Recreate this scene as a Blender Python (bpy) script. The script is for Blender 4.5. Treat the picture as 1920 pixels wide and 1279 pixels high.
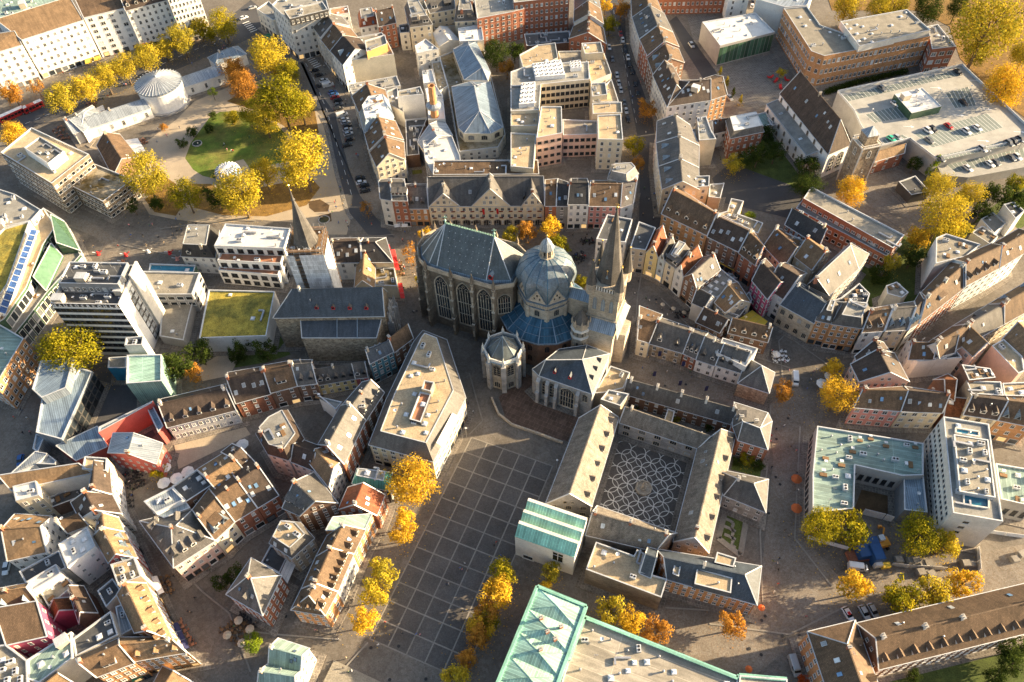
import bpy, bmesh, math, random
from mathutils import Vector, Matrix
from mathutils.bvhtree import BVHTree
random.seed(7)
for o in list(bpy.data.objects): bpy.data.objects.remove(o)
scene = bpy.context.scene
COL = scene.collection
R = math.radians
# ------------------------------------------------------------------ camera (a drone 215 m above the square, looking down 52 degrees)
CAMZ = 215.0
FPX, PITCH, ROLL, IW, IH = 1458.76, 0.91093, -0.033946, 1920.0, 1279.0
cp_, sp_, cr_, sr_ = math.cos(PITCH), math.sin(PITCH), math.cos(ROLL), math.sin(ROLL)
_dn = Vector((0, -sp_, -cp_)); _X = Vector((1, 0, 0)); _fw = Vector((0, cp_, -sp_))
_right = cr_ * _X - sr_ * _dn; _down = sr_ * _X + cr_ * _dn
cam = bpy.data.objects.new('camera', bpy.data.cameras.new('camera')); COL.objects.link(cam)
m = Matrix((_right, -_down, -_fw)).transposed().to_4x4(); m.translation = (0, 0, CAMZ)
cam.matrix_world = m
cam.data.sensor_width = 36; cam.data.lens = FPX / IW * 36
cam.data.clip_start = 1; cam.data.clip_end = 6000
scene.camera = cam
# ------------------------------------------------------------------ light: low late-afternoon sun from the right
SUN_AZ, SUN_EL = R(9.0), R(17.0)
sdir = Vector((math.cos(SUN_EL) * math.cos(SUN_AZ), math.cos(SUN_EL) * math.sin(SUN_AZ), math.sin(SUN_EL)))
world = bpy.data.worlds.new('World'); scene.world = world; world.use_nodes = True
wn = world.node_tree
sky = wn.nodes.new('ShaderNodeTexSky'); sky.sky_type = 'NISHITA'; sky.sun_disc = False
sky.sun_elevation = SUN_EL; sky.sun_rotation = math.pi / 2 - SUN_AZ
sky.air_density = 1.0; sky.dust_density = 3.0; sky.ozone_density = 1.0
bg = wn.nodes['Background']; bg.inputs['Strength'].default_value = 0.08
wb_ = wn.nodes.new('ShaderNodeVectorMath'); wb_.operation = 'MULTIPLY'; wb_.inputs[1].default_value = (1.03, 1.0, .95)      # camera white balance
wn.links.new(sky.outputs[0], wb_.inputs[0]); wn.links.new(wb_.outputs[0], bg.inputs['Color'])
sl = bpy.data.lights.new('sun', 'SUN'); sl.energy = 5.0; sl.angle = R(0.6); sl.color = (1.0, 0.76, 0.46)
so = bpy.data.objects.new('sun', sl); COL.objects.link(so)
so.rotation_euler = sdir.to_track_quat('Z', 'Y').to_euler(); so.location = sdir * 400
vs = scene.view_settings
vs.view_transform = 'Standard'; vs.look = 'None'; vs.exposure = 1.9; vs.gamma = 1.0; vs.use_curve_mapping = False
scene.cycles.max_bounces = 5; scene.cycles.diffuse_bounces = 3; scene.cycles.glossy_bounces = 2
scene.cycles.transmission_bounces = 3; scene.cycles.transparent_max_bounces = 4
# ------------------------------------------------------------------ survey: photo pixel + known height -> metres
def ray(x, y):
    u, v = x - IW / 2, y - IH / 2
    u, v = cr_ * u + sr_ * v, -sr_ * u + cr_ * v
    return Vector((u, FPX * cp_ - v * sp_, -FPX * sp_ - v * cp_))
def G(x, y, z=0.0):
    d = ray(x, y); t = (z - CAMZ) / d.z
    return Vector((d.x * t, d.y * t, z))
TILE = [0.0, 0.0, 0.25026]
def tile(c, r): TILE[:] = [480.0 * c, 959.0 if r == 3 else 320.0 * r, 0.25026]
def full(): TILE[:] = [0.0, 0.0, 1.0]
def px(x, y): return TILE[0] + x * TILE[2], TILE[1] + y * TILE[2]
def P(x, y, z=0.0): return G(*px(x, y), z)
def pts(s, z=0.0): return [P(*(float(k) for k in q.split(',')), z) for q in s.split()]
def ccw(p):
    a = sum(p[i].x * p[(i + 1) % len(p)].y - p[(i + 1) % len(p)].x * p[i].y for i in range(len(p)))
    return p if a > 0 else p[::-1]
# ------------------------------------------------------------------ materials
MATS = {}
def M(name): return MATS[name]
def mk(name, col, rough=0.85, var=0.18, scale=0.35, bump=0.0, kind='plain', metal=0.0, rnd=0.12, col2=None, su=1.0, sv=1.0, spec=0.3, fine=0.14):
    m = bpy.data.materials.new(name); m.use_nodes = True; nt = m.node_tree; N = nt.nodes; L = nt.links
    b = N['Principled BSDF']; b.inputs['Roughness'].default_value = rough; b.inputs['Metallic'].default_value = metal
    b.inputs['Specular IOR Level'].default_value = spec
    uv = N.new('ShaderNodeUVMap'); geo = N.new('ShaderNodeNewGeometry')
    no = N.new('ShaderNodeTexNoise'); no.inputs['Scale'].default_value = scale; no.inputs['Detail'].default_value = 6; no.inputs['Roughness'].default_value = 0.65
    L.new(geo.outputs['Position'], no.inputs['Vector'])
    ramp = N.new('ShaderNodeMapRange'); ramp.inputs[1].default_value = 0.3; ramp.inputs[2].default_value = 0.7
    ramp.inputs[3].default_value = 1 - var; ramp.inputs[4].default_value = 1 + var
    L.new(no.outputs['Fac'], ramp.inputs[0])
    oi = N.new('ShaderNodeObjectInfo')
    rr = N.new('ShaderNodeMapRange'); rr.inputs[3].default_value = 1 - rnd; rr.inputs[4].default_value = 1 + rnd
    L.new(oi.outputs['Random'], rr.inputs[0])
    mul = N.new('ShaderNodeMath'); mul.operation = 'MULTIPLY'; L.new(ramp.outputs[0], mul.inputs[0]); L.new(rr.outputs[0], mul.inputs[1])
    n2 = N.new('ShaderNodeTexNoise'); n2.inputs['Scale'].default_value = 3.2; n2.inputs['Detail'].default_value = 3
    L.new(geo.outputs['Position'], n2.inputs['Vector'])
    r2 = N.new('ShaderNodeMapRange'); r2.inputs[1].default_value = 0.25; r2.inputs[2].default_value = 0.75; r2.inputs[3].default_value = 1 - fine; r2.inputs[4].default_value = 1 + fine
    L.new(n2.outputs['Fac'], r2.inputs[0])
    mu2 = N.new('ShaderNodeMath'); mu2.operation = 'MULTIPLY'; L.new(mul.outputs[0], mu2.inputs[0]); L.new(r2.outputs[0], mu2.inputs[1])
    base = None; hgt = None
    c4 = (*col, 1)
    if kind in ('tile', 'brick', 'seam', 'slab'):
        br = N.new('ShaderNodeTexBrick'); L.new(uv.outputs[0], br.inputs['Vector'])
        br.inputs['Color1'].default_value = c4
        br.inputs['Color2'].default_value = (*(col2 or tuple(c * 0.72 for c in col)), 1)
        br.inputs['Scale'].default_value = 1.0
        cfg = {'tile': (0.42, 0.36, 0.035, 0.5, 0.45), 'brick': (0.5, 0.2, 0.02, 0.5, 1.3), 'seam': (0.62, 40.0, 0.05, 0.0, 1.45), 'slab': (1.1, 1.1, 0.06, 0.5, 1.35)}[kind]
        br.inputs['Brick Width'].default_value = cfg[0] * su; br.inputs['Row Height'].default_value = cfg[1] * sv
        br.inputs['Mortar Size'].default_value = cfg[2]; br.offset = cfg[3]
        mc = tuple(min(1, c * cfg[4]) for c in col)
        br.inputs['Mortar'].default_value = (*mc, 1)
        base = br.outputs['Color']; hgt = br.outputs['Fac']
    elif kind == 'cobble':
        vo = N.new('ShaderNodeTexVoronoi'); vo.inputs['Scale'].default_value = 1.6 * su; L.new(geo.outputs['Position'], vo.inputs['Vector'])
        mx = N.new('ShaderNodeMix'); mx.data_type = 'RGBA'; mx.inputs[6].default_value = c4; mx.inputs[7].default_value = (*(col2 or tuple(c * 0.6 for c in col)), 1)
        sp = N.new('ShaderNodeSeparateColor'); L.new(vo.outputs['Color'], sp.inputs[0]); L.new(sp.outputs[0], mx.inputs[0])
        base = mx.outputs[2]; hgt = vo.outputs['Distance']
    elif kind == 'patch':
        n3 = N.new('ShaderNodeTexNoise'); n3.inputs['Scale'].default_value = su * 0.2; n3.inputs['Detail'].default_value = 8; n3.inputs['Roughness'].default_value = 0.7
        L.new(geo.outputs['Position'], n3.inputs['Vector'])
        cr = N.new('ShaderNodeValToRGB'); cr.color_ramp.elements[0].position = 0.42; cr.color_ramp.elements[1].position = 0.6
        cr.color_ramp.elements[0].color = c4; cr.color_ramp.elements[1].color = (*(col2 or tuple(c * 0.6 for c in col)), 1)
        L.new(n3.outputs['Fac'], cr.inputs[0]); base = cr.outputs[0]
    if kind in ('tile', 'seam', 'slab'):
        mp = N.new('ShaderNodeMapping'); mp.inputs['Scale'].default_value = (1.1, .14, 1); L.new(uv.outputs[0], mp.inputs[0])
        n4 = N.new('ShaderNodeTexNoise'); n4.inputs['Scale'].default_value = .9; n4.inputs['Detail'].default_value = 4; L.new(mp.outputs[0], n4.inputs['Vector'])
        r4 = N.new('ShaderNodeMapRange'); r4.inputs[1].default_value = .32; r4.inputs[2].default_value = .7; r4.inputs[3].default_value = .78; r4.inputs[4].default_value = 1.2; L.new(n4.outputs['Fac'], r4.inputs[0])
        m4 = N.new('ShaderNodeMath'); m4.operation = 'MULTIPLY'; L.new(mu2.outputs[0], m4.inputs[0]); L.new(r4.outputs[0], m4.inputs[1]); mu2 = m4
    mixc = N.new('ShaderNodeVectorMath'); mixc.operation = 'SCALE'
    if base is None:
        rgb = N.new('ShaderNodeRGB'); rgb.outputs[0].default_value = c4; base = rgb.outputs[0]
    L.new(base, mixc.inputs[0]); L.new(mu2.outputs[0], mixc.inputs['Scale'])
    L.new(mixc.outputs[0], b.inputs['Base Color'])
    if bump > 0:
        bp = N.new('ShaderNodeBump'); bp.inputs['Strength'].default_value = bump; bp.inputs['Distance'].default_value = 0.08
        L.new(hgt if hgt is not None else n2.outputs['Fac'], bp.inputs['Height']); L.new(bp.outputs[0], b.inputs['Normal'])
    MATS[name] = m
    return m
# roofs
mk('slate', (0.135, 0.128, 0.12), 0.6, 0.3, 0.25, 0.25, 'tile', spec=0.4)
mk('slate_blue', (0.075, 0.095, 0.12), 0.55, 0.2, 0.2, 0.2, 'tile', spec=0.4)
mk('brown', (0.175, 0.115, 0.07), 0.75, 0.3, 0.3, 0.3, 'tile')
mk('darkbrown', (0.088, 0.064, 0.050), 0.7, 0.3, 0.3, 0.3, 'tile')
mk('black', (0.055, 0.055, 0.056), 0.6, 0.25, 0.3, 0.2, 'tile')
mk('stoneslate', (0.245, 0.215, 0.178), 0.75, 0.3, 0.5, 0.3, 'tile', fine=0.3)
mk('choirslate', (0.115, 0.14, 0.148), 0.5, 0.25, 0.3, 0.2, 'tile', spec=0.5)
mk('redtile', (0.30, 0.095, 0.045), 0.8, 0.3, 0.4, 0.3, 'tile')
mk('rusttile', (0.23, 0.085, 0.035), 0.8, 0.45, 0.8, 0.3, 'tile')
mk('tantile', (0.31, 0.205, 0.115), 0.8, 0.22, 0.3, 0.3, 'tile')
mk('zinc', (0.30, 0.34, 0.38), 0.45, 0.12, 0.2, 0.25, 'seam', metal=0.35)
mk('zincblue', (0.23, 0.30, 0.37), 0.45, 0.15, 0.2, 0.25, 'seam', metal=0.35)
mk('leadblue', (0.045, 0.12, 0.185), 0.42, 0.35, 0.3, 0.2, 'seam', metal=0.25, su=1.6)
mk('copper', (0.25, 0.52, 0.42), 0.6, 0.2, 0.2, 0.3, 'seam', su=1.3)
mk('copperdark', (0.10, 0.33, 0.28), 0.6, 0.25, 0.2, 0.3, 'seam', su=1.3)
mk('coppercube', (0.26, 0.41, 0.35), 0.6, 0.15, 0.2, 0.2, 'seam', su=1.0)
mk('copperpale', (0.32, 0.52, 0.44), 0.6, 0.2, 0.12, 0.2, 'seam', su=1.3)
mk('whiteroof', (0.62, 0.62, 0.60), 0.7, 0.12, 0.3)
mk('greyflat', (0.25, 0.245, 0.225), 0.9, 0.3, 0.25, fine=0.2)
mk('darkflat', (0.075, 0.078, 0.082), 0.85, 0.3, 0.25)
mk('gravel', (0.40, 0.315, 0.205), 0.95, 0.22, 0.3, fine=0.3)
mk('gravelgrey', (0.25, 0.23, 0.19), 0.95, 0.25, 0.3, fine=0.3)
mk('sedum', (0.34, 0.27, 0.05), 1.0, 0.4, 0.4, fine=0.5, kind='patch', col2=(0.15, 0.14, 0.035), su=.8)
mk('mossgravel', (0.30, 0.26, 0.19), 1.0, 0.25, 0.5, fine=0.35, kind='patch', col2=(0.12, 0.085, 0.03), su=0.6)
mk('greenflat', (0.23, 0.32, 0.29), 0.8, 0.2, 0.15, 0.1, 'seam', su=2.2)
mk('deck', (0.33, 0.325, 0.30), 0.9, 0.2, 0.15)
mk('paleflat', (0.37, 0.335, 0.275), 0.9, 0.3, 0.1, 0.0, 'seam', su=5)
mk('terracotta', (0.36, 0.17, 0.10), 0.9, 0.2, 0.5)
mk('solar', (0.035, 0.08, 0.22), 0.2, 0.15, 0.4, 0.0, 'slab', spec=0.6, su=0.9, sv=1.4)
# walls
mk('white', (0.74, 0.735, 0.71), 0.85, 0.10, 0.3)
mk('offwhite', (0.62, 0.60, 0.55), 0.85, 0.14, 0.3)
mk('cream', (0.66, 0.58, 0.43), 0.85, 0.12, 0.3)
mk('beige', (0.50, 0.43, 0.33), 0.88, 0.16, 0.3)
mk('yellow', (0.68, 0.55, 0.26), 0.85, 0.10, 0.3)
mk('lightblue', (0.52, 0.60, 0.64), 0.85, 0.10, 0.3)
mk('pink', (0.62, 0.29, 0.25), 0.85, 0.12, 0.3)
mk('palepink', (0.66, 0.47, 0.40), 0.85, 0.12, 0.3)
mk('magenta', (0.38, 0.075, 0.14), 0.8, 0.12, 0.3)
mk('redwall', (0.40, 0.105, 0.09), 0.75, 0.15, 0.3)
mk('orangewall', (0.62, 0.33, 0.12), 0.85, 0.12, 0.3)
mk('teal', (0.10, 0.27, 0.34), 0.8, 0.12, 0.3)
mk('brick', (0.33, 0.135, 0.08), 0.9, 0.2, 0.5, 0.3, 'brick')
mk('brickorange', (0.46, 0.245, 0.115), 0.9, 0.18, 0.5, 0.3, 'brick')
mk('brickbrown', (0.21, 0.125, 0.085), 0.9, 0.2, 0.5, 0.3, 'brick')
mk('stone', (0.42, 0.36, 0.28), 0.9, 0.25, 0.4, 0.3, 'brick', su=2.0, sv=1.8)
mk('stonedark', (0.20, 0.165, 0.125), 0.92, 0.4, 0.35, 0.35, 'brick', su=1.8, sv=1.6)
mk('stonegrey', (0.34, 0.33, 0.32), 0.9, 0.3, 0.3, 0.3, 'brick', su=2, sv=1.8)
mk('rubble', (0.43, 0.355, 0.255), 0.95, 0.3, 0.8, 0.3, 'cobble', col2=(0.22, 0.17, 0.12))
mk('concrete', (0.38, 0.365, 0.34), 0.9, 0.15, 0.2)
mk('greywall', (0.24, 0.25, 0.26), 0.85, 0.15, 0.3)
mk('darkwall', (0.07, 0.068, 0.066), 0.8, 0.2, 0.3)
mk('trim', (0.66, 0.65, 0.62), 0.7, 0.08, 0.5)
mk('flash', (0.52, 0.54, 0.56), 0.5, 0.15, 0.6, metal=0.2)
mk('dark', (0.03, 0.03, 0.032), 0.6, 0.15, 0.5)
mk('metal', (0.42, 0.43, 0.45), 0.4, 0.1, 0.5, metal=0.6)
mk('acwhite', (0.68, 0.69, 0.70), 0.5, 0.1, 0.8)
mk('wood', (0.20, 0.12, 0.06), 0.8, 0.2, 0.7)
mk('goldmetal', (0.75, 0.5, 0.15), 0.3, 0.1, 0.7, metal=0.9)
mk('bluepaint', (0.02, 0.08, 0.22), 0.5, 0.1, 0.6)
mk('redcloth', (0.55, 0.03, 0.03), 0.8, 0.12, 0.6)
mk('orangecloth', (0.50, 0.13, 0.04), 0.8, 0.12, 0.6)
mk('bluecloth', (0.03, 0.035, 0.10), 0.8, 0.12, 0.6)
mk('whitecloth', (0.74, 0.73, 0.70), 0.8, 0.1, 0.6)
mk('yellowcloth', (0.70, 0.48, 0.06), 0.8, 0.1, 0.6)
mk('greencloth', (0.02, 0.22, 0.10), 0.8, 0.1, 0.6)
def glass(name, col, rough=0.08):
    m = mk(name, col, rough, 0.25, 0.6, spec=0.6, rnd=0.5, fine=0.0); return m
glass('glass', (0.022, 0.028, 0.034)); glass('glasslight', (0.42, 0.45, 0.47), 0.15); glass('glassgreen', (0.06, 0.12, 0.075)); glass('glassblue', (0.12, 0.22, 0.36), 0.12)
glass('glassteal', (0.02, 0.13, 0.20))
mk('shoplit', (0.5, 0.35, 0.15), 0.4)
MATS['shoplit'].node_tree.nodes['Principled BSDF'].inputs['Emission Color'].default_value = (1, .62, .25, 1); MATS['shoplit'].node_tree.nodes['Principled BSDF'].inputs['Emission Strength'].default_value = .22
glass('glassmid', (0.13, 0.14, 0.15), 0.12)
# ground
mk('ground', (0.166, 0.151, 0.132), 0.95, 0.3, 0.07, 0.3, 'cobble', su=0.9, col2=(0.128, 0.112, 0.095), fine=0.24)
mk('asphalt', (0.07, 0.071, 0.076), 0.9, 0.15, 0.1)
mk('sidewalk', (0.21, 0.195, 0.175), 0.92, 0.15, 0.15, 0.1, 'slab')
mk('sand', (0.40, 0.335, 0.25), 0.95, 0.14, 0.1)
mk('soil', (0.10, 0.065, 0.035), 1.0, 0.3, 0.3)
mk('leaflitter', (0.20, 0.12, 0.035), 1.0, 0.35, 0.4, fine=0.4)
mk('lawn', (0.10, 0.155, 0.022), 1.0, 0.4, 0.2, fine=0.45, kind='patch', col2=(0.17, 0.16, 0.04), su=.35)
mk('yardgreen', (0.075, 0.10, 0.025), 1.0, 0.4, 0.2, fine=0.4)
mk('plazadark', (0.122, 0.112, 0.103), 0.93, 0.22, 0.1, 0.2, 'cobble', su=1.6, col2=(0.094, 0.087, 0.08), fine=0.22)
mk('paver', (0.21, 0.19, 0.165), 0.95, 0.26, 0.09, 0.25, 'cobble', su=1.1, col2=(0.17, 0.142, 0.114), fine=0.3)
mk('apron', (0.21, 0.187, 0.16), 0.95, 0.25, 0.2, 0.15, 'slab', su=.8, sv=.8, fine=0.25)
mk('strip', (0.25, 0.232, 0.205), 0.9, 0.15, 0.4)
mk('courtred', (0.13, 0.085, 0.062), 0.95, 0.2, 0.3, 0.1, 'slab', su=1.5, sv=1.5)
mk('redpave', (0.24, 0.085, 0.05), 0.95, 0.2, 0.3)
mk('water', (0.03, 0.045, 0.035), 0.05, 0.2, 0.4, spec=0.6)
mk('paint', (0.75, 0.75, 0.73), 0.8, 0.1, 0.5)
mk('bark', (0.13, 0.095, 0.065), 0.95, 0.2, 2.0)
# ------------------------------------------------------------------ mesh collecting
OCC_V, OCC_F = [], []      # what can hide a window from the drone
class MB:
    def __init__(s): s.v = []; s.f = []; s.mi = []
    def face(s, ps, mi=0):
        n = len(s.v); s.v += [Vector(p) for p in ps]; s.f.append(tuple(range(n, n + len(ps)))); s.mi.append(mi)
    def box(s, lo, hi, mi=0):
        (a, b, c), (d, e, f) = lo, hi
        s.obox(Vector(((a + d) / 2, (b + e) / 2, c)), (d - a) / 2, (e - b) / 2, f - c, 0, mi)
    def obox(s, base, hx, hy, h, ang=0.0, mi=0, bottom=False):
        c, n = math.cos(ang), math.sin(ang)
        q = [Vector((base.x + x * c - y * n, base.y + x * n + y * c, base.z)) for x, y in ((-hx, -hy), (hx, -hy), (hx, hy), (-hx, hy))]
        s.prism(q, base.z + h, mi, bottom=bottom)
    def prism(s, q, ztop, mi=0, top=True, mtop=None, bottom=False):
        n = len(q); t = [Vector((p.x, p.y, ztop)) for p in q]
        for i in range(n):
            j = (i + 1) % n; s.face([q[i], q[j], t[j], t[i]], mi)
        if top: s.face(t, mi if mtop is None else mtop)
        if bottom: s.face(q[::-1], mi)
    def beam(s, p, q, w, h=None, mi=0):
        p, q = Vector(p), Vector(q); h = h or w; d = (q - p)
        if d.length < 1e-6: return
        d.normalize(); u = d.cross(Vector((0, 0, 1)))
        if u.length < 1e-3: u = Vector((1, 0, 0))
        u.normalize(); v = u.cross(d); u *= w / 2; v *= h / 2
        a = [p - u - v, p + u - v, p + u + v, p - u + v]; b = [x + (q - p) for x in a]
        for i in range(4):
            j = (i + 1) % 4; s.face([a[i], a[j], b[j], b[i]], mi)
        s.face(a[::-1], mi); s.face(b, mi)
    def lathe(s, c, prof, n=16, mi=0, a0=0.0, cap=True, a1=None):
        rings = []
        span = 2 * math.pi if a1 is None else a1 - a0
        cnt = n if a1 is None else n + 1
        for r, z in prof:
            rings.append([Vector((c.x + r * math.cos(a0 + span * k / n), c.y + r * math.sin(a0 + span * k / n), c.z + z)) for k in range(cnt)])
        for i in range(len(rings) - 1):
            for k in range(n):
                l = (k + 1) % cnt
                if prof[i + 1][0] < 1e-4: s.face([rings[i][k], rings[i][l], rings[i + 1][k]], mi)
                elif prof[i][0] < 1e-4: s.face([rings[i][k], rings[i + 1][l], rings[i + 1][k]], mi)
                else: s.face([rings[i][k], rings[i][l], rings[i + 1][l], rings[i + 1][k]], mi)
        if cap and prof[-1][0] > 1e-4 and a1 is None: s.face(rings[-1], mi)
    def mesh(s, name, mats, org=Vector((0, 0, 0)), occ=False):
        me = bpy.data.meshes.new(name)
        me.from_pydata([tuple(v - org) for v in s.v], [], s.f)
        for k in mats: me.materials.append(M(k) if isinstance(k, str) else k)
        me.polygons.foreach_set('material_index', s.mi)
        uvl = me.uv_layers.new(name='UVMap'); data = []
        for f in s.f:
            p0, p1, p2 = s.v[f[0]], s.v[f[1]], s.v[f[2]]
            n = (p1 - p0).cross(p2 - p0)
            if n.length < 1e-9 and len(f) > 3: n = (p2 - p0).cross(s.v[f[3]] - p0)
            if n.length < 1e-9: n = Vector((0, 0, 1))
            n.normalize()
            if abs(n.z) > 0.995:
                e = p1 - p0; e.z = 0
                u = e.normalized() if e.length > 1e-6 else Vector((1, 0, 0))
            else: u = Vector((-n.y, n.x, 0)).normalized()
            w = n.cross(u)
            for i in f: data += [s.v[i].dot(u), s.v[i].dot(w)]
        uvl.data.foreach_set('uv', data)
        if occ:
            b = len(OCC_V); OCC_V.extend(s.v); OCC_F.extend([tuple(i + b for i in f) for f in s.f])
        return me
    def build(s, name, mats, parent=None, org=None, occ=False):
        if org is None: org = parent['_o'] if parent is not None and '_o' in parent else Vector((0, 0, 0))
        org = Vector(org)
        o = bpy.data.objects.new(name, s.mesh(name, mats, org, occ)); COL.objects.link(o)
        if parent is not None: o.parent = parent
        else: o.location = org
        return o
def tag(o, label, cat, group=None, kind=None):
    if label: o['label'] = label
    if cat: o['category'] = cat
    if group: o['group'] = group
    if kind: o['kind'] = kind
    return o
def thing(name, label, cat, loc, group=None):
    o = bpy.data.objects.new(name, None); COL.objects.link(o); o.empty_display_size = 1
    o.location = loc; o['_o'] = tuple(loc)
    return tag(o, label, cat, group)
def inst(name, me, parent, loc, rot=(0, 0, 0), scale=(1, 1, 1), mats=None):
    o = bpy.data.objects.new(name, me); COL.objects.link(o)
    if parent is not None:
        o.parent = parent; loc = Vector(loc) - Vector(parent['_o'])
    o.location = loc; o.rotation_euler = rot; o.scale = scale
    if mats:
        for i, k in mats.items(): o.material_slots[i].link = 'OBJECT'; o.material_slots[i].material = M(k) if isinstance(k, str) else k
    return o
def sheet(name, poly, z, mat, label=None, parent=None):
    mb = MB(); mb.face([Vector((p.x, p.y, z)) for p in ccw(poly)])
    o = mb.build(name, [mat], parent)
    if parent is None: o['kind'] = 'structure'
    return o
def inset(poly, d):
    n = len(poly); out = []
    for i in range(n):
        a, b, c = poly[i - 1], poly[i], poly[(i + 1) % n]
        e1 = Vector((b.x - a.x, b.y - a.y)).normalized(); e2 = Vector((c.x - b.x, c.y - b.y)).normalized()
        n1 = Vector((-e1.y, e1.x)); n2 = Vector((-e2.y, e2.x)); k = n1 + n2
        den = max(0.35, 1 + n1.dot(n2)); k = k * (d / den)
        out.append(Vector((b.x + k.x, b.y + k.y, b.z)))
    return out
# ================================================================== building kit
CAMV = Vector((0, 0, CAMZ))
WINS = []          # window candidates, placed once every wall stands
UP = Vector((0, 0, 1))
def unit_window(name, mull=True, fr=0.11):
    mb = MB(); w = 0.5; t = 0.10; f = fr
    for x0, x1, z0, z1 in ((-w, -w + f, 0, 1), (w - f, w, 0, 1), (-w + f, w - f, 0, 0.07), (-w + f, w - f, 0.93, 1)):
        mb.box((x0, -t, z0), (x1, 0.02, z1), 0)
    if mull:
        mb.box((-0.028, -t * 0.8, 0.07), (0.028, 0.02, 0.93), 0); mb.box((-w + f, -t * 0.8, 0.64), (w - f, 0.02, 0.67), 0)
    mb.box((-w - 0.06, -0.2, -0.05), (w + 0.06, 0.02, 0.0), 0)
    mb.face([(-w + f, -0.035, 0.07), (w - f, -0.035, 0.07), (w - f, -0.035, 0.93), (-w + f, -0.035, 0.93)], 1)
    return mb.mesh(name, ['trim', 'glass'])
WM = {'n': unit_window('window', True, .075), 'p': unit_window('window_plain', False, 0.06), 's': unit_window('shop_window', False, 0.04)}
def arch_window(name):
    mb = MB(); k = 8
    prof = [(-0.5, 0), (0.5, 0)] + [(0.5 * math.cos(math.pi * i / k), 0.7 + 0.3 * math.sin(math.pi * i / k)) for i in range(k + 1)]
    inn = [(x * 0.8, 0.06 + z * 0.88) for x, z in prof]
    n = len(prof)
    for i in range(n):
        j = (i + 1) % n
        mb.face([(prof[i][0], -0.14, prof[i][1]), (prof[j][0], -0.14, prof[j][1]), (inn[j][0], -0.14, inn[j][1]), (inn[i][0], -0.14, inn[i][1])], 0)
        mb.face([(prof[i][0], 0.02, prof[i][1]), (prof[j][0], 0.02, prof[j][1]), (prof[j][0], -0.14, prof[j][1]), (prof[i][0], -0.14, prof[i][1])], 0)
        mb.face([(inn[i][0], -0.14, inn[i][1]), (inn[j][0], -0.14, inn[j][1]), (inn[j][0], -0.03, inn[j][1]), (inn[i][0], -0.03, inn[i][1])], 0)
    mb.face([(x, -0.03, z) for x, z in inn], 1)
    for x in (-0.13, 0.13): mb.box((x - 0.02, -0.09, 0.06), (x + 0.02, -0.03, 0.9), 0)
    return mb.mesh(name, ['stone', 'glass'])
WM['a'] = arch_window('arched_window')
def win(root, pos, ang, w, h, key='n', mats=None, name='window'): WINS.append((root, pos, ang, w, h, key, mats, name))
def wall_windows(root, p, q, z0, z1, ex, nf=None, sp=2.7, w=1.15, h=1.7, key='n', mats=None, shop=False, off=0.0):
    e = Vector((q.x - p.x, q.y - p.y, 0)); L = e.length
    if L < 2.2: return
    d = e / L; n = Vector((d.y, -d.x, 0)); mid = (p + q) / 2
    if n.dot(CAMV - mid) <= 0: return
    ang = math.atan2(d.y, d.x); nf = nf or max(1, round((z1 - z0 - 0.6) / 3.1)); fh = (z1 - z0 - 0.3) / nf
    nc = max(1, int((L - 0.5) / sp)); st = L / nc
    if w > st * 0.8: w = st * (.97 if 'full' in ex else 0.8)
    for k in range(nf):
        for c in range(nc):
            b = p + d * (st * (c + 0.5)); hh = fh * .94 if 'full' in ex else min(h, fh * 0.62)
            if k == 0 and shop:
                win(root, Vector((b.x, b.y, z0 + 0.35)) + n * off, ang, min(st * 0.82, 2.6), fh * 0.72, 's', {0: 'dark'}, 'shop_window')
            else:
                win(root, Vector((b.x, b.y, z0 + fh * k + fh * (.03 if 'full' in ex else 0.27))) + n * off, ang, w, hh, key, mats)
def place_windows():
    bvh = BVHTree.FromPolygons(OCC_V, OCC_F)
    eyes = [CAMV, CAMV + Vector((30, 0, 0)), CAMV + Vector((-30, 0, 0))]
    cnt = 0
    for root, pos, ang, w, h, key, mats, name in WINS:
        n = Vector((math.sin(ang), -math.cos(ang), 0)); c = pos + n * 0.45 + UP * (h * 0.7); vis = False
        for e in eyes:
            d = e - c
            if bvh.ray_cast(c, d.normalized(), d.length)[0] is None: vis = True; break
        if not vis: continue
        cnt += 1
        if mats is None:
            r = random.random()
            mats = {1: 'glasslight'} if r < 0.14 else ({1: 'glassmid'} if r < .36 else None)
        elif name == 'shop_window':
            r = random.random(); mats = {0: random.choice(('dark', 'trim', 'wood', 'greywall'))}
            if r < .16: mats[1] = 'shoplit'
            elif r < .4: mats[1] = 'glassmid'
        inst(name, WM[key], root, pos, (0, 0, ang), (w, 1, h), mats)
    print('windows', cnt, 'of', len(WINS))
def bil(q, u, v):
    a = q[0].lerp(q[1], u); b = q[3].lerp(q[2], u); return a.lerp(b, v)
DORM = {}
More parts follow.
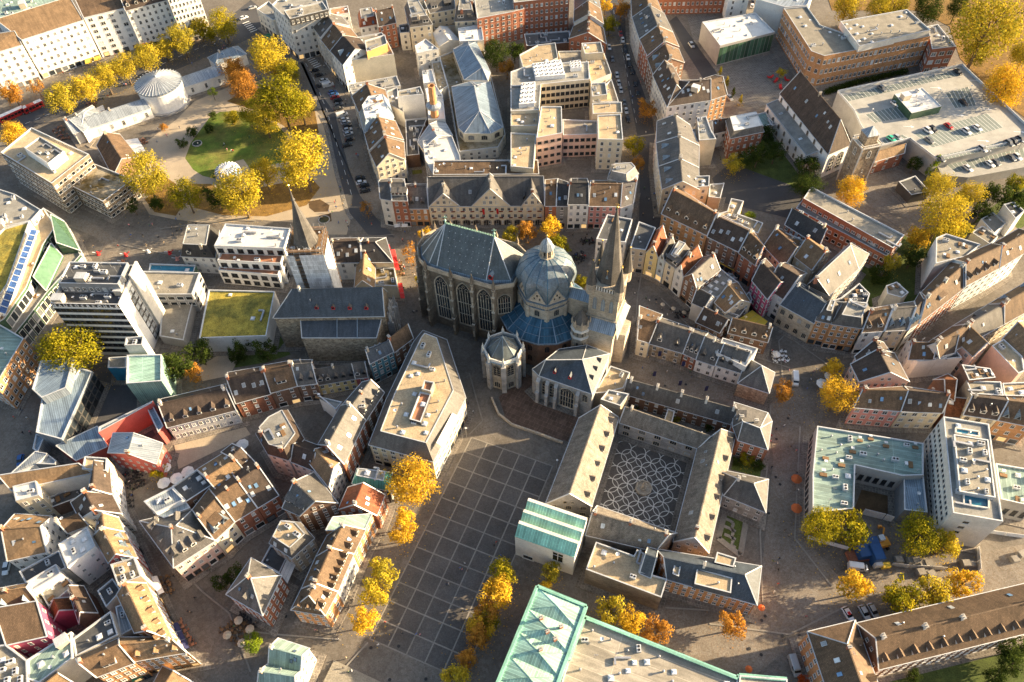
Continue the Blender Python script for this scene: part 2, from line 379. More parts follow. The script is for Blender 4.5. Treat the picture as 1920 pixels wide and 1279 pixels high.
def dormer_mesh(kind, roof, wall='trim'):
    k = (kind, roof, wall)
    if k in DORM: return DORM[k]
    mb = MB()
    if kind == 'g':      # gabled dormer, front at y=0, running back into the roof (+y)
        w, h, g, D = 0.75, 1.35, 0.75, 2.6
        mb.face([(-w, 0, -0.3), (w, 0, -0.3), (w, 0, h), (0, 0, h + g), (-w, 0, h)], 1)
        mb.face([(w, 0, -0.3), (w, D, -0.3), (w, D, h), (w, 0, h)], 1); mb.face([(-w, D, -0.3), (-w, 0, -0.3), (-w, 0, h), (-w, D, h)], 1)
        mb.face([(w + .15, -.2, h - .12), (w + .15, D, h - .12), (0, D, h + g + .05), (0, -.2, h + g + .05)], 0); mb.face([(-w - .15, D, h - .12), (-w - .15, -.2, h - .12), (0, -.2, h + g + .05), (0, D, h + g + .05)], 0)
        mb.face([(-w + .22, -0.04, .25), (w - .22, -0.04, .25), (w - .22, -0.04, h - .1), (-w + .22, -0.04, h - .1)], 2)
    elif kind == 's':    # wide shed dormer
        w, h, D = 1.5, 1.5, 2.8
        mb.face([(-w, 0, -0.3), (w, 0, -0.3), (w, 0, h), (-w, 0, h)], 1)
        mb.face([(w, 0, -0.3), (w, D, -0.3), (w, D, h + .35), (w, 0, h)], 1); mb.face([(-w, D, -0.3), (-w, 0, -0.3), (-w, 0, h), (-w, D, h + .35)], 1)
        mb.face([(-w - .15, -.25, h), (w + .15, -.25, h), (w + .15, D, h + .4), (-w - .15, D, h + .4)], 0)
        for x in (-0.72, 0.72): mb.face([(x - .55, -.04, .3), (x + .55, -.04, .3), (x + .55, -.04, h - .15), (x - .55, -.04, h - .15)], 2)
    elif kind == 'z':    # pointed zinc-sided triangular dormer
        w, h, D = 1.15, 1.9, 2.6
        mb.face([(-w, 0, -0.3), (w, 0, -0.3), (0, 0, h)], 1)
        mb.face([(w + .1, -.15, -.3), (w + .1, D, -.3), (0, D, h + .08), (0, -.15, h + .08)], 0); mb.face([(-w - .1, D, -.3), (-w - .1, -.15, -.3), (0, -.15, h + .08), (0, D, h + .08)], 0)
        mb.face([(-w * .5, -0.04, .1), (w * .5, -0.04, .1), (0.12, -0.04, h * .75), (-.12, -0.04, h * .75)], 2)
    DORM[k] = mb.mesh('dormer_' + kind, [roof, wall, 'glass'])
    return DORM[k]
def small(mats, f):
    mb = MB(); f(mb); return mb.mesh('piece', mats)
def _sky(mb):
    mb.box((-.55, -.75, 0), (.55, .75, .10), 0); mb.face([(-.45, -.65, .115), (.45, -.65, .115), (.45, .65, .115), (-.45, .65, .115)], 1)
def _dome(mb):
    mb.box((-.7, -.7, 0), (.7, .7, .35), 0); mb.face([(-.6, -.6, .37), (.6, -.6, .37), (0, 0, .62)], 1); mb.face([(.6, -.6, .37), (.6, .6, .37), (0, 0, .62)], 1); mb.face([(.6, .6, .37), (-.6, .6, .37), (0, 0, .62)], 1); mb.face([(-.6, .6, .37), (-.6, -.6, .37), (0, 0, .62)], 1)
def _chim(mb):
    mb.box((-.55, -.35, -2.2), (.55, .35, 1.15), 0); mb.box((-.65, -.45, 1.15), (.65, .45, 1.3), 1)
    for x in (-.3, .3): mb.lathe(Vector((x, 0, 1.3)), [(.13, 0), (.1, .4)], 6, 1)
def _ac(mb):
    mb.box((-.9, -.55, 0), (.9, .55, .95), 0)
    for x in (-.42, .42): mb.lathe(Vector((x, 0, .95)), [(.32, 0), (.32, .08), (.24, .08), (.24, .02)], 8, 1)
def _vent(mb): mb.lathe(Vector((0, 0, 0)), [(.22, 0), (.22, .8), (.34, .85), (.30, 1.05), (0, 1.15)], 8, 0)
def _shaft(mb):
    mb.box((-1.6, -1.3, 0), (1.6, 1.3, 2.2), 0); mb.box((-1.7, -1.4, 2.2), (1.7, 1.4, 2.35), 1)
def _duct(mb):
    mb.beam((-2.2, 0, .5), (2.2, 0, .5), .55); mb.beam((2.2, 0, .5), (2.2, 1.8, .5), .55)
    for x in (-1.6, 0, 1.6): mb.box((x - .05, -.3, 0), (x + .05, .3, .3))
def _bal(mb):      # terrace railing bits, table and planter
    mb.box((-.9, -.5, 0), (.9, .5, .45), 1); mb.box((-.5, .8, .68), (.5, 1.6, .74), 0)
    for x, y in ((-.4, .9), (.4, .9), (.4, 1.5), (-.4, 1.5)): mb.box((x - .04, y - .04, 0), (x + .04, y + .04, .68), 0)
def _dish(mb):
    mb.lathe(Vector((0, 0, .9)), [(.02, 0), (.3, .05), (.5, .2)], 8, 0, cap=False); mb.box((-.03, -.03, 0), (.03, .03, .95), 0)
def _ant(mb):
    mb.box((-.03, -.03, 0), (.03, .03, 2.6), 0)
    for z in (1.8, 2.1, 2.4): mb.box((-.5, -.02, z), (.5, .02, z + .04), 0)
SK = {'s': small(['flash', 'glasslight'], _sky), 'b': small(['darkwall', 'glassblue'], _sky)}
CH = {k: small([k, 'concrete'], _chim) for k in ('brick', 'offwhite', 'beige', 'darkwall')}
ME = {'dome': small(['flash', 'acwhite'], _dome), 'ac': small(['flash', 'dark'], _ac), 'vent': small(['metal'], _vent), 'shaft': small(['beige', 'flash'], _shaft), 'duct': small(['metal'], _duct), 'terrace': small(['acwhite', 'wood'], _bal), 'dish': small(['acwhite'], _dish), 'antenna': small(['metal'], _ant)}
PART = {'dome': 'roof_light', 'ac': 'air_unit', 'vent': 'roof_vent', 'shaft': 'roof_hatch', 'duct': 'air_duct', 'terrace': 'terrace_furniture', 'dish': 'satellite_dish', 'antenna': 'antenna'}
def slope_frame(q):
    e = (q[1] - q[0]).normalized(); n = e.cross(bil(q, .5, 1) - bil(q, .5, 0))
    if n.z < 0: n = -n
    n.normalize(); hz = Vector((n.x, n.y, 0))
    if hz.length < 1e-3: hz = Vector((0, -1, 0))
    return e, n, hz.normalized()
def on_slope(root, q, kind, n, roof, ex):
    e, nn, hz = slope_frame(q)
    ang = math.atan2(hz.x, -hz.y)        # unit piece looks to -y
    L = (q[1] - q[0]).length
    for i in range(n):
        u = (i + 0.5) / n if n > 1 else 0.5
        if kind in ('dg', 'ds', 'dz'):
            p = bil(q, u, 0.22 if kind != 'ds' else .3); wm = 'zinc' if kind == 'dz' else ('darkwall' if roof in ('slate', 'black') and random.random() < .5 else 'trim')
            rf = 'zincblue' if kind == 'dz' else roof
            s = random.uniform(.92, 1.08)
            inst('dormer', dormer_mesh(kind[1], rf, wm), root, p, (0, 0, ang), (s * min(1, L / n / 2.2), 1, s))
        else:
            u = u + random.uniform(-.06, .06) / max(1, n) ; v = random.uniform(.32, .62)
            p = bil(q, u, v) + nn * .03
            rt = Matrix((nn.cross(e) if False else e, nn.cross(e), nn)).transposed().to_euler()
            inst('skylight', SK['b' if random.random() < .3 else 's'], root, p, rt, (1, 1, 1))
def parse_ex(ex):
    d = {}
    for t in ex.split():
        if t.startswith('flat'): d['flat'] = t[4:]; continue
        k = t.rstrip('0123456789.,'); v = t[len(k):]; d[k] = v
    return d
def in_poly(p, poly):
    c = False; n = len(poly)
    for i in range(n):
        a, b = poly[i], poly[i - 1]
        if (a.y > p.y) != (b.y > p.y) and p.x < (b.x - a.x) * (p.y - a.y) / (b.y - a.y) + a.x: c = not c
    return c
def clutter(root, poly, z, items, margin=1.3):
    q = inset(ccw(poly), margin); xs = [p.x for p in q]; ys = [p.y for p in q]
    e = max(((poly[i] - poly[i - 1]) for i in range(len(poly))), key=lambda k: k.length); ang = math.atan2(e.y, e.x)
    used = []
    for it in items:
        for _ in range(30):
            p = Vector((random.uniform(min(xs), max(xs)), random.uniform(min(ys), max(ys)), z))
            if in_poly(p, q) and all((p - u).length > 2.2 for u in used):
                used.append(p); s = random.uniform(.85, 1.15)
                inst(PART[it], ME[it], root, p, (0, 0, ang + random.choice((0, 0, math.pi / 2, math.pi))), (s, s, s)); break
WALLW = {'white': 'white', 'offwhite': 'off-white', 'cream': 'cream', 'beige': 'beige', 'yellow': 'yellow', 'lightblue': 'pale blue', 'pink': 'pink', 'palepink': 'pale pink', 'magenta': 'magenta', 'redwall': 'red', 'orangewall': 'orange', 'teal': 'teal', 'brick': 'red brick', 'brickorange': 'orange brick', 'brickbrown': 'brown brick', 'stone': 'stone', 'stonedark': 'dark stone', 'stonegrey': 'grey stone', 'rubble': 'rubble stone', 'concrete': 'concrete', 'greywall': 'grey', 'darkwall': 'dark', 'glassgreen': 'green glass', 'copperdark': 'green copper', 'zinc': 'zinc'}
ROOFW = {'slate': 'slate', 'slate_blue': 'blue slate', 'brown': 'brown tiled', 'darkbrown': 'dark brown tiled', 'black': 'black', 'redtile': 'red tiled', 'rusttile': 'rusty red tiled', 'tantile': 'tan tiled', 'zinc': 'zinc', 'zincblue': 'blue zinc', 'copper': 'green copper', 'copperpale': 'pale copper', 'copperdark': 'green copper', 'whiteroof': 'white flat', 'greyflat': 'grey flat', 'darkflat': 'dark flat', 'gravel': 'gravel', 'gravelgrey': 'grey gravel', 'sedum': 'planted green', 'mossgravel': 'mossy gravel', 'greenflat': 'pale green', 'deck': 'parking deck', 'terracotta': 'terracotta', 'leadblue': 'lead'}
ORD = ['first', 'second', 'third', 'fourth', 'fifth', 'sixth', 'seventh', 'eighth', 'ninth', 'tenth', 'eleventh', 'twelfth']
def house(typ, z, rh, roof, wall, q, label, ex='', name='house', cat='house', z0=0.0, root=None, ridge=None, zin=None):
    """one building: walls, roof and everything fixed to it.  q: traced eave polygon (string at height z, or world points)"""
    if isinstance(q, str):
        if '|' in q:
            q, rp = q.split('|'); ridge = pts(rp, z + rh)
        q = pts(q, z)
    q = [Vector((p.x, p.y, z)) for p in q]
    area = sum(q[i].x * q[(i + 1) % len(q)].y - q[(i + 1) % len(q)].x * q[i].y for i in range(len(q)))
    flip = area < 0
    X = parse_ex(ex); c = sum(q, Vector()) / len(q)
    if root is None: root = thing(name, label, cat, Vector((c.x, c.y, z0)))
    edges = [(q[i], q[(i + 1) % len(q)]) for i in range(len(q))]
    wb = MB(); slopes = []; rb = MB(); trim = MB(); rf = [roof, 'flash']
    def wallq(a, b, za, zb=None):
        if flip: a, b = b, a
        wb.face([Vector((a.x, a.y, z0)), Vector((b.x, b.y, z0)), Vector((b.x, b.y, za)), Vector((a.x, a.y, za))])
    oh = 0.3
    def roofq(ps, mi=0):
        ps = [Vector(p) for p in ps]; n = (ps[1] - ps[0]).cross(ps[2] - ps[0])
        rb.face(ps if n.z >= 0 else ps[::-1], mi)
    top = z
    if typ == 'F':
        par = float(X.get('par', .55) or .55)
        for a, b in edges: wallq(a, b, z + par)
        cq = ccw(q); iq = inset(cq, .35); n = len(cq)
        for i in range(n):
            j = (i + 1) % n; A, B, C2, D = cq[i], cq[j], iq[j], iq[i]; h = Vector((0, 0, par)); h2 = Vector((0, 0, par + .07))
            oq = .06
            rb.face([A + h2, B + h2, C2 + h2, D + h2], 1); rb.face([D + h2, C2 + h2, C2, D], 1); rb.face([A + h * .86, B + h * .86, B + h2, A + h2], 1)
        rb.face([Vector((p.x, p.y, z)) for p in iq], 0); slopes = []
        top = z
    elif typ in ('G', 'H', 'h1', 'h2'):
        a, b, c_, d = q; m1 = (d + a) / 2; m2 = (b + c_) / 2
        ax = (m2 - m1); Lr = ax.length; wd = (((d - a).length + (c_ - b).length) / 2) / 2
        i1 = i2 = 0.0
        if typ in ('H', 'h2'): i1 = min(.45, wd / max(Lr, .1) * .95)
        if typ in ('H', 'h1'): i2 = min(.45, wd / max(Lr, .1) * .95)
        r1 = m1.lerp(m2, i1) + UP * rh; r2 = m1.lerp(m2, 1 - i2) + UP * rh
        dn = Vector((0, 0, -oh * rh / max(wd, .5)))
        o_ab = (a - d).normalized() * oh + dn; o_cd = -((a - d).normalized()) * oh + dn
        A, B, C2, D = a + o_ab, b + o_ab, c_ + o_cd, d + o_cd
        ea = ax.normalized()
        if i1: A, D = A - ea * oh, D - ea * oh
        else: A, D, r1 = A - ea * .12, D - ea * .12, r1 - ea * .12
        if i2: B, C2 = B + ea * oh, C2 + ea * oh
        else: B, C2, r2 = B + ea * .12, C2 + ea * .12, r2 + ea * .12
        roofq([A, B, r2, r1]); roofq([C2, D, r1, r2])
        slopes = [(A, B, r2, r1), (C2, D, r1, r2)]
        for u, v in ((a, b), (b, c_), (c_, d), (d, a)): wallq(u, v, z)
        if i1: roofq([D, A, r1]); slopes.append((D, A, r1, r1))
        else:
            wb.face([d, a, m1 + UP * rh]); 
            for s_ in (A, D): rb.beam(s_ + UP * .06, r1 + UP * .06, .3, .22, 1)
        if i2: roofq([B, C2, r2]); slopes.append((B, C2, r2, r2))
        else:
            wb.face([b, c_, m2 + UP * rh])
            for s_ in (B, C2): rb.beam(s_ + UP * .06, r2 + UP * .06, .3, .22, 1)
        rb.beam(r1 + UP * .04, r2 + UP * .04, .34, .16, 2 if len(rf) > 2 else 0)
        for s_, r_ in (((A, r1), (D, r1)) if i1 else ()) + (((B, r2), (C2, r2)) if i2 else ()): rb.beam(s_ + UP * .05, r_ + UP * .05, .26, .12, 1)
        for u, v in ((A, B), (C2, D)): rb.beam(u, v, .2, .2, 1)
        if i1: rb.beam(D, A, .2, .2, 1)
        if i2: rb.beam(B, C2, .2, .2, 1)
        top = z + rh
    elif typ == 'M':
        ins = float(X.get('ins', 0) or max(.8, rh * .42)); fl = X.get('top', '')
        cq = ccw(q); iq = inset(cq, ins); oq = inset(cq, -.25); n = len(cq)
        for a, b in edges: wallq(a, b, z)
        for i in range(n):
            j = (i + 1) % n; s_ = (oq[i] - UP * .1, oq[j] - UP * .1, iq[j] + UP * rh, iq[i] + UP * rh); rb.face(s_, 0); slopes.append(s_)
            rb.beam(s_[0], s_[1], .22, .2, 1); rb.beam(s_[3] + UP * .05, s_[2] + UP * .05, .28, .2, 1)
        rb.face([p + UP * rh for p in iq], 2); rf.append(X.get('flat', '') or 'greyflat'); top = z + rh
        if flip: slopes = slopes[::-1]; slopes = [slopes[(k + 1) % n - 0] if False else slopes[k] for k in range(n)]
    elif typ == 'S':
        a, b, c_, d = q; C2, D = c_ + UP * rh, d + UP * rh
        for u, v in ((a, b),): wallq(u, v, z)
        wallq(c_, d, z + rh); wallq(b, c_, z); wallq(d, a, z); wb.face([b, c_, C2]); wb.face([d, a, D])
        roofq([a, b, C2, D]); slopes = [(a, b, C2, D)]
        for u, v in ((a, b), (b, C2), (C2, D), (D, a)): rb.beam(u + UP * .05, v + UP * .05, .28, .24, 1)
        top = z + rh
    elif typ == 'P':
        ap = (ridge[0] if ridge else c) * 1.0; ap = Vector((ap.x, ap.y, z + rh)); oq = inset(ccw(q), -.25)
        for a, b in edges: wallq(a, b, z)
        for i in range(len(oq)):
            a, b = oq[i] - UP * .1, oq[(i + 1) % len(oq)] - UP * .1; rb.face([a, b, ap]); slopes.append((a, b, ap, ap)); rb.beam(a, b, .2, .2, 1); rb.beam(a, ap, .22, .14, 1)
        top = z + rh
    elif typ == 'R':
        for a, b in edges: wallq(a, b, z)
        rp = [Vector((p.x, p.y, z + rh)) for p in ridge]
        near = [min(range(len(rp)), key=lambda k: (rp[k].xy - p.xy).length) for p in q]
        n = len(q)
        for i in range(n):
            j = (i + 1) % n
            if near[i] == near[j]: roofq([q[i], q[j], rp[near[i]]]); slopes.append((q[i], q[j], rp[near[i]], rp[near[i]]))
            else: roofq([q[i], q[j], rp[near[j]], rp[near[i]]]); slopes.append((q[i], q[j], rp[near[j]], rp[near[i]]))
            rb.beam(q[i], q[j], .22, .2, 1); rb.beam(q[i] + UP * .05, rp[near[i]] + UP * .05, .24, .12, 1)
        for k in range(len(rp) - 1): rb.beam(rp[k] + UP * .04, rp[k + 1] + UP * .04, .3, .14, 1)
        top = z + rh
    FOOT.append([p.xy for p in q])
    if z0 == 0 and abs(area) > 40:
        APN[0] += 1; ap_q = inset(ccw(q), -1.9); am_ = MB(); am_.face([Vector((p.x, p.y, .1 + APN[0] * .0007)) for p in ap_q])
        for i_ in range(len(ap_q)): am_.face([Vector((ap_q[i_].x, ap_q[i_].y, 0)), Vector((ap_q[(i_ + 1) % len(ap_q)].x, ap_q[(i_ + 1) % len(ap_q)].y, 0)), Vector((ap_q[(i_ + 1) % len(ap_q)].x, ap_q[(i_ + 1) % len(ap_q)].y, .1 + APN[0] * .0007)), Vector((ap_q[i_].x, ap_q[i_].y, .1 + APN[0] * .0007))])
        am_.build('pavement_apron', ['apron'], root)
    wb.build('wall', [wall], root, occ=True)
    base_root = root; roofo = rb.build('roof', rf, root, occ=True); roofo['_o'] = tuple(root['_o'])
    # windows
    if 'w' not in X:
        key = 'a' if 'arch' in X else ('p' if 'pl' in X else 'n'); sp = float(X.get('sp', 0) or 2.7); ww = float(X.get('ww', 0) or 1.15); hh = float(X.get('hh', 0) or 1.7)
        nf = int(X['f']) if 'f' in X else None; blank = [int(k) for k in X['p'].split(',')] if X.get('p') else []
        mats = {0: 'darkwall'} if 'dk' in X else ({0: 'beige'} if 'bg' in X else None)
        for i, (a, b) in enumerate(edges):
            if i in blank: continue
            if flip: a, b = b, a
            wall_windows(root, a, b, z0, z, X, nf, sp, ww, hh, key, mats, shop='g' in X)
            if typ in ('G', 'h1', 'h2') and rh > 3 and i in ((1, 3) if typ == 'G' else ((3,) if typ == 'h1' else (1,))):
                d = (b - a); d.z = 0; d.normalize(); nn = Vector((d.y, -d.x, 0))
                if nn.dot(CAMV - a) > 0:
                    for t in ((-1.1, 1.1) if (b - a).length > 7 else (0,)):
                        win(root, (a + b) / 2 + d * t + UP * .6, math.atan2(d.y, d.x), 1.0, 1.4, key, mats)
    for k, n in X.items():
        n_ = int(float(n)) if n and n.replace('.', '').isdigit() else 1
        if k in ('d', 'D', 'E', 's', 'Sk', 'S', 'z', 'Z', 'q', 'Q', 'sE'):
            idx = {'d': 0, 'D': 1, 'E': 2, 's': 0, 'S': 1, 'z': 0, 'Z': 1, 'q': 0, 'Q': 1, 'sE': 2}.get(k, 0)
            kind = 'dg' if k in 'dDE' else ('dz' if k in 'zZ' else ('ds' if k in 'qQ' else 'sk'))
            if idx < len(slopes): on_slope(roofo, slopes[idx], kind, n_, roof, X)
    if 'c' in X and slopes:
        n_ = int(X['c'] or 1); ck = random.choice(['brick', 'offwhite', 'beige', 'brick'])
        if typ in ('G', 'H', 'h1', 'h2'):
            for i in range(n_):
                t = [.04, .96, .5, .28, .72][i % 5] if typ == 'G' else [.3, .7, .5, .4, .6][i % 5]
                p = r1.lerp(r2, t); inst('chimney', CH[ck], roofo, p + Vector((0, 0, .1)), (0, 0, math.atan2(ax.y, ax.x) + math.pi / 2), (1, 1, random.uniform(.8, 1.3)))
        else:
            for i in range(n_):
                s_ = slopes[i % len(slopes)]; p = bil(s_, random.uniform(.2, .8), .8); inst('chimney', CH[ck], roofo, p + UP * .5, (0, 0, 0), (1, 1, 1))
    items = []
    A_ = abs(area) / 2
    if 'nz' in X: pass
    elif typ in ('F', 'M') and A_ > 25:
        items += random.choices(['vent', 'vent', 'ac', 'dome', 'dish', 'antenna', 'duct'], k=min(9, 1 + int(A_ / 55)))
    elif typ in ('G', 'H', 'h1', 'h2') and slopes and cat in ('house', 'building', 'inn') and A_ > 30:
        for si in (0, 1):
            for _ in range(random.choice((0, 1, 1, 2))):
                u_, v_ = random.uniform(.1, .9), random.uniform(.4, .85); e_, n__, h_ = slope_frame(slopes[si]); p_ = bil(slopes[si], u_, v_)
                if random.random() < .5: inst('skylight', SK[random.choice('sb')], roofo, p_ + n__ * .03, Matrix((e_, n__.cross(e_), n__)).transposed().to_euler(), (.75, .75, 1))
                else: inst('roof_vent', ME['vent'], roofo, p_ - UP * .2, (0, 0, 0), (.8, .8, .9))
        if 'c' not in X:
            p_ = r1.lerp(r2, random.choice((.08, .92, .5))); inst('chimney', CH[random.choice(('brick', 'offwhite', 'beige'))], roofo, p_, (0, 0, math.atan2(ax.y, ax.x) + math.pi / 2), (.9, .9, random.uniform(.7, 1.1)))
        if random.random() < .5: inst('antenna', ME['antenna'], roofo, r1.lerp(r2, random.uniform(.2, .8)), (0, 0, random.random() * 3), (1, 1, 1))
    for k, it in (('k', 'dome'), ('a', 'ac'), ('v', 'vent'), ('x', 'shaft'), ('u', 'duct'), ('t', 'terrace'), ('dish', 'dish'), ('ant', 'antenna')):
        if k in X: items += [it] * int(float(X[k] or 1))
    if items:
        fp = q if typ != 'M' else inset(ccw(q), float(X.get('ins', 0) or max(.8, rh * .42)))
        if typ in ('F', 'M'): clutter(roofo, fp, top, items)
        elif slopes:
            for it in items:
                s_ = random.choice(slopes[:2]); p = bil(s_, random.uniform(.15, .85), random.uniform(.5, .85)); inst(PART[it], ME[it], roofo, p, (0, 0, random.random() * 6))
    return root
FOOT = []; APN = [0]
def row(front, back, zref, items, place, z0=0.0, ex0=''):
    """a terrace of houses: front and back eave lines traced left to right, split by fractions"""
    f = pts(front, zref); b = pts(back, zref); t0 = 0.0
    def along(pl, t):
        Ls = [(pl[i + 1] - pl[i]).length for i in range(len(pl) - 1)]; S = sum(Ls) * t
        for i, l in enumerate(Ls):
            if S <= l or i == len(Ls) - 1: return pl[i].lerp(pl[i + 1], S / l)
            S -= l
    for i, it in enumerate(items):
        t1, z, rh, roof, wall = it[:5]; ex = (it[5] if len(it) > 5 else '') + ' ' + ex0; typ = it[6] if len(it) > 6 else 'G'
        e = 0.004
        q = [along(f, t0 + e), along(f, t1 - e), along(b, t1 - e), along(b, t0 + e)]
        if typ == 'X': q = q[1:] + q[:1]; typ = 'G'      # gable end to the street
        word = ('gable-fronted ' if len(it) > 6 and it[6] == 'X' else '') + WALLW.get(wall, wall)
        lab = f"{word} house, {ROOFW.get(roof, roof)} roof, {ORD[i]} from left, {place}"
        house(typ, z, rh, roof, wall, q, lab, ex, z0=z0); t0 = t1
# ================================================================== ground, streets, squares
full()
g = MB()
for i in range(-8, 8):
    for j in range(-4, 12): g.face([(i * 300, j * 300, 0), (i * 300 + 300, j * 300, 0), (i * 300 + 300, j * 300 + 300, 0), (i * 300, j * 300 + 300, 0)])
g = g.build('ground', ['ground']); g['kind'] = 'structure'
FLN = [0]
def flat(name, mat, s, k=1):
    FLN[0] += 1; return sheet(name, pts(s), 0.004 * FLN[0] + .002, mat)
flat('park_street', 'asphalt', '470,20 520,60 563,105 588,175 612,225 634,320 655,398 690,440 740,445 705,408 674,365 655,318 640,262 628,212 603,178 582,140 560,110 540,70 500,10')
flat('boulevard', 'asphalt', '-60,232 80,190 200,130 330,80 420,40 470,0 520,40 560,105 470,72 345,125 230,170 125,215 60,240 -60,290')
flat('parking_street', 'paver', '582,140 603,178 628,212 640,262 655,318 674,365 705,408 735,420 715,360 700,300 672,210 640,160 600,95 575,110')
flat('market_street', 'asphalt', '1120,-20 1165,60 1178,170 1195,255 1200,330 1198,420 1225,470 1255,440 1232,340 1228,255 1215,170 1195,90 1185,-20')
flat('school_lane', 'asphalt', '1268,30 1300,75 1330,110 1345,140 1320,150 1285,95 1255,40')
flat('school_yard', 'sidewalk', '1285,20 1440,25 1480,60 1475,175 1420,205 1365,180 1330,110 1300,75', 2)
flat('left_street', 'paver', '-20,325 60,380 130,400 185,425 225,455 215,505 190,505 200,468 180,445 120,420 40,385 -20,350')
flat('park_path', 'sand', '130,262 200,283 280,262 330,225 365,190 425,165 470,150 545,165 600,215 622,290 640,360 658,410 650,440 610,440 560,418 480,412 400,420 330,412 280,402 262,372 262,330 215,290 160,275')
flat('lawn', 'lawn', '347,297 358,268 374,246 392,222 412,210 440,208 480,216 520,236 540,255 530,275 490,290 440,303 402,335 380,330 362,318', 3)
flat('leaf_strewn_verge', 'leaflitter', '265,335 300,325 330,345 345,380 330,405 290,398 268,370')
flat('leaf_strewn_verge', 'leaflitter', '352,345 395,345 430,365 520,345 585,335 600,352 575,385 500,406 420,404 365,390')
flat('leaf_strewn_verge', 'leaflitter', '425,190 470,165 545,170 590,205 598,250 560,262 532,236 480,208')
flat('grass_verge', 'lawn', '450,290 520,280 548,262 600,262 606,290 560,300 470,318')
flat('footpath', 'sand', '400,345 470,318 560,298 612,292 614,300 562,308 474,330 404,352')
flat('planting_bed', 'soil', '578,378 600,374 618,385 615,397 590,398 580,390', 3)
flat('planting_bed', 'soil', '598,405 620,400 622,415 600,420', 3)
flat('cathedral_forecourt', 'paver', '1190,640 1440,700 1445,760 1240,740 1170,690', 2)
flat('market_place', 'paver', '1440,760 1500,720 1530,800 1510,960 1500,1000 1580,1090 1920,1020 1960,1160 1500,1200 1400,1279 1100,1300 1100,1060 1280,1110 1420,1140 1450,860', 2)
flat('court_lawn', 'lawn', '755,300 785,295 792,325 760,330', 2)
flat('school_yard', 'paver', '1600,345 1680,310 1720,345 1735,440 1700,470 1690,430 1640,395 1600,370', 2)
flat('timber_yard', 'asphalt', '1335,335 1375,300 1500,330 1520,365 1480,410 1420,395 1355,380', 2)
flat('garden', 'yardgreen', '1350,250 1440,240 1500,300 1520,340 1490,350 1380,310 1350,300', 2)
flat('garden', 'yardgreen', '1620,470 1690,440 1740,460 1760,520 1740,590 1620,600 1600,540', 2)
flat('garden', 'yardgreen', '1720,430 1810,430 1920,340 1960,400 1830,480 1740,480', 3)
flat('garden', 'yardgreen', '1640,1275 1760,1220 1930,1195 1980,1300 1650,1320', 2)
flat('school_park', 'leaflitter', '1540,-40 1960,-60 2050,160 1960,250 1880,190 1800,110 1780,50 1720,20 1560,20', 2)
flat('chapel_garden', 'yardgreen', '440,640 520,620 545,665 500,680 440,690', 2)
flat('chapel_garden', 'sand', '370,690 420,660 450,670 430,705 380,715', 3)
flat('museum_yard', 'asphalt', '120,700 200,680 330,690 310,800 240,860 110,850', 2)
flat('backyard_terrace', 'sand', '325,825 460,800 470,815 335,880', 3)
flat('building_site', 'soil', '1620,905 1690,915 1690,975 1600,960', 2)
flat('cloister_garden_strip', 'yardgreen', '1380,845 1430,860 1425,895 1370,880', 2)
# kerbs beside the park street
def kerb(s, w=1.6):
    p = pts(s); mb = MB()
    for i in range(len(p) - 1): mb.beam(p[i] + UP * .06, p[i + 1] + UP * .06, w, .12)
    o = mb.build('kerb', ['sidewalk']); o['kind'] = 'structure'
kerb('600,215 614,245 632,330 652,400 660,412'); kerb('590,180 600,205')
# the gridded square: sixty dark panels between pale strips
O = G(884.2, 820.3); EX = (G(1036, 874) - O) / 5; EY = (G(693.5, 1198) - O) / 12
sq = MB(); sq.face([O + Vector((0, 0, .004)), O + EY * 12 + Vector((0, 0, .004)), O + EX * 5 + EY * 12 + Vector((0, 0, .004)), O + EX * 5 + Vector((0, 0, .004))])
square = sq.build('gridded_square', ['plazadark']); square['kind'] = 'structure'
pm = MB(); a, b = EX * .03, EY * .03
q = [a + b, EX - a + b, EX - a + EY - b, a + EY - b]
pm.prism([Vector((p.x, p.y, 0)) for p in ccw(q)], .03); pm = pm.mesh('paving_panel', ['plazadark'])
sm1 = MB(); sm1.beam(Vector((0, 0, .02)), EX * 5 + Vector((0, 0, .02)), .38, .06); sm1 = sm1.mesh('paving_strip', ['strip'])
sm2 = MB(); sm2.beam(Vector((0, 0, .018)), EY * 12 + Vector((0, 0, .018)), .38, .06); sm2 = sm2.mesh('paving_strip', ['strip'])
for r in range(12):
    for c in range(5):
        o = bpy.data.objects.new('paving_panel', pm); COL.objects.link(o); o.parent = square; o.location = O + EX * c + EY * r
for r in range(13):
    o = bpy.data.objects.new('paving_strip', sm1); COL.objects.link(o); o.parent = square; o.location = O + EY * r
for c in range(6):
    o = bpy.data.objects.new('paving_strip', sm2); COL.objects.link(o); o.parent = square; o.location = O + EX * c

# painted lane marks and crossings
def dashes(s, n, w=.18, frac=.5):
    p = pts(s); Ls = [(b - a).length for a, b in zip(p, p[1:])]; T = sum(Ls); mb = MB()
    def at_(d):
        for i, l in enumerate(Ls):
            if d <= l or i == len(Ls) - 1: return p[i].lerp(p[i + 1], d / l)
            d -= l
    for k in range(n): mb.beam(at_(T * k / n) + UP * .19, at_(T * (k + frac) / n) + UP * .19, w, .01)
    o = mb.build('lane_marking', ['paint']); o['kind'] = 'structure'
dashes('10,248 120,203 240,150 340,105 440,62', 26); dashes('545,70 585,140 612,205 640,300 662,375', 20); dashes('1150,20 1170,110 1195,240', 14, .14)
for c in ((455, 45), (575, 112)):
    for k in range(6): 
        a = G(c[0] + k * 3, c[1] + k * 3.2); mb = MB(); mb.beam(a + UP * .19, a + Vector((3, 2.2, .19)), .5, .01); o = mb.build('crossing_stripe', ['paint']); o['kind'] = 'structure'

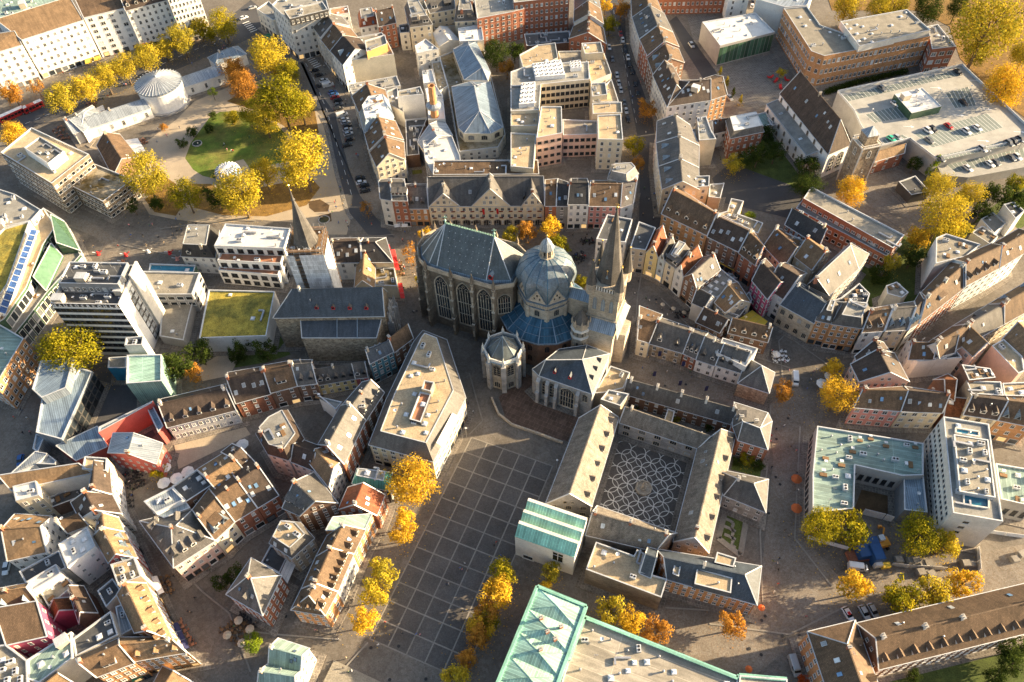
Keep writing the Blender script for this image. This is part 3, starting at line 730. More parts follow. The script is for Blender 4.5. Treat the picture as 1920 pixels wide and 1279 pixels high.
# gutters of larger stones and iron covers let into the paving
def gutter(s, w=.45):
    p = pts(s); mb = MB()
    for a, b in zip(p, p[1:]): mb.beam(a + UP * .2, b + UP * .2, w, .012)
    o = mb.build('gutter', ['strip']); o['kind'] = 'structure'
for s in ('1445,760 1440,860 1425,1000 1430,1130', '1500,800 1495,900 1490,1010 1560,1100', '1330,1170 1480,1190 1640,1110', '430,1180 520,1190 640,1200', '330,1060 380,1110 430,1150 470,1260', '1210,470 1195,560 1190,640', '1240,560 1320,640 1480,690', '1490,640 1560,690 1600,790', '730,560 760,640 770,700', '880,700 905,790 880,815', '560,445 640,450 740,440', '300,430 420,412 480,415', '230,460 330,480', '690,1205 640,1260', '1100,1100 1250,1140 1420,1150', '1560,540 1460,640 1470,730'):
    gutter(s)
rc_ = random.Random(3); cov = MB(); cov.lathe(Vector((0, 0, .2)), [(.45, 0), (.45, .012), (0, .014)], 10, 0); cov = cov.mesh('iron_cover', ['dark'])
for (x0, y0, x1, y1, n) in ((1440, 770, 1500, 1000, 5), (1300, 1150, 1500, 1240, 6), (380, 1090, 560, 1230, 6), (1180, 520, 1260, 660, 5), (220, 410, 440, 470, 6), (700, 430, 790, 700, 6), (1230, 660, 1420, 740, 6), (640, 1210, 820, 1275, 4)):
    for _ in range(n):
        o = bpy.data.objects.new('iron_cover', cov); COL.objects.link(o); o.parent = g; o.location = G(rc_.uniform(x0, x1), rc_.uniform(y0, y1))
# ================================================================== the town, street by street
# ---- top left: boulevard blocks
tile(0,0)
house('F',17,0,'greenflat','offwhite','-120,230 150,140 330,75 500,25 470,-70 -120,-70','pale green flat-roofed block behind the boulevard offices','a3 k4 x1',name='commercial_block',cat='building')
house('F',20,0,'gravel','darkwall','120,110 240,55 320,95 215,150','tan rooftop plant block standing behind the long white office block','w',name='plant_block',cat='building')
house('S',19,3.5,'tantile','white','-160,435 165,338 140,285 -160,330','white office block at the left picture edge with bus stop below','sp3.1 g k0',name='office_block',cat='building')
r_=house('S',20.5,4,'tantile','white','165,300 625,152 550,35 0,205','long white office block with glass arcade entrance on the boulevard','sp3.0 g',name='office_block',cat='building')
house('S',21,3.5,'brown','white','628,135 935,62 905,-20 575,20','white office block with brown roof and roof balcony on boulevard','sp4 ww2.2 g',name='office_block',cat='building')
house('G',21,5,'darkbrown','white','940,78 1252,-5 1225,-75 915,-5','white block with dark dormered roof above the red awning','sp2.6 d5 g',name='office_block',cat='building')
house('F',24,0,'greyflat','white','1256,-8 1478,-70 1440,-140 1235,-80','white block with vertical fins above the green shop sign','sp1.7 ww0.9 hh2.4 pl g',name='shop_block',cat='building')
# bottom-left brown office with white plant room
full()
r_=house('F',16,0,'gravel','stonedark','2,288 60,241 168,291 98,346','brown banded office block with white rooftop plant box','sp2.0 ww1.7 hh1.5 pl k2 f5',name='office_block',cat='building')
house('F',19.5,0,'gravelgrey','white','46,279 76,258 121,285 91,309','', 'w u2 a2',root=r_,z0=16)
house('F',9,0,'mossgravel','stonedark','115,341 166,304 251,338 194,380','low brown office wing with mossy gravel roof beside the park','sp2.0 ww1.7 hh1.5 pl f3',name='office_wing',cat='building')
house('G',6,4,'brown','brickbrown','182,272 212,330 258,294 224,252','garden restaurant with dark and tan pitched roof by the park','w',name='restaurant',cat='building')
# ---- top centre left
tile(1,0)
r_=house('F',20,0,'greyflat','white','120,45 250,165 555,95 520,-30 230,-60','white corner block with rooftop storey at the end of the boulevard','sp2.6 g a2 k2',name='corner_block',cat='building')
house('F',23,0,'gravelgrey','darkwall','210,85 255,150 540,80 500,20','', 'sp2.2 a2',root=r_,z0=20)
house('F',10,0,'greyflat','offwhite','5,75 130,160 215,110 95,15','low grey shop wing left of the white corner block','g sp3',name='shop_wing',cat='building')
house('F',11,0,'terracotta','white','553,72 690,50 700,105 562,128','small white block with bright terracotta flat roof at top','k1',name='shop_block',cat='building')
row('430,212 520,340 655,495','640,135 720,230 860,390',14,[(.3,15,4.5,'slate','white','s2 c1 g'),(.62,14,5,'brown','offwhite','s2 c2 g'),(1,14.5,4.5,'darkbrown','white','z1 c1 g')],'on the park street')
r_=house('F',14,0,'gravelgrey','cream','660,470 1035,415 990,325 945,250 690,300','cream block with tall blank party wall and orange roof terrace','w t2',name='tenement',cat='building')
house('F',17.5,0,'gravelgrey','orangewall','815,312 968,268 985,335 830,395','','p2',root=r_,z0=14)
house('F',6,0,'greyflat','offwhite','690,640 1055,575 1085,650 720,712','low grey terrace roof below the cream party wall','k1 a2',name='shop_roof',cat='building')
house('M',11,3.5,'redtile','white','778,205 915,178 893,90 765,112','white house with red mansard and blue skylights','s2 c2')
house('G',13,4,'darkbrown','brick','918,198 1048,168 1018,62 893,92','red brick house with brown skylit roof behind the cream block','s2 c2')
house('F',9,0,'darkflat','offwhite','1070,195 1160,180 1150,250 1080,255','small dark flat-roofed yard house beside the yellow mansard','k1')
house('M',13,4,'slate','cream','1155,205 1320,182 1238,40 1115,55','cream house with grey mansard and wide dormers, left of pair','q2 c2')
house('G',13,4,'slate','cream','1300,98 1490,62 1480,-30 1232,20','cream house with long grey ridge at the top edge','q2 c2')
house('M',12,4.5,'slate','cream','1490,160 1655,150 1625,10 1508,25','cream house with grey mansard and wide dormers, right of pair','q2 c2')
house('F',15,0,'greyflat','brick','1658,148 1918,98 2010,75 1990,-60 1632,-20','red brick block with dark green flat roof at the top','sp2.6 k2 v3',name='brick_block',cat='building')
house('F',5,0,'mossgravel','offwhite','1330,135 1485,125 1505,195 1335,225','low shed with mossy brown roof at the top','w',name='shed',cat='building')
house('G',8,2,'whiteroof','offwhite','1330,250 1375,345 1525,305 1430,200','white-roofed pitched shed left of the white flat shed','w',name='shed',cat='building')
house('F',10,0,'whiteroof','offwhite','1513,218 1690,190 1708,310 1525,318','white flat-roofed shed beside the tree in the yard','w a1',name='shed',cat='building')
# market hall with blue zinc roofs
hall=house('F',5,0,'mossgravel','offwhite','1510,1080 1525,1145 1815,1110 1870,1010 1765,590 1705,365 1480,390 1375,430 1440,660 1480,900','market hall with two blue zinc roofs and round-arched windows','sp3 f2',name='market_hall',cat='hall')
house('R',9.5,3.5,'zincblue','cream','1475,370 1590,308 1650,312 1758,545 1738,605 1560,600 1510,470|1595,335 1695,505','','arch ww2.6 hh2.2 sp3.4',root=hall,z0=5)
house('R',9.5,5.5,'zincblue','cream','1465,650 1600,612 1755,612 1850,955 1760,1000 1560,1000 1515,955|1635,640 1675,830','','arch ww2.8 hh2.4 sp4 f1 u1',root=hall,z0=5)
house('F',12,0,'whiteroof','offwhite','1190,350 1272,298 1370,375 1205,410','white three-storey yard house with small square windows','sp2.6',)
house('F',8,0,'whiteroof','offwhite','1245,540 1320,526 1345,622 1255,634','little white-roofed yard house beside mossy roofs','a1')
house('F',6,0,'mossgravel','offwhite','1315,475 1385,460 1440,650 1360,700','long mossy roof strip between yard houses and market hall','v2 w',name='shed',cat='building')
house('F',9,0,'whiteroof','offwhite','1268,672 1350,648 1400,720 1420,900 1290,905 1285,740','white-roofed yard house round the tall brick chimney','a2')
house('F',13.5,0,'gravelgrey','white','1060,735 1258,715 1232,655 1060,690','tall white blank party wall block in the courtyard','w c1',name='tenement',cat='building')
house('G',8,3,'zinc','offwhite','1212,1062 1250,1112 1470,1015 1400,890','grey zinc pitched shed with long rooftop light below the chimney','w',name='shed',cat='building')
house('F',9,0,'whiteroof','greywall','1250,1060 1470,1025 1530,1175 1545,1290 1320,1305 1265,1200','white flat-roofed annexe with roof lights beside the market hall','k3 a3',name='annexe',cat='building')
house('F',6,0,'darkflat','brickbrown','1120,905 1285,890 1215,1060 1225,1165 1130,1175','dark courtyard roof crowded with air ducts by the chimney','u3 a4 w',name='plant_roof',cat='building')
house('F',8,0,'greyflat','offwhite','980,690 1060,660 1070,720 1110,850 1000,790','grey yard roof with white dome light behind the street row','k2 a1 w',name='shed',cat='building')
row('722,718 775,842','965,672 1000,790',13,[(1,13,4.5,'brown','beige','s3 S1 c1 g')],'above the zinc mansard on the park street')
house('M',14,4,'zincblue','white','778,850 812,990 1030,880 985,745 835,768','white house with blue zinc mansard and white roof terrace','t2 a1 k1 flatwhiteroof g')
row('812,990 850,1120 905,1235','1040,905 1115,1075 1110,1180',13,[(.55,13,5,'brown','beige','s3 S3 c2 g'),(1,12,5,'brown','cream','s3 S1 c1 g')],'below the zinc mansard on the park street')
# ---- top centre right
tile(2,0)
house('F',18,0,'greyflat','brick','15,28 430,-18 420,-90 0,-60','large red brick block with rows of white windows at the top','sp2.3 f5',name='brick_block',cat='building')
row('640,-40 672,120 708,300','470,-10 470,150 430,260',13,[(.32,13,4,'slate','offwhite','s2 c2'),(.66,13,4.5,'brown','offwhite','s1 c2'),(1,11,4.5,'brown','brick','c3')],'left of the tree-lined street')
house('F',6,0,'darkflat','brickbrown','90,262 430,238 440,325 110,352','dark low yard roofs behind the beige office complex','u2 a3 w',name='yard_roof',cat='building')
off=house('F',13,0,'gravel','beige','55,418 190,345 325,328 345,440 240,492 85,528','beige office complex with gravel roofs and white fan coolers','w v1',name='office_complex',cat='building')
for t in (('F',9,'gravelgrey','345,392 525,388 540,450 370,482','w'),('F',15,'gravel','520,332 665,322 685,402 545,412','w k1'),('F',14,'greyflat','-10,545 150,490 575,470 582,602 218,640 205,832 -10,842','sp2.0 ww1.7 hh1.7 dk f4 u2'),('F',15,'gravelgrey','590,632 700,626 715,716 600,732','w a1'),
 ('F',12,'gravel','545,415 690,405 745,560 590,625','w u1'),('F',13,'gravel','600,735 745,600 800,770 605,775','w'),('F',14,'gravel','600,782 820,772 825,852 605,862','w v1'),('F',15,'gravel','640,872 815,862 832,1055 645,1052','sp2.4 k1 v2'),('F',13,'gravel','-10,842 205,842 200,948 -10,952','w v2'),('F',12,'gravel','-10,1002 182,1012 162,1272 -10,1255','w v2')):
    house(t[0],t[1],0,t[2],'cream',t[3],'',t[4],root=off)
house('F',15,0,'gravel','palepink','218,806 372,806 378,1005 182,1042','','sp2.2 ww1.7 hh1.3 pl dk f4 v1',root=off)
house('F',11,0,'gravelgrey','palepink','378,902 640,912 638,1012 382,1022','','sp2.2 ww1.7 hh1.5 pl dk f3',root=off)
house('F',9,0,'greyflat','brickbrown','222,660 565,640 562,665 224,690','','sp2.0 ww1.5 hh2 f3',root=off)
def fans(poly, z, nx, ny):
    q=[P(*k,z) for k in poly]; mb=MB(); mb.prism(ccw([v.copy() for v in q]), z+2.0, 0); mb.build('fan_cooler',['acwhite','dark'],off)
    fm=MB(); fm.lathe(Vector((0,0,0)),[(.75,0),(.75,.3),(.55,.3),(.5,.05)],10,0,cap=False); fm.lathe(Vector((0,0,.08)),[(.52,0),(.1,.05)],10,1); fm=fm.mesh('cooler_fan',['acwhite','dark'])
    for i in range(nx):
        for j in range(ny): inst('cooler_fan',fm,off,bil(q,(i+.5)/nx,(j+.5)/ny)+UP*2.0)
fans([(175,605),(398,588),(365,475),(152,505)],14,6,4); fans([(52,812),(168,800),(175,640),(72,650)],14,3,5); fans([(440,540),(520,530),(510,480),(430,490)],14.2,3,3)
row('893,-60 905,172 950,290 1045,495 1062,555','1060,-60 1110,60 1190,230 1270,420 1290,470',13,[(.35,13,4.5,'brown','beige','s2 c2'),(.62,14,5,'slate','offwhite','s5 a2 c1'),(.82,14,5,'brown','brick','s1 c3'),(1,13,5,'brown','brickbrown','z2 c2')],'right of the tree-lined street')
r_=house('h1',13.5,5,'darkbrown','offwhite','1058,560 1165,797 1330,735 1205,492','white corner house with brown hipped roof and rows of skylights','s6 sp2.2 c2',name='corner_house')
house('h2',13.5,5,'darkbrown','white','1165,797 1490,748 1455,600 1210,600','','s6 sp3 x1 p3',root=r_)
house('G',12,4,'brown','brickorange','1492,746 1612,706 1520,562 1436,590','orange brick house with white panels beside the white corner house','s1 sp2.5')
row('1092,905 1085,1080 1110,1300 1130,1420','1330,935 1400,1060 1395,1279 1400,1420',13,[(.34,13,4,'slate','palepink','s2 c2'),(.68,13,4,'slate','offwhite','z2 c2'),(1,13,4,'slate','cream','z2 c1')],'below the street tree')
house('F',9,0,'whiteroof','beige','1300,980 1388,975 1402,1062 1310,1066','tiny white roof terrace box behind the slate terrace','w k1',name='roof_box',cat='building')
house('F',13,0,'greyflat','beige','1385,890 1455,878 1490,980 1530,1050 1400,1060','beige blank stair tower behind the slate terrace','w a2',name='stair_tower',cat='building')
house('G',8,3,'darkbrown','white','1480,905 1605,888 1615,975 1510,1000','white yard house with dark brown roof beside the grey mansard','s1')
house('M',11,2.5,'slate','brick','1605,905 1830,862 1885,985 1640,1035','brick house with slate mansard and white flat top','flatwhiteroof sp2.4 q0')
house('F',5,0,'greenflat','beige','1830,865 1900,845 1960,930 1880,960','low beige shed with green roof behind the slate mansard','w',name='shed',cat='building')
full()
cube=house('F',10,0,'whiteroof','concrete','1316,43 1416,26 1452,62 1350,88','white-roofed school hall cube with green glass front','w v3',name='school_hall',cat='hall')
house('F',8,0,'terracotta','brick','1236,0 1365,-3 1365,-25 1230,-25','long low brick building with white garage doors at the top edge','sp2.2 f2',name='school_wing',cat='building')
house('F',12,0,'greyflat','white','1366,0 1405,-5 1400,-30 1360,-30','white apartment end wall with blue balconies at the top edge','sp4',name='apartment_block',cat='building')
# ---- top right: school
tile(3,0)
sch=house('F',15,0,'gravelgrey','brickorange','115,70 322,392 420,428 1215,278 1175,200 700,300 390,195 290,55','long orange brick school with white windows and flat roof','sp2.3 ww1.4 hh2.2 f3 k6 v2',name='school',cat='school')
house('F',17.5,0,'gravelgrey','offwhite','540,168 1040,78 1215,232 682,355','','w k9 v3',root=sch,z0=15)
house('F',12.5,0,'greyflat','brick','1190,205 1270,190 1408,357 1225,377','','sp3.6 ww2.6 hh2 f3 k1',root=sch)
house('F',14,0,'zinc','lightblue','-90,0 128,62 290,48 345,-60 60,-120','pale blue building behind the school at the top','w',name='school_annexe',cat='building')
house('G',7,2.5,'tantile','brick','775,1215 1022,1142 1010,1085 760,1150','red brick gatehouse with tan roof beside the church tower','sp4 p1',name='gatehouse',cat='gatehouse')
# ---- left edge: glass department store, tower
full()
tile(0,1)
gl=house('F',8,0,'gravelgrey','glassgreen','-60,1320 60,1300 200,1130 350,930 610,640 485,380 330,285 220,380 40,830 -60,1100','department store with green glass terraces and solar strip roof','t6 sp2.2 ww2 hh2.4 pl f2 full',name='department_store',cat='building')
house('F',12.5,0,'gravel','glassgreen','-60,1180 40,1120 205,880 330,560 420,430 330,285 225,385 60,830 -60,1040','','t7 sp2.2 ww2 hh2 pl f1 full nz',root=gl,z0=8)
house('S',9,5,'glassgreen','glassgreen','600,600 485,385 425,400 470,610','','w',root=gl,z0=8)
house('S',9,4,'glassgreen','glassgreen','345,900 470,640 420,600 290,850','','w',root=gl,z0=8)
full()
house('F',18,0,'sedum','offwhite','-30,470 8,430 57,416 15,535 -30,600','','w nz',root=gl)
house('F',15,0,'greyflat','offwhite','-20,350 30,366 78,395 60,415 8,428 -30,440','grey-white jumbled roofs beside the sedum roof, left edge','k2 a3 x1',name='shop_block',cat='building')
house('F',9,0,'gravelgrey','concrete','269,510 376,513 361,554 293,554','low office wing with grey gravel roof and glass front beside the tower','sp3 ww2.6 hh2.2 pl k1',name='office_wing',cat='building')
house('F',6,0,'glassteal','glassgreen','282,496 368,499 364,513 280,509','low teal glass pavilion roof beside the cafe square','w',name='glass_pavilion',cat='pavilion')
house('F',4,0,'gravelgrey','concrete','305,565 362,570 345,640 300,632','low grey yard roof below the gravel office wing','w',name='yard_roof',cat='building')
house('M',9,4.5,'black','white','340,480 352,432 410,432 402,483','white house with steep black roof and dormers near the cafe square','d2 c1')
ap=house('F',14,0,'whiteroof','white','402,463 423,421 545,430 533,468','white apartment block with stepped balconies and white roof','sp3.4 ww2.2 hh2.2 dk k2 a1',name='apartment_block',cat='building')
house('F',7,0,'terracotta','white','410,508 420,486 530,492 522,518','','sp3.4 ww2.4 hh2.2 dk t2',root=ap)
house('F',10.5,0,'terracotta','white','408,490 416,474 532,478 527,496','','sp3.4 ww2.4 hh2.2 dk t2',root=ap)
house('F',7.5,0,'sedum','white','392,545 516,548 500,632 374,636','white hall with bright planted green roof below the apartments','w k2 u1 nz',name='planted_roof_hall',cat='hall')
# ---- centre left: houses round the scaffolded church
tile(1,1)
house('G',9.5,4.5,'darkbrown','white','600,688 785,684 800,505 568,508','white house with dark brown roof right of the scaffolded tower','s3 sp3 c2')
house('h1',9.5,4,'black','cream','800,684 1022,682 968,502 802,508','cream house with black hipped roof by the red awnings','s0 w')
house('G',8,4,'tantile','cream','738,880 762,640 890,670 885,880','narrow tan-roofed chapel wing between church and red awnings','S3 w',name='chapel_wing',cat='building')
house('F',6,0,'mossgravel','cream','888,732 1040,736 1060,872 888,868','low mossy flat roof behind the red awnings','a3 v2 w',name='shop_roof',cat='building')
# hotel terrace on the square behind the choir
row('930,205 1000,222 1135,222','930,70 965,60 1110,62',14,[(.45,14,3.5,'slate','offwhite','g'),(1,14,3.5,'slate','brick','q2 g sp2')],'corner of the hotel row',ex0='f4')
house('G',9.5,5,'slate','brickorange','1137,282 1290,282 1278,100 1122,100','orange brick house with slate roof left of the triple-gabled hotel','d2 s1 g sp2.2')
tile(2,1)
row('246,262 327,262 417,262','250,70 340,60 430,90',11.5,[(.5,11.5,4,'brown','brick','s1 g sp1.9'),(1,11.5,4.5,'black','greywall','s2 g sp1.9')],'right of the triple-gabled hotel')
house('G',13,4,'black','white','420,250 575,250 560,60 445,60','white house with black roof between dark house and pink house','s1 c1 g sp2.2')
house('G',12,4.5,'brown','pink','577,262 812,265 822,75 592,75','pink house with brown roof and orange flower balcony','s3 g sp2.2')
house('G',11,4.5,'slate','white','815,275 905,245 945,40 760,60','white corner house with slate skylit roof at the street mouth','S3 s1 g')
house('M',15,3,'greyflat','cream','745,-20 900,-30 945,20 860,90 720,60','cream house with white diamond dormers behind the pink house','s2 c1')
house('F',12,0,'darkflat','white','630,520 712,335 902,372 850,545','white neoclassical house with dark flat roof behind the spire','k1 t1 sp2.4')
row('878,595 1008,612 1105,650 1160,690 1235,745 1310,815 1385,880','945,395 1062,430 1140,500 1240,560 1345,600 1440,650 1560,740',11.5,
 [(.20,12,1.5,'darkflat','beige','g sp2.4','F'),(.36,11.5,4.5,'redtile','yellow','g sp2.2','X'),(.47,11,3.5,'slate','lightblue','g','X'),(.62,12,3,'slate','cream','g q2 k1','M'),(.78,11,4.5,'rusttile','white','g sp2.2','X'),(1,11.5,4.5,'slate','brickbrown','g sp2.4 s2','X')],'facing the cathedral tower')
house('G',9,4,'black','white','1350,985 1440,1025 1520,960 1400,890','little white half-timbered gable house at the row end','sp1.8 g p0')
house('F',8,0,'greyflat','offwhite','1400,890 1560,740 1700,850 1530,960','grey flat roof with square roof lights behind the gabled row','k7 w',name='shop_roof',cat='building')
house('G',8.5,4,'tantile','beige','1520,985 1600,1060 1790,990 1690,835','tan and dark roofed inn behind the half-timbered gable','s2 S1 c1',name='inn',cat='inn')
row('1120,318 1310,395 1480,490 1600,560 1740,610 1830,690','1250,130 1400,250 1530,318 1700,400 1830,450 1900,560',13,[(.48,13,5.5,'brown','brickorange','d5 c2 g s1'),(.8,12.5,5,'darkbrown','brickbrown','s5 c1 g'),(1,12,5,'brown','brick','d3 c1 g')],'on the shopping lane')
house('F',13,0,'gravelgrey','cream','1325,135 1475,125 1480,45 1330,50','cream rear tenement with flat roof above the shopping lane','sp2.6 k2',name='tenement',cat='building')
house('F',9,0,'gravelgrey','beige','1470,205 1560,215 1590,100 1480,110','tan rear annexe behind the cream tenement','w k1',name='annexe',cat='building')
house('F',10,0,'gravel','beige','1540,330 1610,310 1640,215 1735,235 1690,330 1880,400 1840,480 1710,410','sunlit gravel roof behind the shopping lane houses','w a3 k2',name='shop_roof',cat='building')
house('G',12.5,4,'darkbrown','magenta','1800,820 1915,960 2060,830 1900,660','magenta house with dark roof on the shopping lane','sp2.0 g')
# ---- right: gabled streets
tile(3,1)
sc2=house('F',10,0,'gravelgrey','brick','262,215 322,128 1018,490 935,590','long two-tier school wing with pale flat roof beside the yard','sp2.2 ww1.6 hh1.2',name='school_wing',cat='building')
house('F',7,0,'greyflat','brick','205,290 262,215 935,590 885,650 590,490 450,420','','sp2.2 ww1.5 hh1.6 pl',root=sc2)
house('G',12,4.5,'black','brick','130,400 385,560 440,440 190,300','brick house with black skylit roof and green terrace','s2 sp2 a2')
house('F',10,0,'greyflat','brickbrown','70,560 130,470 330,560 210,640','brown yard house with grey roof and green canopy','t2 a2 w')
house('R',11,7,'slate','stonegrey','290,860 460,940 680,735 760,625 620,540 440,700|360,800 620,560','grey-roofed assembly hall with round turret','S3 c1',name='assembly_hall',cat='hall')
house('G',10,4.5,'brown','cream','-30,560 120,720 260,560 100,440','cream rear house with tan roof left of the assembly hall','s1 c1')
house('G',11,4.5,'tantile','beige','200,640 330,740 470,610 330,500','beige rear house with tan roof beside the assembly hall','s1 c2')
house('G',12,5,'darkbrown','white','-20,870 115,960 290,770 130,690','white house with dark glass-topped roof, right of the magenta house','s1 sp2 g')
house('G',11,5,'slate_blue','stone','95,1000 350,1140 450,995 270,850','medieval stone town house with arcade arches and dark slate roof','arch sp3 ww1.8 hh2.6 f2 s1',name='stone_house')
house('M',12.5,4,'slate','brickorange','360,1120 480,1145 525,1010 415,1000','orange brick corner house with white window bands and turret','sp1.9 s2 g f4',name='corner_house')
house('M',13,3.5,'slate','brickorange','480,1148 700,1180 760,1030 560,1000','orange brick gabled house with stone bands, facing right street','sp1.9 f4 g')
house('F',13,0,'darkflat','offwhite','460,990 540,960 680,850 760,930 740,1000','dark rooftop terrace with white parapets behind the brick corner','t2 a2 w',name='roof_terrace_house')
row('700,1210 910,1195 1000,1190 1060,1190 1190,1100 1215,1010 1640,790 1918,620','750,1040 900,1010 1100,980 1110,915 1180,910 1060,800 1600,600 1880,440',12,
 [(.10,12,4.5,'brown','white','d2 c1 g'),(.2,12,4.5,'slate','cream','z2 c1 g'),(.27,12,4,'darkbrown','offwhite','z3 g'),(.6,12,5,'brown','brick','s3 S3 c3 q1'),(.82,13,5,'brown','lightblue','d4 c1'),(1,12.5,4.5,'brown','white','c2 s2')],'on the right-hand street')
house('F',13,0,'gravelgrey','white','1255,510 1330,480 1590,560 1480,650 1250,705','white tall block with roof terrace above the yellow trees','w t3',name='tenement',cat='building')
house('F',5,0,'gravelgrey','white','1590,370 1680,320 1780,400 1690,480','low white garden block with gravel roof on the right','w',name='garden_block',cat='building')
house('F',9,0,'darkflat','offwhite','1760,260 1840,240 1918,310 1850,370','dark-roofed terrace block at the right edge','k2 w',name='garden_block',cat='building')
house('F',5,0,'gravelgrey','offwhite','1520,470 1600,420 1720,500 1660,560','low white roof terrace block on the right','t2 w',name='garden_block',cat='building')
house('F',4,0,'darkflat','darkwall','975,90 1100,45 1210,165 1070,190','dark garden pavilion with pale roof in the school yard','w',name='yard_pavilion',cat='pavilion')
house('F',8,0,'gravelgrey','offwhite','880,870 960,840 1050,920 1000,960 890,930','small white terrace block below the school garden','t2 w',name='garden_block',cat='building')
# lower street side, right edge
row('1140,1330 1300,1215 1520,1090 1720,960 1960,820','1280,1400 1480,1300 1700,1180 1850,1100 2050,990',11,[(.3,11,5,'brown','offwhite','S2 c2'),(.62,11,5,'slate','offwhite','c2 q1'),(1,11,5.5,'brown','beige','z2 c2')],'along right picture edge')
# ---- right middle: rows by the white tower
tile(3,2)
house('G',10.5,5,'darkbrown','palepink','625,170 690,300 1055,300 945,90','pink-fronted end house with dark and orange roof slopes','s1 c1 p3 sp2')
house('G',10.5,5,'darkbrown','palepink','655,110 690,195 950,130 865,10','slate-roofed end house behind the pink-fronted end house','s1 c2 sp2')
row('645,490 1000,520 1310,530','700,360 1000,335 1330,385',10,[(.53,10,4.5,'brown','pink','c1 s1 sp2.4 ww1.5'),(1,10,4.5,'darkbrown','cream','s4 sp2.4 ww1.5')],'facing the building site')
house('S',8,1.5,'rusttile','brick','1315,570 1470,582 1485,450 1330,435','small brick house with rusty red roof beside the white tower','k1 w')
house('G',10,4,'rusttile','brickbrown','1395,440 1330,390 1240,290 1350,245','rust-red roofed rear house between white walls','w')
row('1465,545 1720,585 1990,640','1510,385 1760,410 2050,420',11,[(.5,11,4,'darkbrown','cream','d3 g arch ww1.6 hh2'),(1,11,4,'brown','brickorange','z3 g')],'right of the white tower')
house('G',10,4,'brown','offwhite','1055,130 1245,130 1240,10 1040,0','off-white rear house with brown roof behind the pink row','c1 s1')
house('G',11,4,'darkbrown','white','1245,120 1400,80 1380,-60 1240,-20','white rear house with dark roof and blank side wall','w c1')
house('F',9,0,'darkflat','white','1120,160 1330,140 1450,130 1400,70 1060,130','white courtyard walls with dark roof beside the rear houses','w a3')
house('F',13,0,'gravelgrey','brickbrown','1445,180 1660,210 1700,280 1500,300','brown brick block with planted roof terrace and white rail','t4 w',name='terrace_block',cat='building')
house('F',12,0,'gravelgrey','beige','1480,300 1740,310 1760,415 1520,400','beige block with grey gravel roof beside the planted terrace','a1 w k1',name='terrace_block',cat='building')
house('F',12,0,'gravel','beige','1750,320 1990,310 2000,420 1765,415','tan gravel-roofed block at the right edge','k2 x1 w',name='terrace_block',cat='building')
house('G',11,4,'tantile','palepink','1400,-20 1540,110 1660,20 1530,-110','pale house with tan roof at the far right','c1 s1')
house('F',11,0,'gravel','palepink','1670,40 1760,-10 1900,120 1918,230 1870,250','pink walled block with tan roof at the far right','w',name='tenement',cat='building')
house('G',11,4,'tantile','beige','1760,-20 1918,130 2100,60 1900,-150','beige block with sunlit tan roof at the right edge','w')
# town archive with green roof and white tower
ar=house('F',9,0,'greenflat','concrete','365,640 1160,770 1160,1010 1000,1015 650,935 640,1260 330,1290 330,1000','pale green-roofed building under renovation around a courtyard','sp2.0 ww1.3 hh3 pl dk f1 a6 t9 v6',name='renovated_building',cat='building')
house('F',9,0,'greenflat','concrete','1700,920 1990,970 2010,1250 1740,1190','green-roofed wing right of the white tower','sp2.0 ww1.3 hh3 pl dk f1 a2 t2',name='renovated_wing',cat='building')
house('F',7,0,'zincblue','greywall','1010,1010 1160,1015 1190,1290 1015,1270','','w',root=ar)
# ---- left middle: angular museum, copper cube, red house
tile(0,2)
house('F',13,0,'greenflat','brickorange','185,-15 -30,345 -300,200 -80,-170','orange brick block with window columns at the left edge','sp2.4 f4 ww1.6',name='brick_block',cat='building')
mu=house('F',12,0,'zincblue','zinc','310,150 560,130 500,355 318,430 245,365','angular blue zinc museum with dark glass side wall','w nz',name='museum',cat='museum')
house('F',9,0,'zincblue','zinc','605,205 698,232 470,742 275,690 320,430 512,355','','sp2.7 ww2.6 hh2.6 pl dk f3 full nz p0,2,3,4,5',root=mu)
house('F',5,0,'zincblue','zinc','275,700 345,712 290,840 250,810','','w nz',root=mu)
house('S',4,1.5,'zinc','white','60,1010 270,925 370,860 280,845','low zinc and glass gatehouse beside the museum forecourt','w',name='gatehouse',cat='building')
house('F',4,0,'zinc','greywall','270,925 420,930 430,900 370,855','dark zinc entrance block beside the low gatehouse','w',name='entrance_block',cat='building')
house('F',13,0,'coppercube','coppercube','950,325 955,110 1215,105 1215,305','green copper cube building with tall side slots','w nz',name='copper_cube',cat='building')
house('F',7,0,'gravelgrey','glassteal','818,128 950,120 950,208 812,206','small teal glass bay left of the copper cube','w nz',name='glass_bay',cat='building')
rd=house('F',9,0,'zincblue','redwall','742,690 1142,470 1150,452 745,648','red wedge building with blue zinc roof strip','w nz',name='red_wedge',cat='building')
house('S',5.5,1.5,'zincblue','redwall','570,895 805,790 745,655 437,800','','w nz',root=rd)
house('F',7,0,'zincblue','redwall','1142,470 1230,640 1190,690 1100,500','','w nz',root=rd)
house('G',9,3,'zinc','redwall','1165,915 1212,765 850,690 812,835','red house with pale zinc roof and small square windows','s0 sp2.4 ww.9 hh.9 c1',name='red_house')
house('G',8,5,'darkbrown','white','1252,642 1765,512 1690,322 1212,432','long white house with dark brown roof and five white dormers','d5 sp1.9 c2')
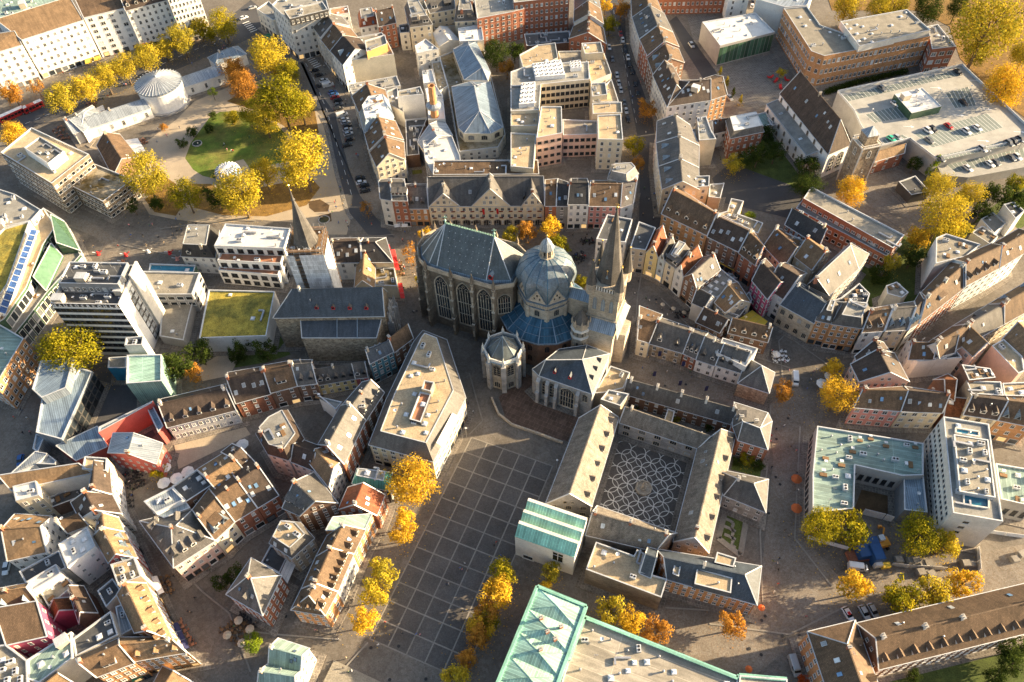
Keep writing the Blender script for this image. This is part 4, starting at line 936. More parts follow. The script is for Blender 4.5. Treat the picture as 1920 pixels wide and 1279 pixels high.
# row running right towards the teal house
tile(1,2)
row('-155,462 115,388 318,335 458,318','-215,235 75,185 278,150 425,145',9,[(.43,9,5,'darkbrown','brick','s4 q0 c2'),(.76,9.5,4.5,'brown','brickbrown','s1 q1 c2 g'),(1,9.5,4.5,'slate','brickbrown','d2 c1 g')],'right of the white dormered house')
house('G',6.5,4.5,'slate','yellow','462,322 745,272 730,180 445,222','low yellow house with long slate roof and tiny dormers','d5 sp2.2')
house('G',7,4.5,'slate','redwall','745,272 835,262 822,160 730,180','narrow red house with slate roof beside the teal house','d2 sp2')
house('G',12,3,'slate_blue','teal','852,162 1028,72 985,0 820,62','teal house with white-framed windows and slate roof','sp2.0 ww1.2 g s1')
house('G',11,4,'brown','brickbrown','1030,78 1175,-30 1120,-120 985,0','brown brick house right of the teal house','sp2 g c1')
# big gravel-roofed cafe block on the square
ca=house('M',11.5,4,'slate','cream','850,772 1325,897 1567,422 1425,-10 1252,-78 1185,5 978,440','large cafe block with gravel flat roof at the square','flatgravel ins3.2 sp2.6 ww1.6 hh2.0 g k9 a2 v4',name='cafe_block',cat='building')
house('F',18,0,'terracotta','gravel','1240,365 1262,298 1338,312 1310,385','','w',root=ca,z0=15.4)
house('F',16.6,0,'terracotta','darkwall','1150,590 1230,385 1315,400 1235,615','','w',root=ca,z0=15.4)
# block left of the cafe
house('M',12,3.5,'darkbrown','white','5,692 92,842 242,887 355,730 235,520 95,592','white house with brown mansard and striped roof terrace','t2 s1 c2 sp2.2')
house('G',11,3.5,'darkbrown','white','262,896 438,966 485,790 345,738','white stepped house with brown roof and skylights','s1 sp2.2 c0')
house('G',12,3,'tantile','white','400,905 545,1085 640,890 520,790','white timbered house with sunlit tan roof and two rooflights','S2 sp2')
row('655,915 822,575 955,372','465,775 648,462 795,300',12.5,[(.58,12.5,5,'slate','brick','s3 c2 g'),(1,12,4,'slate','brickbrown','d3 a1 g')],'facing the cafe block across the lane')
house('F',8,0,'greyflat','white','470,420 650,460 600,520 480,420','white yard wall with small roof garden','w t1',name='yard_roof',cat='building')
house('G',12,5,'slate','brickbrown','200,1245 330,1300 610,1215 430,985','dark slate house with sunlit top and zinc dormers, above the lane corner','q2 c1 sp2.2')
house('M',8.5,3,'copperdark','darkwall','725,1062 760,958 1015,988 990,1115','dark house with green zinc mansard beside the golden tree','s0 k3 sp2.2')
house('G',9.5,5,'redtile','brick','960,1150 900,1300 620,1260 690,1095','brick house with bright orange tiled roof beside the golden tree','s1 k0 sp2')
tile(1,3)
row('872,15 800,165 735,295 655,478 605,600 512,775','592,75 492,262 405,430 352,560 268,732',10.5,[(.17,10.5,3,'greenflat','brickorange','sp2 f3','S'),(.42,10.5,5,'brown','brickorange','s1 S0 d2 c1 sp2'),(.78,10.5,5,'brown','white','d5 S2 c2 sp2'),(1,10.5,5,'brown','brickorange','d2 E3 c1 sp2','h1')],'along the gridded square')
house('M',11,3,'slate','stone','105,235 270,345 430,200 330,88 190,72','stone turreted house with cream roof terrace near the tented yard','flatgravel a2 s2 sp2.2')
house('F',3.5,0,'darkflat','brickbrown','40,390 180,470 260,300 110,260','small courtyard bar roof with white tent','w',name='courtyard_bar',cat='building')
tile(0,3)
house('H',11,5.5,'slate','brick','1700,615 1965,768 2100,480 1880,352','brick house with grey hipped roof beside the cafe tables','d1 s1 c1 sp2',name='corner_house')
row('1605,212 1760,68 2085,-125','1442,-10 1562,-165 1865,-420',11,[(.34,11,4.5,'brown','cream','q1 z2 g'),(.68,11,5,'brown','brick','s4 g'),(1,11,5,'darkbrown','brick','s3 c2 g')],'up the zinc-topped house lane')
house('H',11,5,'slate','palepink','1302,415 1605,215 1440,-12 1052,72','pink and white corner house with slate hipped zinc-topped roof','d4 E3 D2 sp2.0 g',name='corner_house')
tile(0,2)
house('F',12,0,'zinc','white','1080,1205 1290,1098 1385,1195 1170,1290','white house with pale metal roof and blue terrace','t1 k1')
house('F',10.5,0,'darkflat','brickbrown','1290,1095 1480,965 1600,1080 1400,1210','dark flat roof with light boxes behind the zinc-topped house','k4 a2 t1')
house('G',11,4,'tantile','beige','1480,960 1690,830 1890,1040 1680,1180','tan and dark roofed house with roof windows near the white tents','s3 S3 c2')
house('G',10.5,4,'darkbrown','offwhite','1660,830 1740,770 1930,930 1870,1010','dark roofed narrow house beside the white tents','S1 c1')
house('S',10,2,'zincblue','white','1150,1285 1385,1195 1440,1270 1250,1345','white house with blue metal roof wing','w')
# long sunlit house group lower left
house('S',12,2.5,'tantile','offwhite','85,1120 690,990 620,945 20,1035','off-white house with long sunlit tan roof below the museum','k0 S0 w')
house('F',13,0,'gravel','beige','620,965 640,868 808,880 802,978','beige house with sunlit gravel roof beside the court','w v1')
house('F',13,0,'whiteroof','cream','100,1092 275,1050 300,1160 125,1205','cream house with small white roof','a2')
house('G',12,4,'darkbrown','white','830,1145 808,905 690,985 650,1160','white timbered house with dark roof facing the cafe court','d0 s1 sp1.9')
house('G',12,4,'darkbrown','offwhite','905,1290 832,1145 535,1205 600,1330','dark roofed house below the timbered house, facing cafe court','S1 c2 sp2')
house('F',5,0,'darkflat','brickbrown','340,1190 610,1060 640,1160 400,1250','dark roofed backyard behind the timbered house','w t2',name='yard_roof',cat='building')
tile(0,3)
house('G',11,5,'tantile','white','55,365 345,300 385,40 110,20','white house with tan roof, skylights and black glass gable','s2 S3 c1 sp2.4')
house('G',11,3.5,'brown','offwhite','500,155 655,98 600,15 450,80','small house with brown roof and satellite dish','dish1 c1 w')
house('G',12,3.5,'tantile','offwhite','925,160 880,45 735,60 715,150','off-white house with tan roof and one big rooflight','S1 sp2')
house('G',12,4.5,'tantile','redwall','1020,348 930,155 700,185 815,385','red house with tan roof and three zinc dormers on the lane','z3 sp2 g')
house('F',13,0,'gravel','beige','832,402 1012,348 1065,492 890,560','beige house with cluttered tan flat roof on the lane','a5 v3 sp2')
house('F',10,0,'darkflat','offwhite','735,600 850,505 915,600 800,725','dark curved roof house behind the long tan roof','k2 w')
house('F',13,0,'whiteroof','white','440,250 660,122 722,265 512,425','white house with bright white flat roof, lower left','k2 sp3 ww.9 hh1')
house('F',9,0,'darkflat','offwhite','150,455 450,295 505,430 200,545','dark flat-roofed yard building, lower left','k1 a2 w',name='yard_building',cat='building')
house('F',11,0,'whiteroof','white','205,530 425,400 465,470 250,600','white wedge roof below the dark yard building','w')
house('F',8,0,'greyflat','white','300,600 500,485 560,560 370,720','white walled roof terrace with tables, lower left','t5',name='roof_terrace_house')
house('G',8,3.5,'rusttile','magenta','370,735 405,812 570,735 530,645','magenta yard house with rusty red tiles','w')
house('G',9,4.5,'darkbrown','brickbrown','530,645 590,832 720,760 615,560','brown yard house with dark steep roof','s1 w')
house('G',11,4,'tantile','cream','-40,740 285,682 215,535 -40,585','cream house with tan roof and two brown dormers at left edge','z2')
house('S',14.5,1,'brown','magenta','45,1005 352,938 288,682 -30,735','magenta-walled house with broad brown-grey roof at left edge','sp3 ww.9')
house('F',13,0,'darkflat','offwhite','548,960 835,750 892,930 572,1092','dark flat roof with white-framed roof boxes','k2 a1 w')
house('F',13.5,0,'greenflat','offwhite','210,1115 540,905 552,1100 300,1290 215,1260','pale green flat-roofed house with white rooflight at bottom left','k2 x1 w')
house('G',12,4.5,'tantile','brickorange','1088,540 1290,962 1010,905 880,620','long orange brick house with tan roof and five brown dormers','d5 c2 sp2 g')
house('G',12,4,'tantile','brickorange','985,1120 1392,1050 1275,945 895,945','orange brick corner house with blue awning and three brown dormers','d3 sp2 g',name='corner_house')
house('G',13,4.5,'brown','brickorange','1000,1130 720,1235 570,1100 885,952','orange brick house with stepped gable and tan cross roof','sp2 g q1')
house('F',10,0,'zinc','offwhite','870,720 940,690 1010,880 910,935','narrow zinc roof strip behind the long tan roof','a1 w',name='zinc_strip_house')
house('G',12,4,'tantile','cream','330,1290 420,1205 560,1290 400,1400','cream house with sunlit tan gable at the bottom edge','w')
house('F',14,0,'gravelgrey','offwhite','-20,1010 50,1000 210,1120 220,1330 -40,1330','grey cluttered roof terrace at the bottom left corner','t4 a4 w',name='roof_terrace_house')
house('G',5,3.5,'tantile','beige','1130,1330 1220,1160 1450,1290 1380,1380','small tan-roofed kiosk at the bottom edge','w',name='kiosk',cat='kiosk')
tile(1,3)
gh=house('G',10,3.5,'greenflat','white','95,1140 330,1195 395,1030 165,955','olive green-roofed house with many small windows at the bottom','sp1.6 ww.9 f3')
house('G',9.5,3.5,'greenflat','white','10,1310 290,1330 330,1195 95,1140','','sp1.6 ww.9',root=gh)
# ---- cathedral close: cloister wings and canons' houses
tile(2,2)
clo=house('G',8,7,'stoneslate','stonegrey','795,570 592,1232 258,1212 505,575','cloister of four slate wings around the patterned court','d6 sp3.2 arch ww1.9 hh2.6',name='cloister',cat='cloister')
house('G',7.5,4.5,'stoneslate','stonegrey','808,602 1392,795 1545,738 872,498','','sp4.2 arch ww2.4 hh3 f2',root=clo)
house('G',7.5,6.5,'stoneslate','stonegrey','1215,1500 1395,798 1672,690 1470,1580','','D6 s2',root=clo)
house('G',7,4.5,'slate','brickbrown','838,385 1640,612 1700,525 872,300','long low brick house with slate roof and chimneys on the forecourt','s3 c5 sp3')
house('F',9.5,0,'gravelgrey','stone','662,442 722,368 878,400 812,492','small stone block with two white rooflights by the chapel','k2 w',name='sacristy',cat='building')
house('F',6,0,'gravel','stone','1135,605 1165,510 1220,530 1195,625','small tan-roofed stone link with yellow shrub beside it','w',name='link_wing',cat='building')
house('R',8.5,4.5,'slate','brick','1652,640 1662,455 1918,535 1950,600 1918,815 1690,745|1730,600 1860,650','red brick house with slate roof and zinc dormer by the cloister','q1 s1 c2')
house('H',7.5,4.5,'slate','stonegrey','1505,952 1920,1035 1895,1275 1590,1150','slate hipped wing beside the cloister knot garden','s1',name='cloister_annexe',cat='building')
house('P',7.5,6,'slate','rubble','1695,312 1925,385 1965,235 1770,128','old rubble stone chapel with grey pyramid roof at forecourt end','w',name='old_chapel',cat='chapel')
row('940,-10 1025,15','955,-255 1125,-190',8.5,[(1,9,2.5,'brown','cream','sp2')],'end of the forecourt row')
row('1030,12 1290,88 1382,132 1530,182 1715,240','1110,-180 1330,-100 1450,-80 1560,0 1800,80',7,[(.37,7,5,'slate','rubble','d2 c2 sp3'),(.52,7,5,'slate','brick','d3 sp1.9'),(.73,7,5,'slate','white','d2 sp2.2'),(1,7.5,5,'slate','white','d3 sp2')],'facing the cathedral forecourt')
house('F',10,0,'whiteroof','white','1530,95 1575,-20 1840,60 1750,200','white flat-roofed rear block behind the forecourt row','w k1',name='rear_block',cat='building')
tile(2,1)
house('G',7.5,4,'brown','brickbrown','1620,1210 1918,1279 1940,1180 1650,1110','brick house with row of four white dormers near the tan awnings','d4')
house('G',8,4,'darkbrown','brickbrown','1380,1130 1560,1210 1640,1130 1470,1030','brick house with white-trimmed brown gable roof','s2 sp2.2')
house('F',7,0,'greyflat','offwhite','1530,1020 1600,1060 1700,1090 1640,1140 1520,1080','small grey flat roof between the brick houses','k1 a1 w',name='shop_roof',cat='building')
house('S',6,1.5,'slate','darkwall','1620,1080 1700,1095 1790,990 1770,930','dark sloping roof with solar panels beside the inn','w',name='shop_roof',cat='building')
# ---- bottom middle: treasury, archive, copper-roofed buildings
tile(2,3)
house('G',9,5,'stoneslate','stonegrey','555,170 1075,292 1235,165 640,-40','','s3 c3 w',root=clo)
house('F',9.5,0,'gravel','stonedark','552,440 628,232 912,335 935,290 990,318 955,452 1162,512 1118,652','gravel-roofed archive with dark layered stone walls','v2 w u1',name='archive',cat='building')
arh=house('h1',9,4.5,'slate_blue','brickorange','1160,502 1828,692 1868,412 1085,285','orange brick archive house with blue slate roof and wide dormers','sp2.0 s1 Q0',name='archive_house')
house('F',12.2,0,'gravel','slate_blue','1365,545 1640,615 1650,500 1385,425','','w par.2',root=arh,z0=9.6)
house('F',12,0,'gravel','slate_blue','1200,470 1250,490 1270,385 1220,370','','w par.2',root=arh,z0=9.6)
house('F',12,0,'gravel','slate_blue','1515,385 1660,420 1680,350 1535,305','','w par.2',root=arh,z0=9.6)
house('G',10,4,'slate_blue','brickorange','960,455 1040,490 1090,290 1020,270','','w',root=arh)
exb=house('F',11,0,'paleflat','concrete','545,792 1690,1248 1690,1360 345,1360 425,1115','broad flat-roofed exhibition building with copper edge at the bottom','k3 u1 v6',name='exhibition_building',cat='building')
house('F',11.5,0,'paleflat','concrete','1702,1230 2060,1260 2060,1360 1690,1360','flat-roofed corner block with copper edge, bottom right of centre','w',name='exhibition_wing',cat='building')
# ---- bottom right: long brown roof
tile(3,3)
lb=house('G',10,6,'brown','brickbrown','830,1178 1990,892 1990,530 668,842','long brick house with brown roof, row of dormers and white chimneys','d11 c4 S3 sp2.6',name='long_house')
house('h2',10.5,5.5,'brown','brickorange','305,905 470,1400 860,1400 652,822','','s4 D2 sp2.2',root=lb)
# ================================================================== landmarks
def letter_mesh(txt, size, mat):
    fc = bpy.data.curves.new('letter', 'FONT'); fc.body = txt; fc.size = size; fc.align_x = 'CENTER'; fc.extrude = .12
    t = bpy.data.objects.new('letter', fc); COL.objects.link(t); bpy.context.view_layer.update()
    me = bpy.data.meshes.new_from_object(t.evaluated_get(bpy.context.evaluated_depsgraph_get())); bpy.data.objects.remove(t); bpy.data.curves.remove(fc)
    me.materials.clear(); me.materials.append(M(mat)); return me
def gothic(name, lights=4, rows=3):
    mb = MB(); k = 7; pr = [(-.5, 0), (.5, 0)]
    arc = [(0.5 - 1.0 * (1 - math.cos(math.radians(60) * i / k)), .78 + .22 * math.sin(math.radians(60) * i / k) / .866) for i in range(k + 1)]
    pr += arc + [(-x, z) for x, z in arc[::-1][1:]]
    inn = [(x * .86, .025 + z * .95) for x, z in pr]; n = len(pr)
    for i in range(n):
        j = (i + 1) % n
        mb.face([(pr[i][0], -.3, pr[i][1]), (pr[j][0], -.3, pr[j][1]), (inn[j][0], -.12, inn[j][1]), (inn[i][0], -.12, inn[i][1])], 0)
        mb.face([(pr[i][0], .05, pr[i][1]), (pr[j][0], .05, pr[j][1]), (pr[j][0], -.3, pr[j][1]), (pr[i][0], -.3, pr[i][1])], 0)
    mb.face([(x, -.05, z) for x, z in inn], 1)
    for i in range(1, lights):
        x = -.43 + .86 * i / lights; mb.box((x - .018, -.2, .03), (x + .018, -.04, .80), 0)
    for r in range(1, rows): mb.box((-.43, -.16, .8 * r / rows - .006), (.43, -.04, .8 * r / rows + .006), 0)
    for cx, cz, r in ((-.2, .83, .13), (.2, .83, .13), (0, .9, .1)):
        for i in range(10):
            a0, a1 = 2 * math.pi * i / 10, 2 * math.pi * (i + 1) / 10; zz = .32
            mb.face([(cx + r * math.cos(a0), -.16, cz + r * zz * math.sin(a0)), (cx + r * math.cos(a1), -.16, cz + r * zz * math.sin(a1)), (cx + r * .72 * math.cos(a1), -.16, cz + r * .72 * zz * math.sin(a1)), (cx + r * .72 * math.cos(a0), -.16, cz + r * .72 * zz * math.sin(a0))], 0)
    return mb.mesh(name, ['stone', 'glass'])
WM['G4'] = gothic('gothic_window', 5, 3); WM['G2'] = gothic('gothic_window_narrow', 2, 4)
def face_to(d): return math.atan2(d.x, -d.y)          # rotation that turns a piece looking to -y so that it looks along d
def pinn(mb, p, w, h, mi=0):
    mb.obox(p, w / 2, w / 2, h * .45, 0, mi); q = p + UP * h * .45
    mb.lathe(q, [(w * .75, 0), (w * .25, h * .3), (0, h * .55)], 4, mi, a0=math.pi / 4)
# ---- cathedral, in its own axes: a along the nave, b towards the square
EO = Vector((-20.12, 183.67, 0)); CA = R(-23.11); DA = Vector((math.cos(CA), math.sin(CA), 0)); DB = Vector((math.sin(CA), -math.cos(CA), 0))
def C(a, b, z=0.0): return EO + DA * a + DB * b + UP * z
dom = thing('cathedral', 'great cathedral with choir, folded octagon dome and pointed west spire', 'cathedral', C(30, 0))
# choir walls
hw, ze, zr = 9.6, 28.6, 41.0
apse = [(-hw * math.sin(t), hw * math.cos(t)) for t in [R(18 + 28.8 * i) for i in range(6)]]
wallp = [(25.5, 6.5), (20.5, hw), (13, hw), (5.5, hw)] + [(a - 0.5, b) for a, b in apse] + [(5.5, -hw), (13, -hw), (20.5, -hw), (25.5, -6.5)]
W = [C(a, b) for a, b in wallp]
mb = MB(); mb.prism(ccw([p.copy() for p in W]), ze, 0, top=True); mb.build('choir_wall', ['stonedark'], dom, occ=True)
gal = MB(); q = ccw([Vector((p.x, p.y, ze)) for p in W]); gq = inset(q, -.7); g2 = inset(q, -.35)
for i in range(len(gq) ):
    j = (i + 1) % len(gq)
    gal.face([q[i], q[j], gq[j], gq[i]]); gal.face([gq[i] - UP * .6, gq[j] - UP * .6, gq[j] + UP * 1.2, gq[i] + UP * 1.2]); gal.face([gq[i] + UP * 1.2, gq[j] + UP * 1.2, g2[j] + UP * 1.2, g2[i] + UP * 1.2]); gal.face([g2[j], g2[i], g2[i] + UP * 1.2, g2[j] + UP * 1.2])
    gal.face([q[i] - UP * .9, q[j] - UP * .9, gq[j] - UP * .6, gq[i] - UP * .6])
gal.build('gallery', ['stone'], dom)
# choir roof: ridge, apse fan, hipped end towards the dome
rpoly = [(25.5, 6.5), (17.5, hw), (-.2, hw)] + [(a - 0.5, b) for a, b in apse] + [(-.2, -hw), (17.5, -hw), (25.5, -6.5)]
rw_ = ccw([C(a, b, ze) for a, b in rpoly]); rq = inset(rw_, .9); rf = MB(); lead = MB(); low = inset(rw_, .35)
r0, r1 = C(0, 0, zr), C(17, 0, zr); rp = []
for p in rq:
    a = (p - EO).dot(DA); rp.append(r0 if a < 3 else r1)
for i in range(len(rq)):
    j = (i + 1) % len(rq); A, B = rq[i] + UP * 1.1, rq[j] + UP * 1.1
    if rp[i] == rp[j]: rf.face([A, B, rp[i]])
    else: rf.face([A, B, rp[j], rp[i]])
    lead.face([low[i] + UP * .1, low[j] + UP * .1, B, A])
    lead.beam(A + UP * .05, rp[i] + UP * .05, .28, .16, 1)
rf.build('choir_roof', ['choirslate'], dom, occ=True); lead.build('roof_leadwork', ['zincblue', 'flash'], dom)
cm = MB(); cm.box((-.16, -.06, 0), (.16, .06, .45)); cm.lathe(Vector((0, 0, .45)), [(.16, 0), (0, .55)], 4, 0); cm = cm.mesh('ridge_crest', ['copperpale'])
for i in range(30): inst('ridge_crest', cm, dom, C(.4 + 16.4 * i / 29, 0, zr), (0, 0, CA))
fin = MB()
for p in (r0, r1):
    fin.lathe(p, [(.35, -.2), (.2, 1), (.45, 1.4), (.12, 1.9), (.1, 3.4)], 8); fin.box((p.x - .8, p.y - .08, p.z + 2.6), (p.x + .8, p.y + .08, p.z + 2.85))
fin.build('ridge_finial', ['copperpale'], dom)
dm = MB(); dm.lathe(Vector((0, 0, 0)), [(.12, 0), (.1, .15), (0, .2)], 5); dm = dm.mesh('snow_stud', ['acwhite'])
sl = [(C(17, hw - .9, ze + 1.1), C(1, hw - .9, ze + 1.1), r0, r1)]
for u in range(8):
    for v in range(6): inst('roof_hook', dm, dom, bil([C(3, hw - .9, ze + 1.1), C(20, hw - .9, ze + 1.1), r1, r0], (u + .5 + .25 * (v % 2)) / 8.3, .1 + v * .15) + DB * .1 + UP * .1)
# choir windows and buttresses
for i in range(len(wallp) - 1):
    A, B = C(*wallp[i]), C(*wallp[i + 1]); e = (B - A); L = e.length; e.normalize(); nrm = Vector((-e.y, e.x, 0))
    if nrm.dot((A + B) / 2 - C(8, 0)) < 0: nrm = -nrm
    mid = (A + B) / 2; ang = face_to(nrm)
    if i == 0: win(dom, mid + UP * 15 + nrm * .05, ang, 4.6, 9.5, 'G4', {}, 'choir_window')
    elif L > 6: win(dom, mid + UP * 4.5 + nrm * .05, ang, 5.4, 22, 'G4', {}, 'choir_window')
    elif 2.5 < L: win(dom, mid + UP * 4.5 + nrm * .05, ang, min(3.0, L * .62), 22, 'G2', {}, 'choir_window')
bt = MB()
for z0, z1, d in ((0, 9, 2.6), (9, 18, 2.2), (18, 25, 1.7), (25, 28, 1.3)):
    bt.box((-.5, -d, z0), (.5, 0.4, z1)); bt.face([(-.6, -d - .12, z1), (.6, -d - .12, z1), (.6, 0, z1 + .9), (-.6, 0, z1 + .9)], 1); bt.face([(-.6, -d - .12, z1 - .3), (.6, -d - .12, z1 - .3), (.6, -d - .12, z1), (-.6, -d - .12, z1)], 1); pinn(bt, Vector((0, -d * .75, z1 - .2)), .5, 2.6, 1); bt.box((-.3, -d - .18, z0 + (z1 - z0) * .3), (.3, -d, z0 + (z1 - z0) * .62), 1)
pinn(bt, Vector((0, -.95, 28)), .85, 5.2)
bt = bt.mesh('buttress', ['stonedark', 'stone'])
cen = C(4, 0)
for i in range(1, len(wallp) - 1):
    A = C(*wallp[i]); a, b = wallp[i]; nrm = (DB if b > 0 else -DB) if a > 3 else (A - C(0, 0)).normalized()
    inst('buttress', bt, dom, A, (0, 0, face_to(nrm)))
hatch = inst('roof_dormer', dormer_mesh('g', 'zincblue', 'redcloth'), dom, C(18.6, hw - 1.4, ze + 1.5), (0, 0, face_to(DB)), (.9, .8, 1.1))
# octagon: drum, eight gables, folded dome, lantern
oc = 34.6; OCC = C(oc, 0)
def octp(r, z, k, n=8, off=.5): return C(oc, 0, z) + (DA * math.cos(2 * math.pi * (k + off) / n) + DB * math.sin(2 * math.pi * (k + off) / n)) * r
drum = MB(); corn = MB(); RD = 8.9
for k in range(8):
    a, b, c_, d = octp(RD, 14, k), octp(RD, 14, k + 1), octp(RD, 25.2, k + 1), octp(RD, 25.2, k); drum.face([a, b, c_, d])
    pk = (c_ + d) / 2 + UP * 6.3; drum.face([d, c_, pk])
    nrm = ((a + b) / 2 - C(oc, 0, 14)).normalized(); ang = face_to(nrm); mid = (a + b) / 2
    win(dom, Vector((mid.x, mid.y, 18.4)) + nrm * .05, ang, 2.1, 3.2, 'a', {0: 'stone'}, 'drum_window')
    for t, zz in ((-.9, 26.6), (.9, 26.6), (0, 28.0)): win(dom, Vector((mid.x, mid.y, zz)) + nrm * .06 + (b - a).normalized() * t, ang, .6, .9, 'p', {0: 'stone'}, 'gable_niche')
    for z, w, h, m_ in ((24.9, .7, .35, 1), (22.6, .6, .3, 1)):
        corn.beam(octp(RD + .15, z, k), octp(RD + .15, z, k + 1), w, h, m_)
    for zz in range(7):
        t = (zz + .5) / 7; p = octp(RD + .1, 23.8, k).lerp(octp(RD + .1, 23.8, k + 1), t); corn.obox(p - UP * .9, .16, .16, 1.7, ang, 0)
    for t in (.04, .96):
        p = a.lerp(b, t); corn.obox(Vector((p.x, p.y, 16)) + nrm * .15, .45, .3, 6.8, ang, 0)
    for s0, s1 in ((d, pk), (c_, pk)): corn.beam(s0 + nrm * .1, s1 + nrm * .1, .4, .35, 1)
mk('drumstone', (.52, .45, .36), .9, .22, .5, .3, 'brick', su=1.6, sv=1.6)
drum.build('octagon_drum', ['drumstone'], dom, occ=True); corn.build('octagon_cornice', ['drumstone', 'zincblue'], dom)
prof = [(RD - .02, 25.3), (9.6, 28.4), (9.9, 30.9), (9.4, 33.4), (8.2, 35.6), (6.2, 37.5), (3.9, 38.7), (2.1, 39.2)]
def dome_pt(i, k):      # sixteen folds: corners bulge, the gable peaks cut in
    r, z = prof[i]; n = 16; bul = 1.0
    if k % 2 == 1: r = r * (math.cos(math.pi / 8) * .995 if i == 0 else (.905, .905, .915, .93, .945, .96, .975, 1)[i]); z = z + (6.15, 4.4, 2.8, 1.2, .4, 0, 0, 0)[i]
    return C(oc, 0, z) + (DA * math.cos(math.pi * (k + 1) / 8) + DB * math.sin(math.pi * (k + 1) / 8)) * r
dome = MB()
for k in range(16):
    for i in range(len(prof) - 1): dome.face([dome_pt(i, k), dome_pt(i, k + 1), dome_pt(i + 1, k + 1), dome_pt(i + 1, k)])
    for i in range(len(prof) - 1): dome.beam(dome_pt(i, k), dome_pt(i + 1, k), .16 if k % 2 else .22, .12, 1)
mk('domeslate', (0.185, 0.235, 0.275), 0.34, 0.22, 0.35, 0.15, 'tile', spec=0.5)
dome.build('dome_roof', ['domeslate', 'leadblue'], dom, occ=True)
ln = MB(); LC = C(oc, 0, 39.0)
ln.lathe(LC, [(2.5, 0), (2.5, .35), (2.1, .5)], 8, 0, a0=CA + R(22.5))
for k in range(8): ln.obox(octp(1.75, 39.3, k), .28, .28, 3.0, CA, 0)
ln.lathe(LC + UP * .4, [(1.1, 0), (1.1, 2.8)], 8, 1, a0=CA + R(22.5))
ln.lathe(LC + UP * 3.2, [(2.3, 0), (2.5, .25), (2.3, .9), (1.5, 2.6), (.4, 4.0), (.12, 4.2), (.1, 5.2)], 8, 2, a0=CA + R(22.5))
ln.lathe(LC + UP * 8.2, [(.05, 0), (.3, .25), (.3, .4), (.05, .6)], 8, 3); ln.beam(LC + UP * 8.6, LC + UP * 10.2, .1, .1, 3); ln.beam(LC + UP * 9.6 - DA * .5, LC + UP * 9.6 + DA * .5, .1, .1, 3)
ln.build('lantern', ['stone', 'dark', 'zinc', 'goldmetal'], dom)
# sixteen-sided ambulatory under its ribbed lead roof
am = MB(); aw = MB(); RA = 15.6
for k in range(16):
    a, b = octp(RA, 13.0, k, 16), octp(RA, 13.0, k + 1, 16); c_, d = octp(RD - .3, 17.6, k + 1, 16), octp(RD - .3, 17.6, k, 16)
    am.face([a, b, c_, d]); am.beam(a, d, .3, .22, 1); am.beam(a, b, .35, .45, 1)
    for t in (.33, .66): am.beam(a.lerp(d, t) + UP * .03, b.lerp(c_, t) + UP * .03, .16, .1, 1)
    a0, b0 = octp(RA - .5, 0, k, 16), octp(RA - .5, 0, k + 1, 16); aw.face([a0, b0, b0 + UP * 13, a0 + UP * 13])
    nrm = ((a0 + b0) / 2 - OCC).normalized()
    for z in (2.5, 8): win(dom, (a0 + b0) / 2 + UP * z + nrm * .05, face_to(nrm), 1.9, 3.4, 'a', {0: 'brickbrown'}, 'ambulatory_window')
am.build('ambulatory_roof', ['leadblue', 'zincblue'], dom, occ=True); aw.build('ambulatory_wall', ['brickbrown'], dom, occ=True)
# bridge from dome to tower
br = MB(); br.prism(ccw([C(43, 2.2), C(50, 2.2), C(50, -2.2), C(43, -2.2)]), 25, 0); br.build('bridge_wall', ['stone'], dom, occ=True)
br = MB(); br.face([C(42.5, 2.5, 25), C(50, 2.5, 25), C(50, 0, 27.4), C(42.5, 0, 27.4)]); br.face([C(42.5, -2.5, 25), C(50, -2.5, 25), C(50, 0, 27.4), C(42.5, 0, 27.4)]); br.build('bridge_roof', ['zincblue'], dom, occ=True)
# west tower
tw = MB(); ta = 55.3; hwid = 4.7
def sqr(h, z): return ccw([C(ta - h, -h, z), C(ta + h, -h, z), C(ta + h, h, z), C(ta - h, h, z)])
tw.prism(sqr(hwid, 0), 35.5, 0); tw.build('tower_wall', ['stone'], dom, occ=True)
tp = MB()
for z, h in ((22, .5), (34.6, .6), (36.9, .35)): tp.prism(sqr(hwid + .45, z), z + h, 0, bottom=True)
for s in range(4):
    v = [DB, DA, -DB, -DA][s]; t = [DA, DB, DA, DB][s]
    for i in range(11): tp.obox(C(ta, 0, 35.2) + v * (hwid + .2) + t * (-hwid + .5 + i * (hwid - .5) / 5), .18, .18, 1.7, CA, 1)
    for i in (-1, 0, 1): win(dom, C(ta, 0, 25.5) + v * (hwid + .06) + t * (i * 2.7), face_to(v), 1.6, 6.4, 'a', {1: 'zincblue'}, 'bell_opening')
tp.build('tower_gallery', ['stone', 'offwhite'], dom)
sp = MB(); sp.lathe(C(ta, 0, 36), [(4.4, 0), (4.2, 1.5), (0.12, 29.3)], 8, 0, a0=CA + R(22.5)); sp.build('spire', ['slate'], dom, occ=True)
sp = MB(); sp.lathe(C(ta, 0, 65.1), [(.1, 0), (.4, .35), (.4, .6), (.1, .9), (.08, 2)], 8); sp.beam(C(ta - .7, 0, 66.6), C(ta + .7, 0, 66.6), .14); sp.build('spire_finial', ['goldmetal'], dom)
for sa in (-1, 1):
    for sb in (-1, 1):
        tt = MB(); p = C(ta + sa * 4.4, sb * 4.4, 33); tt.lathe(p, [(1.5, 0), (1.5, 4.4)], 8, 0); tt.lathe(p + UP * 4.4, [(1.7, 0), (.06, 9.5)], 8, 1); tt.lathe(p + UP * 13.8, [(.05, 0), (.3, .3), (.05, .6)], 6, 2)
        tt.build('corner_turret', ['stone', 'slate', 'goldmetal'], dom, occ=True)
gm = MB()
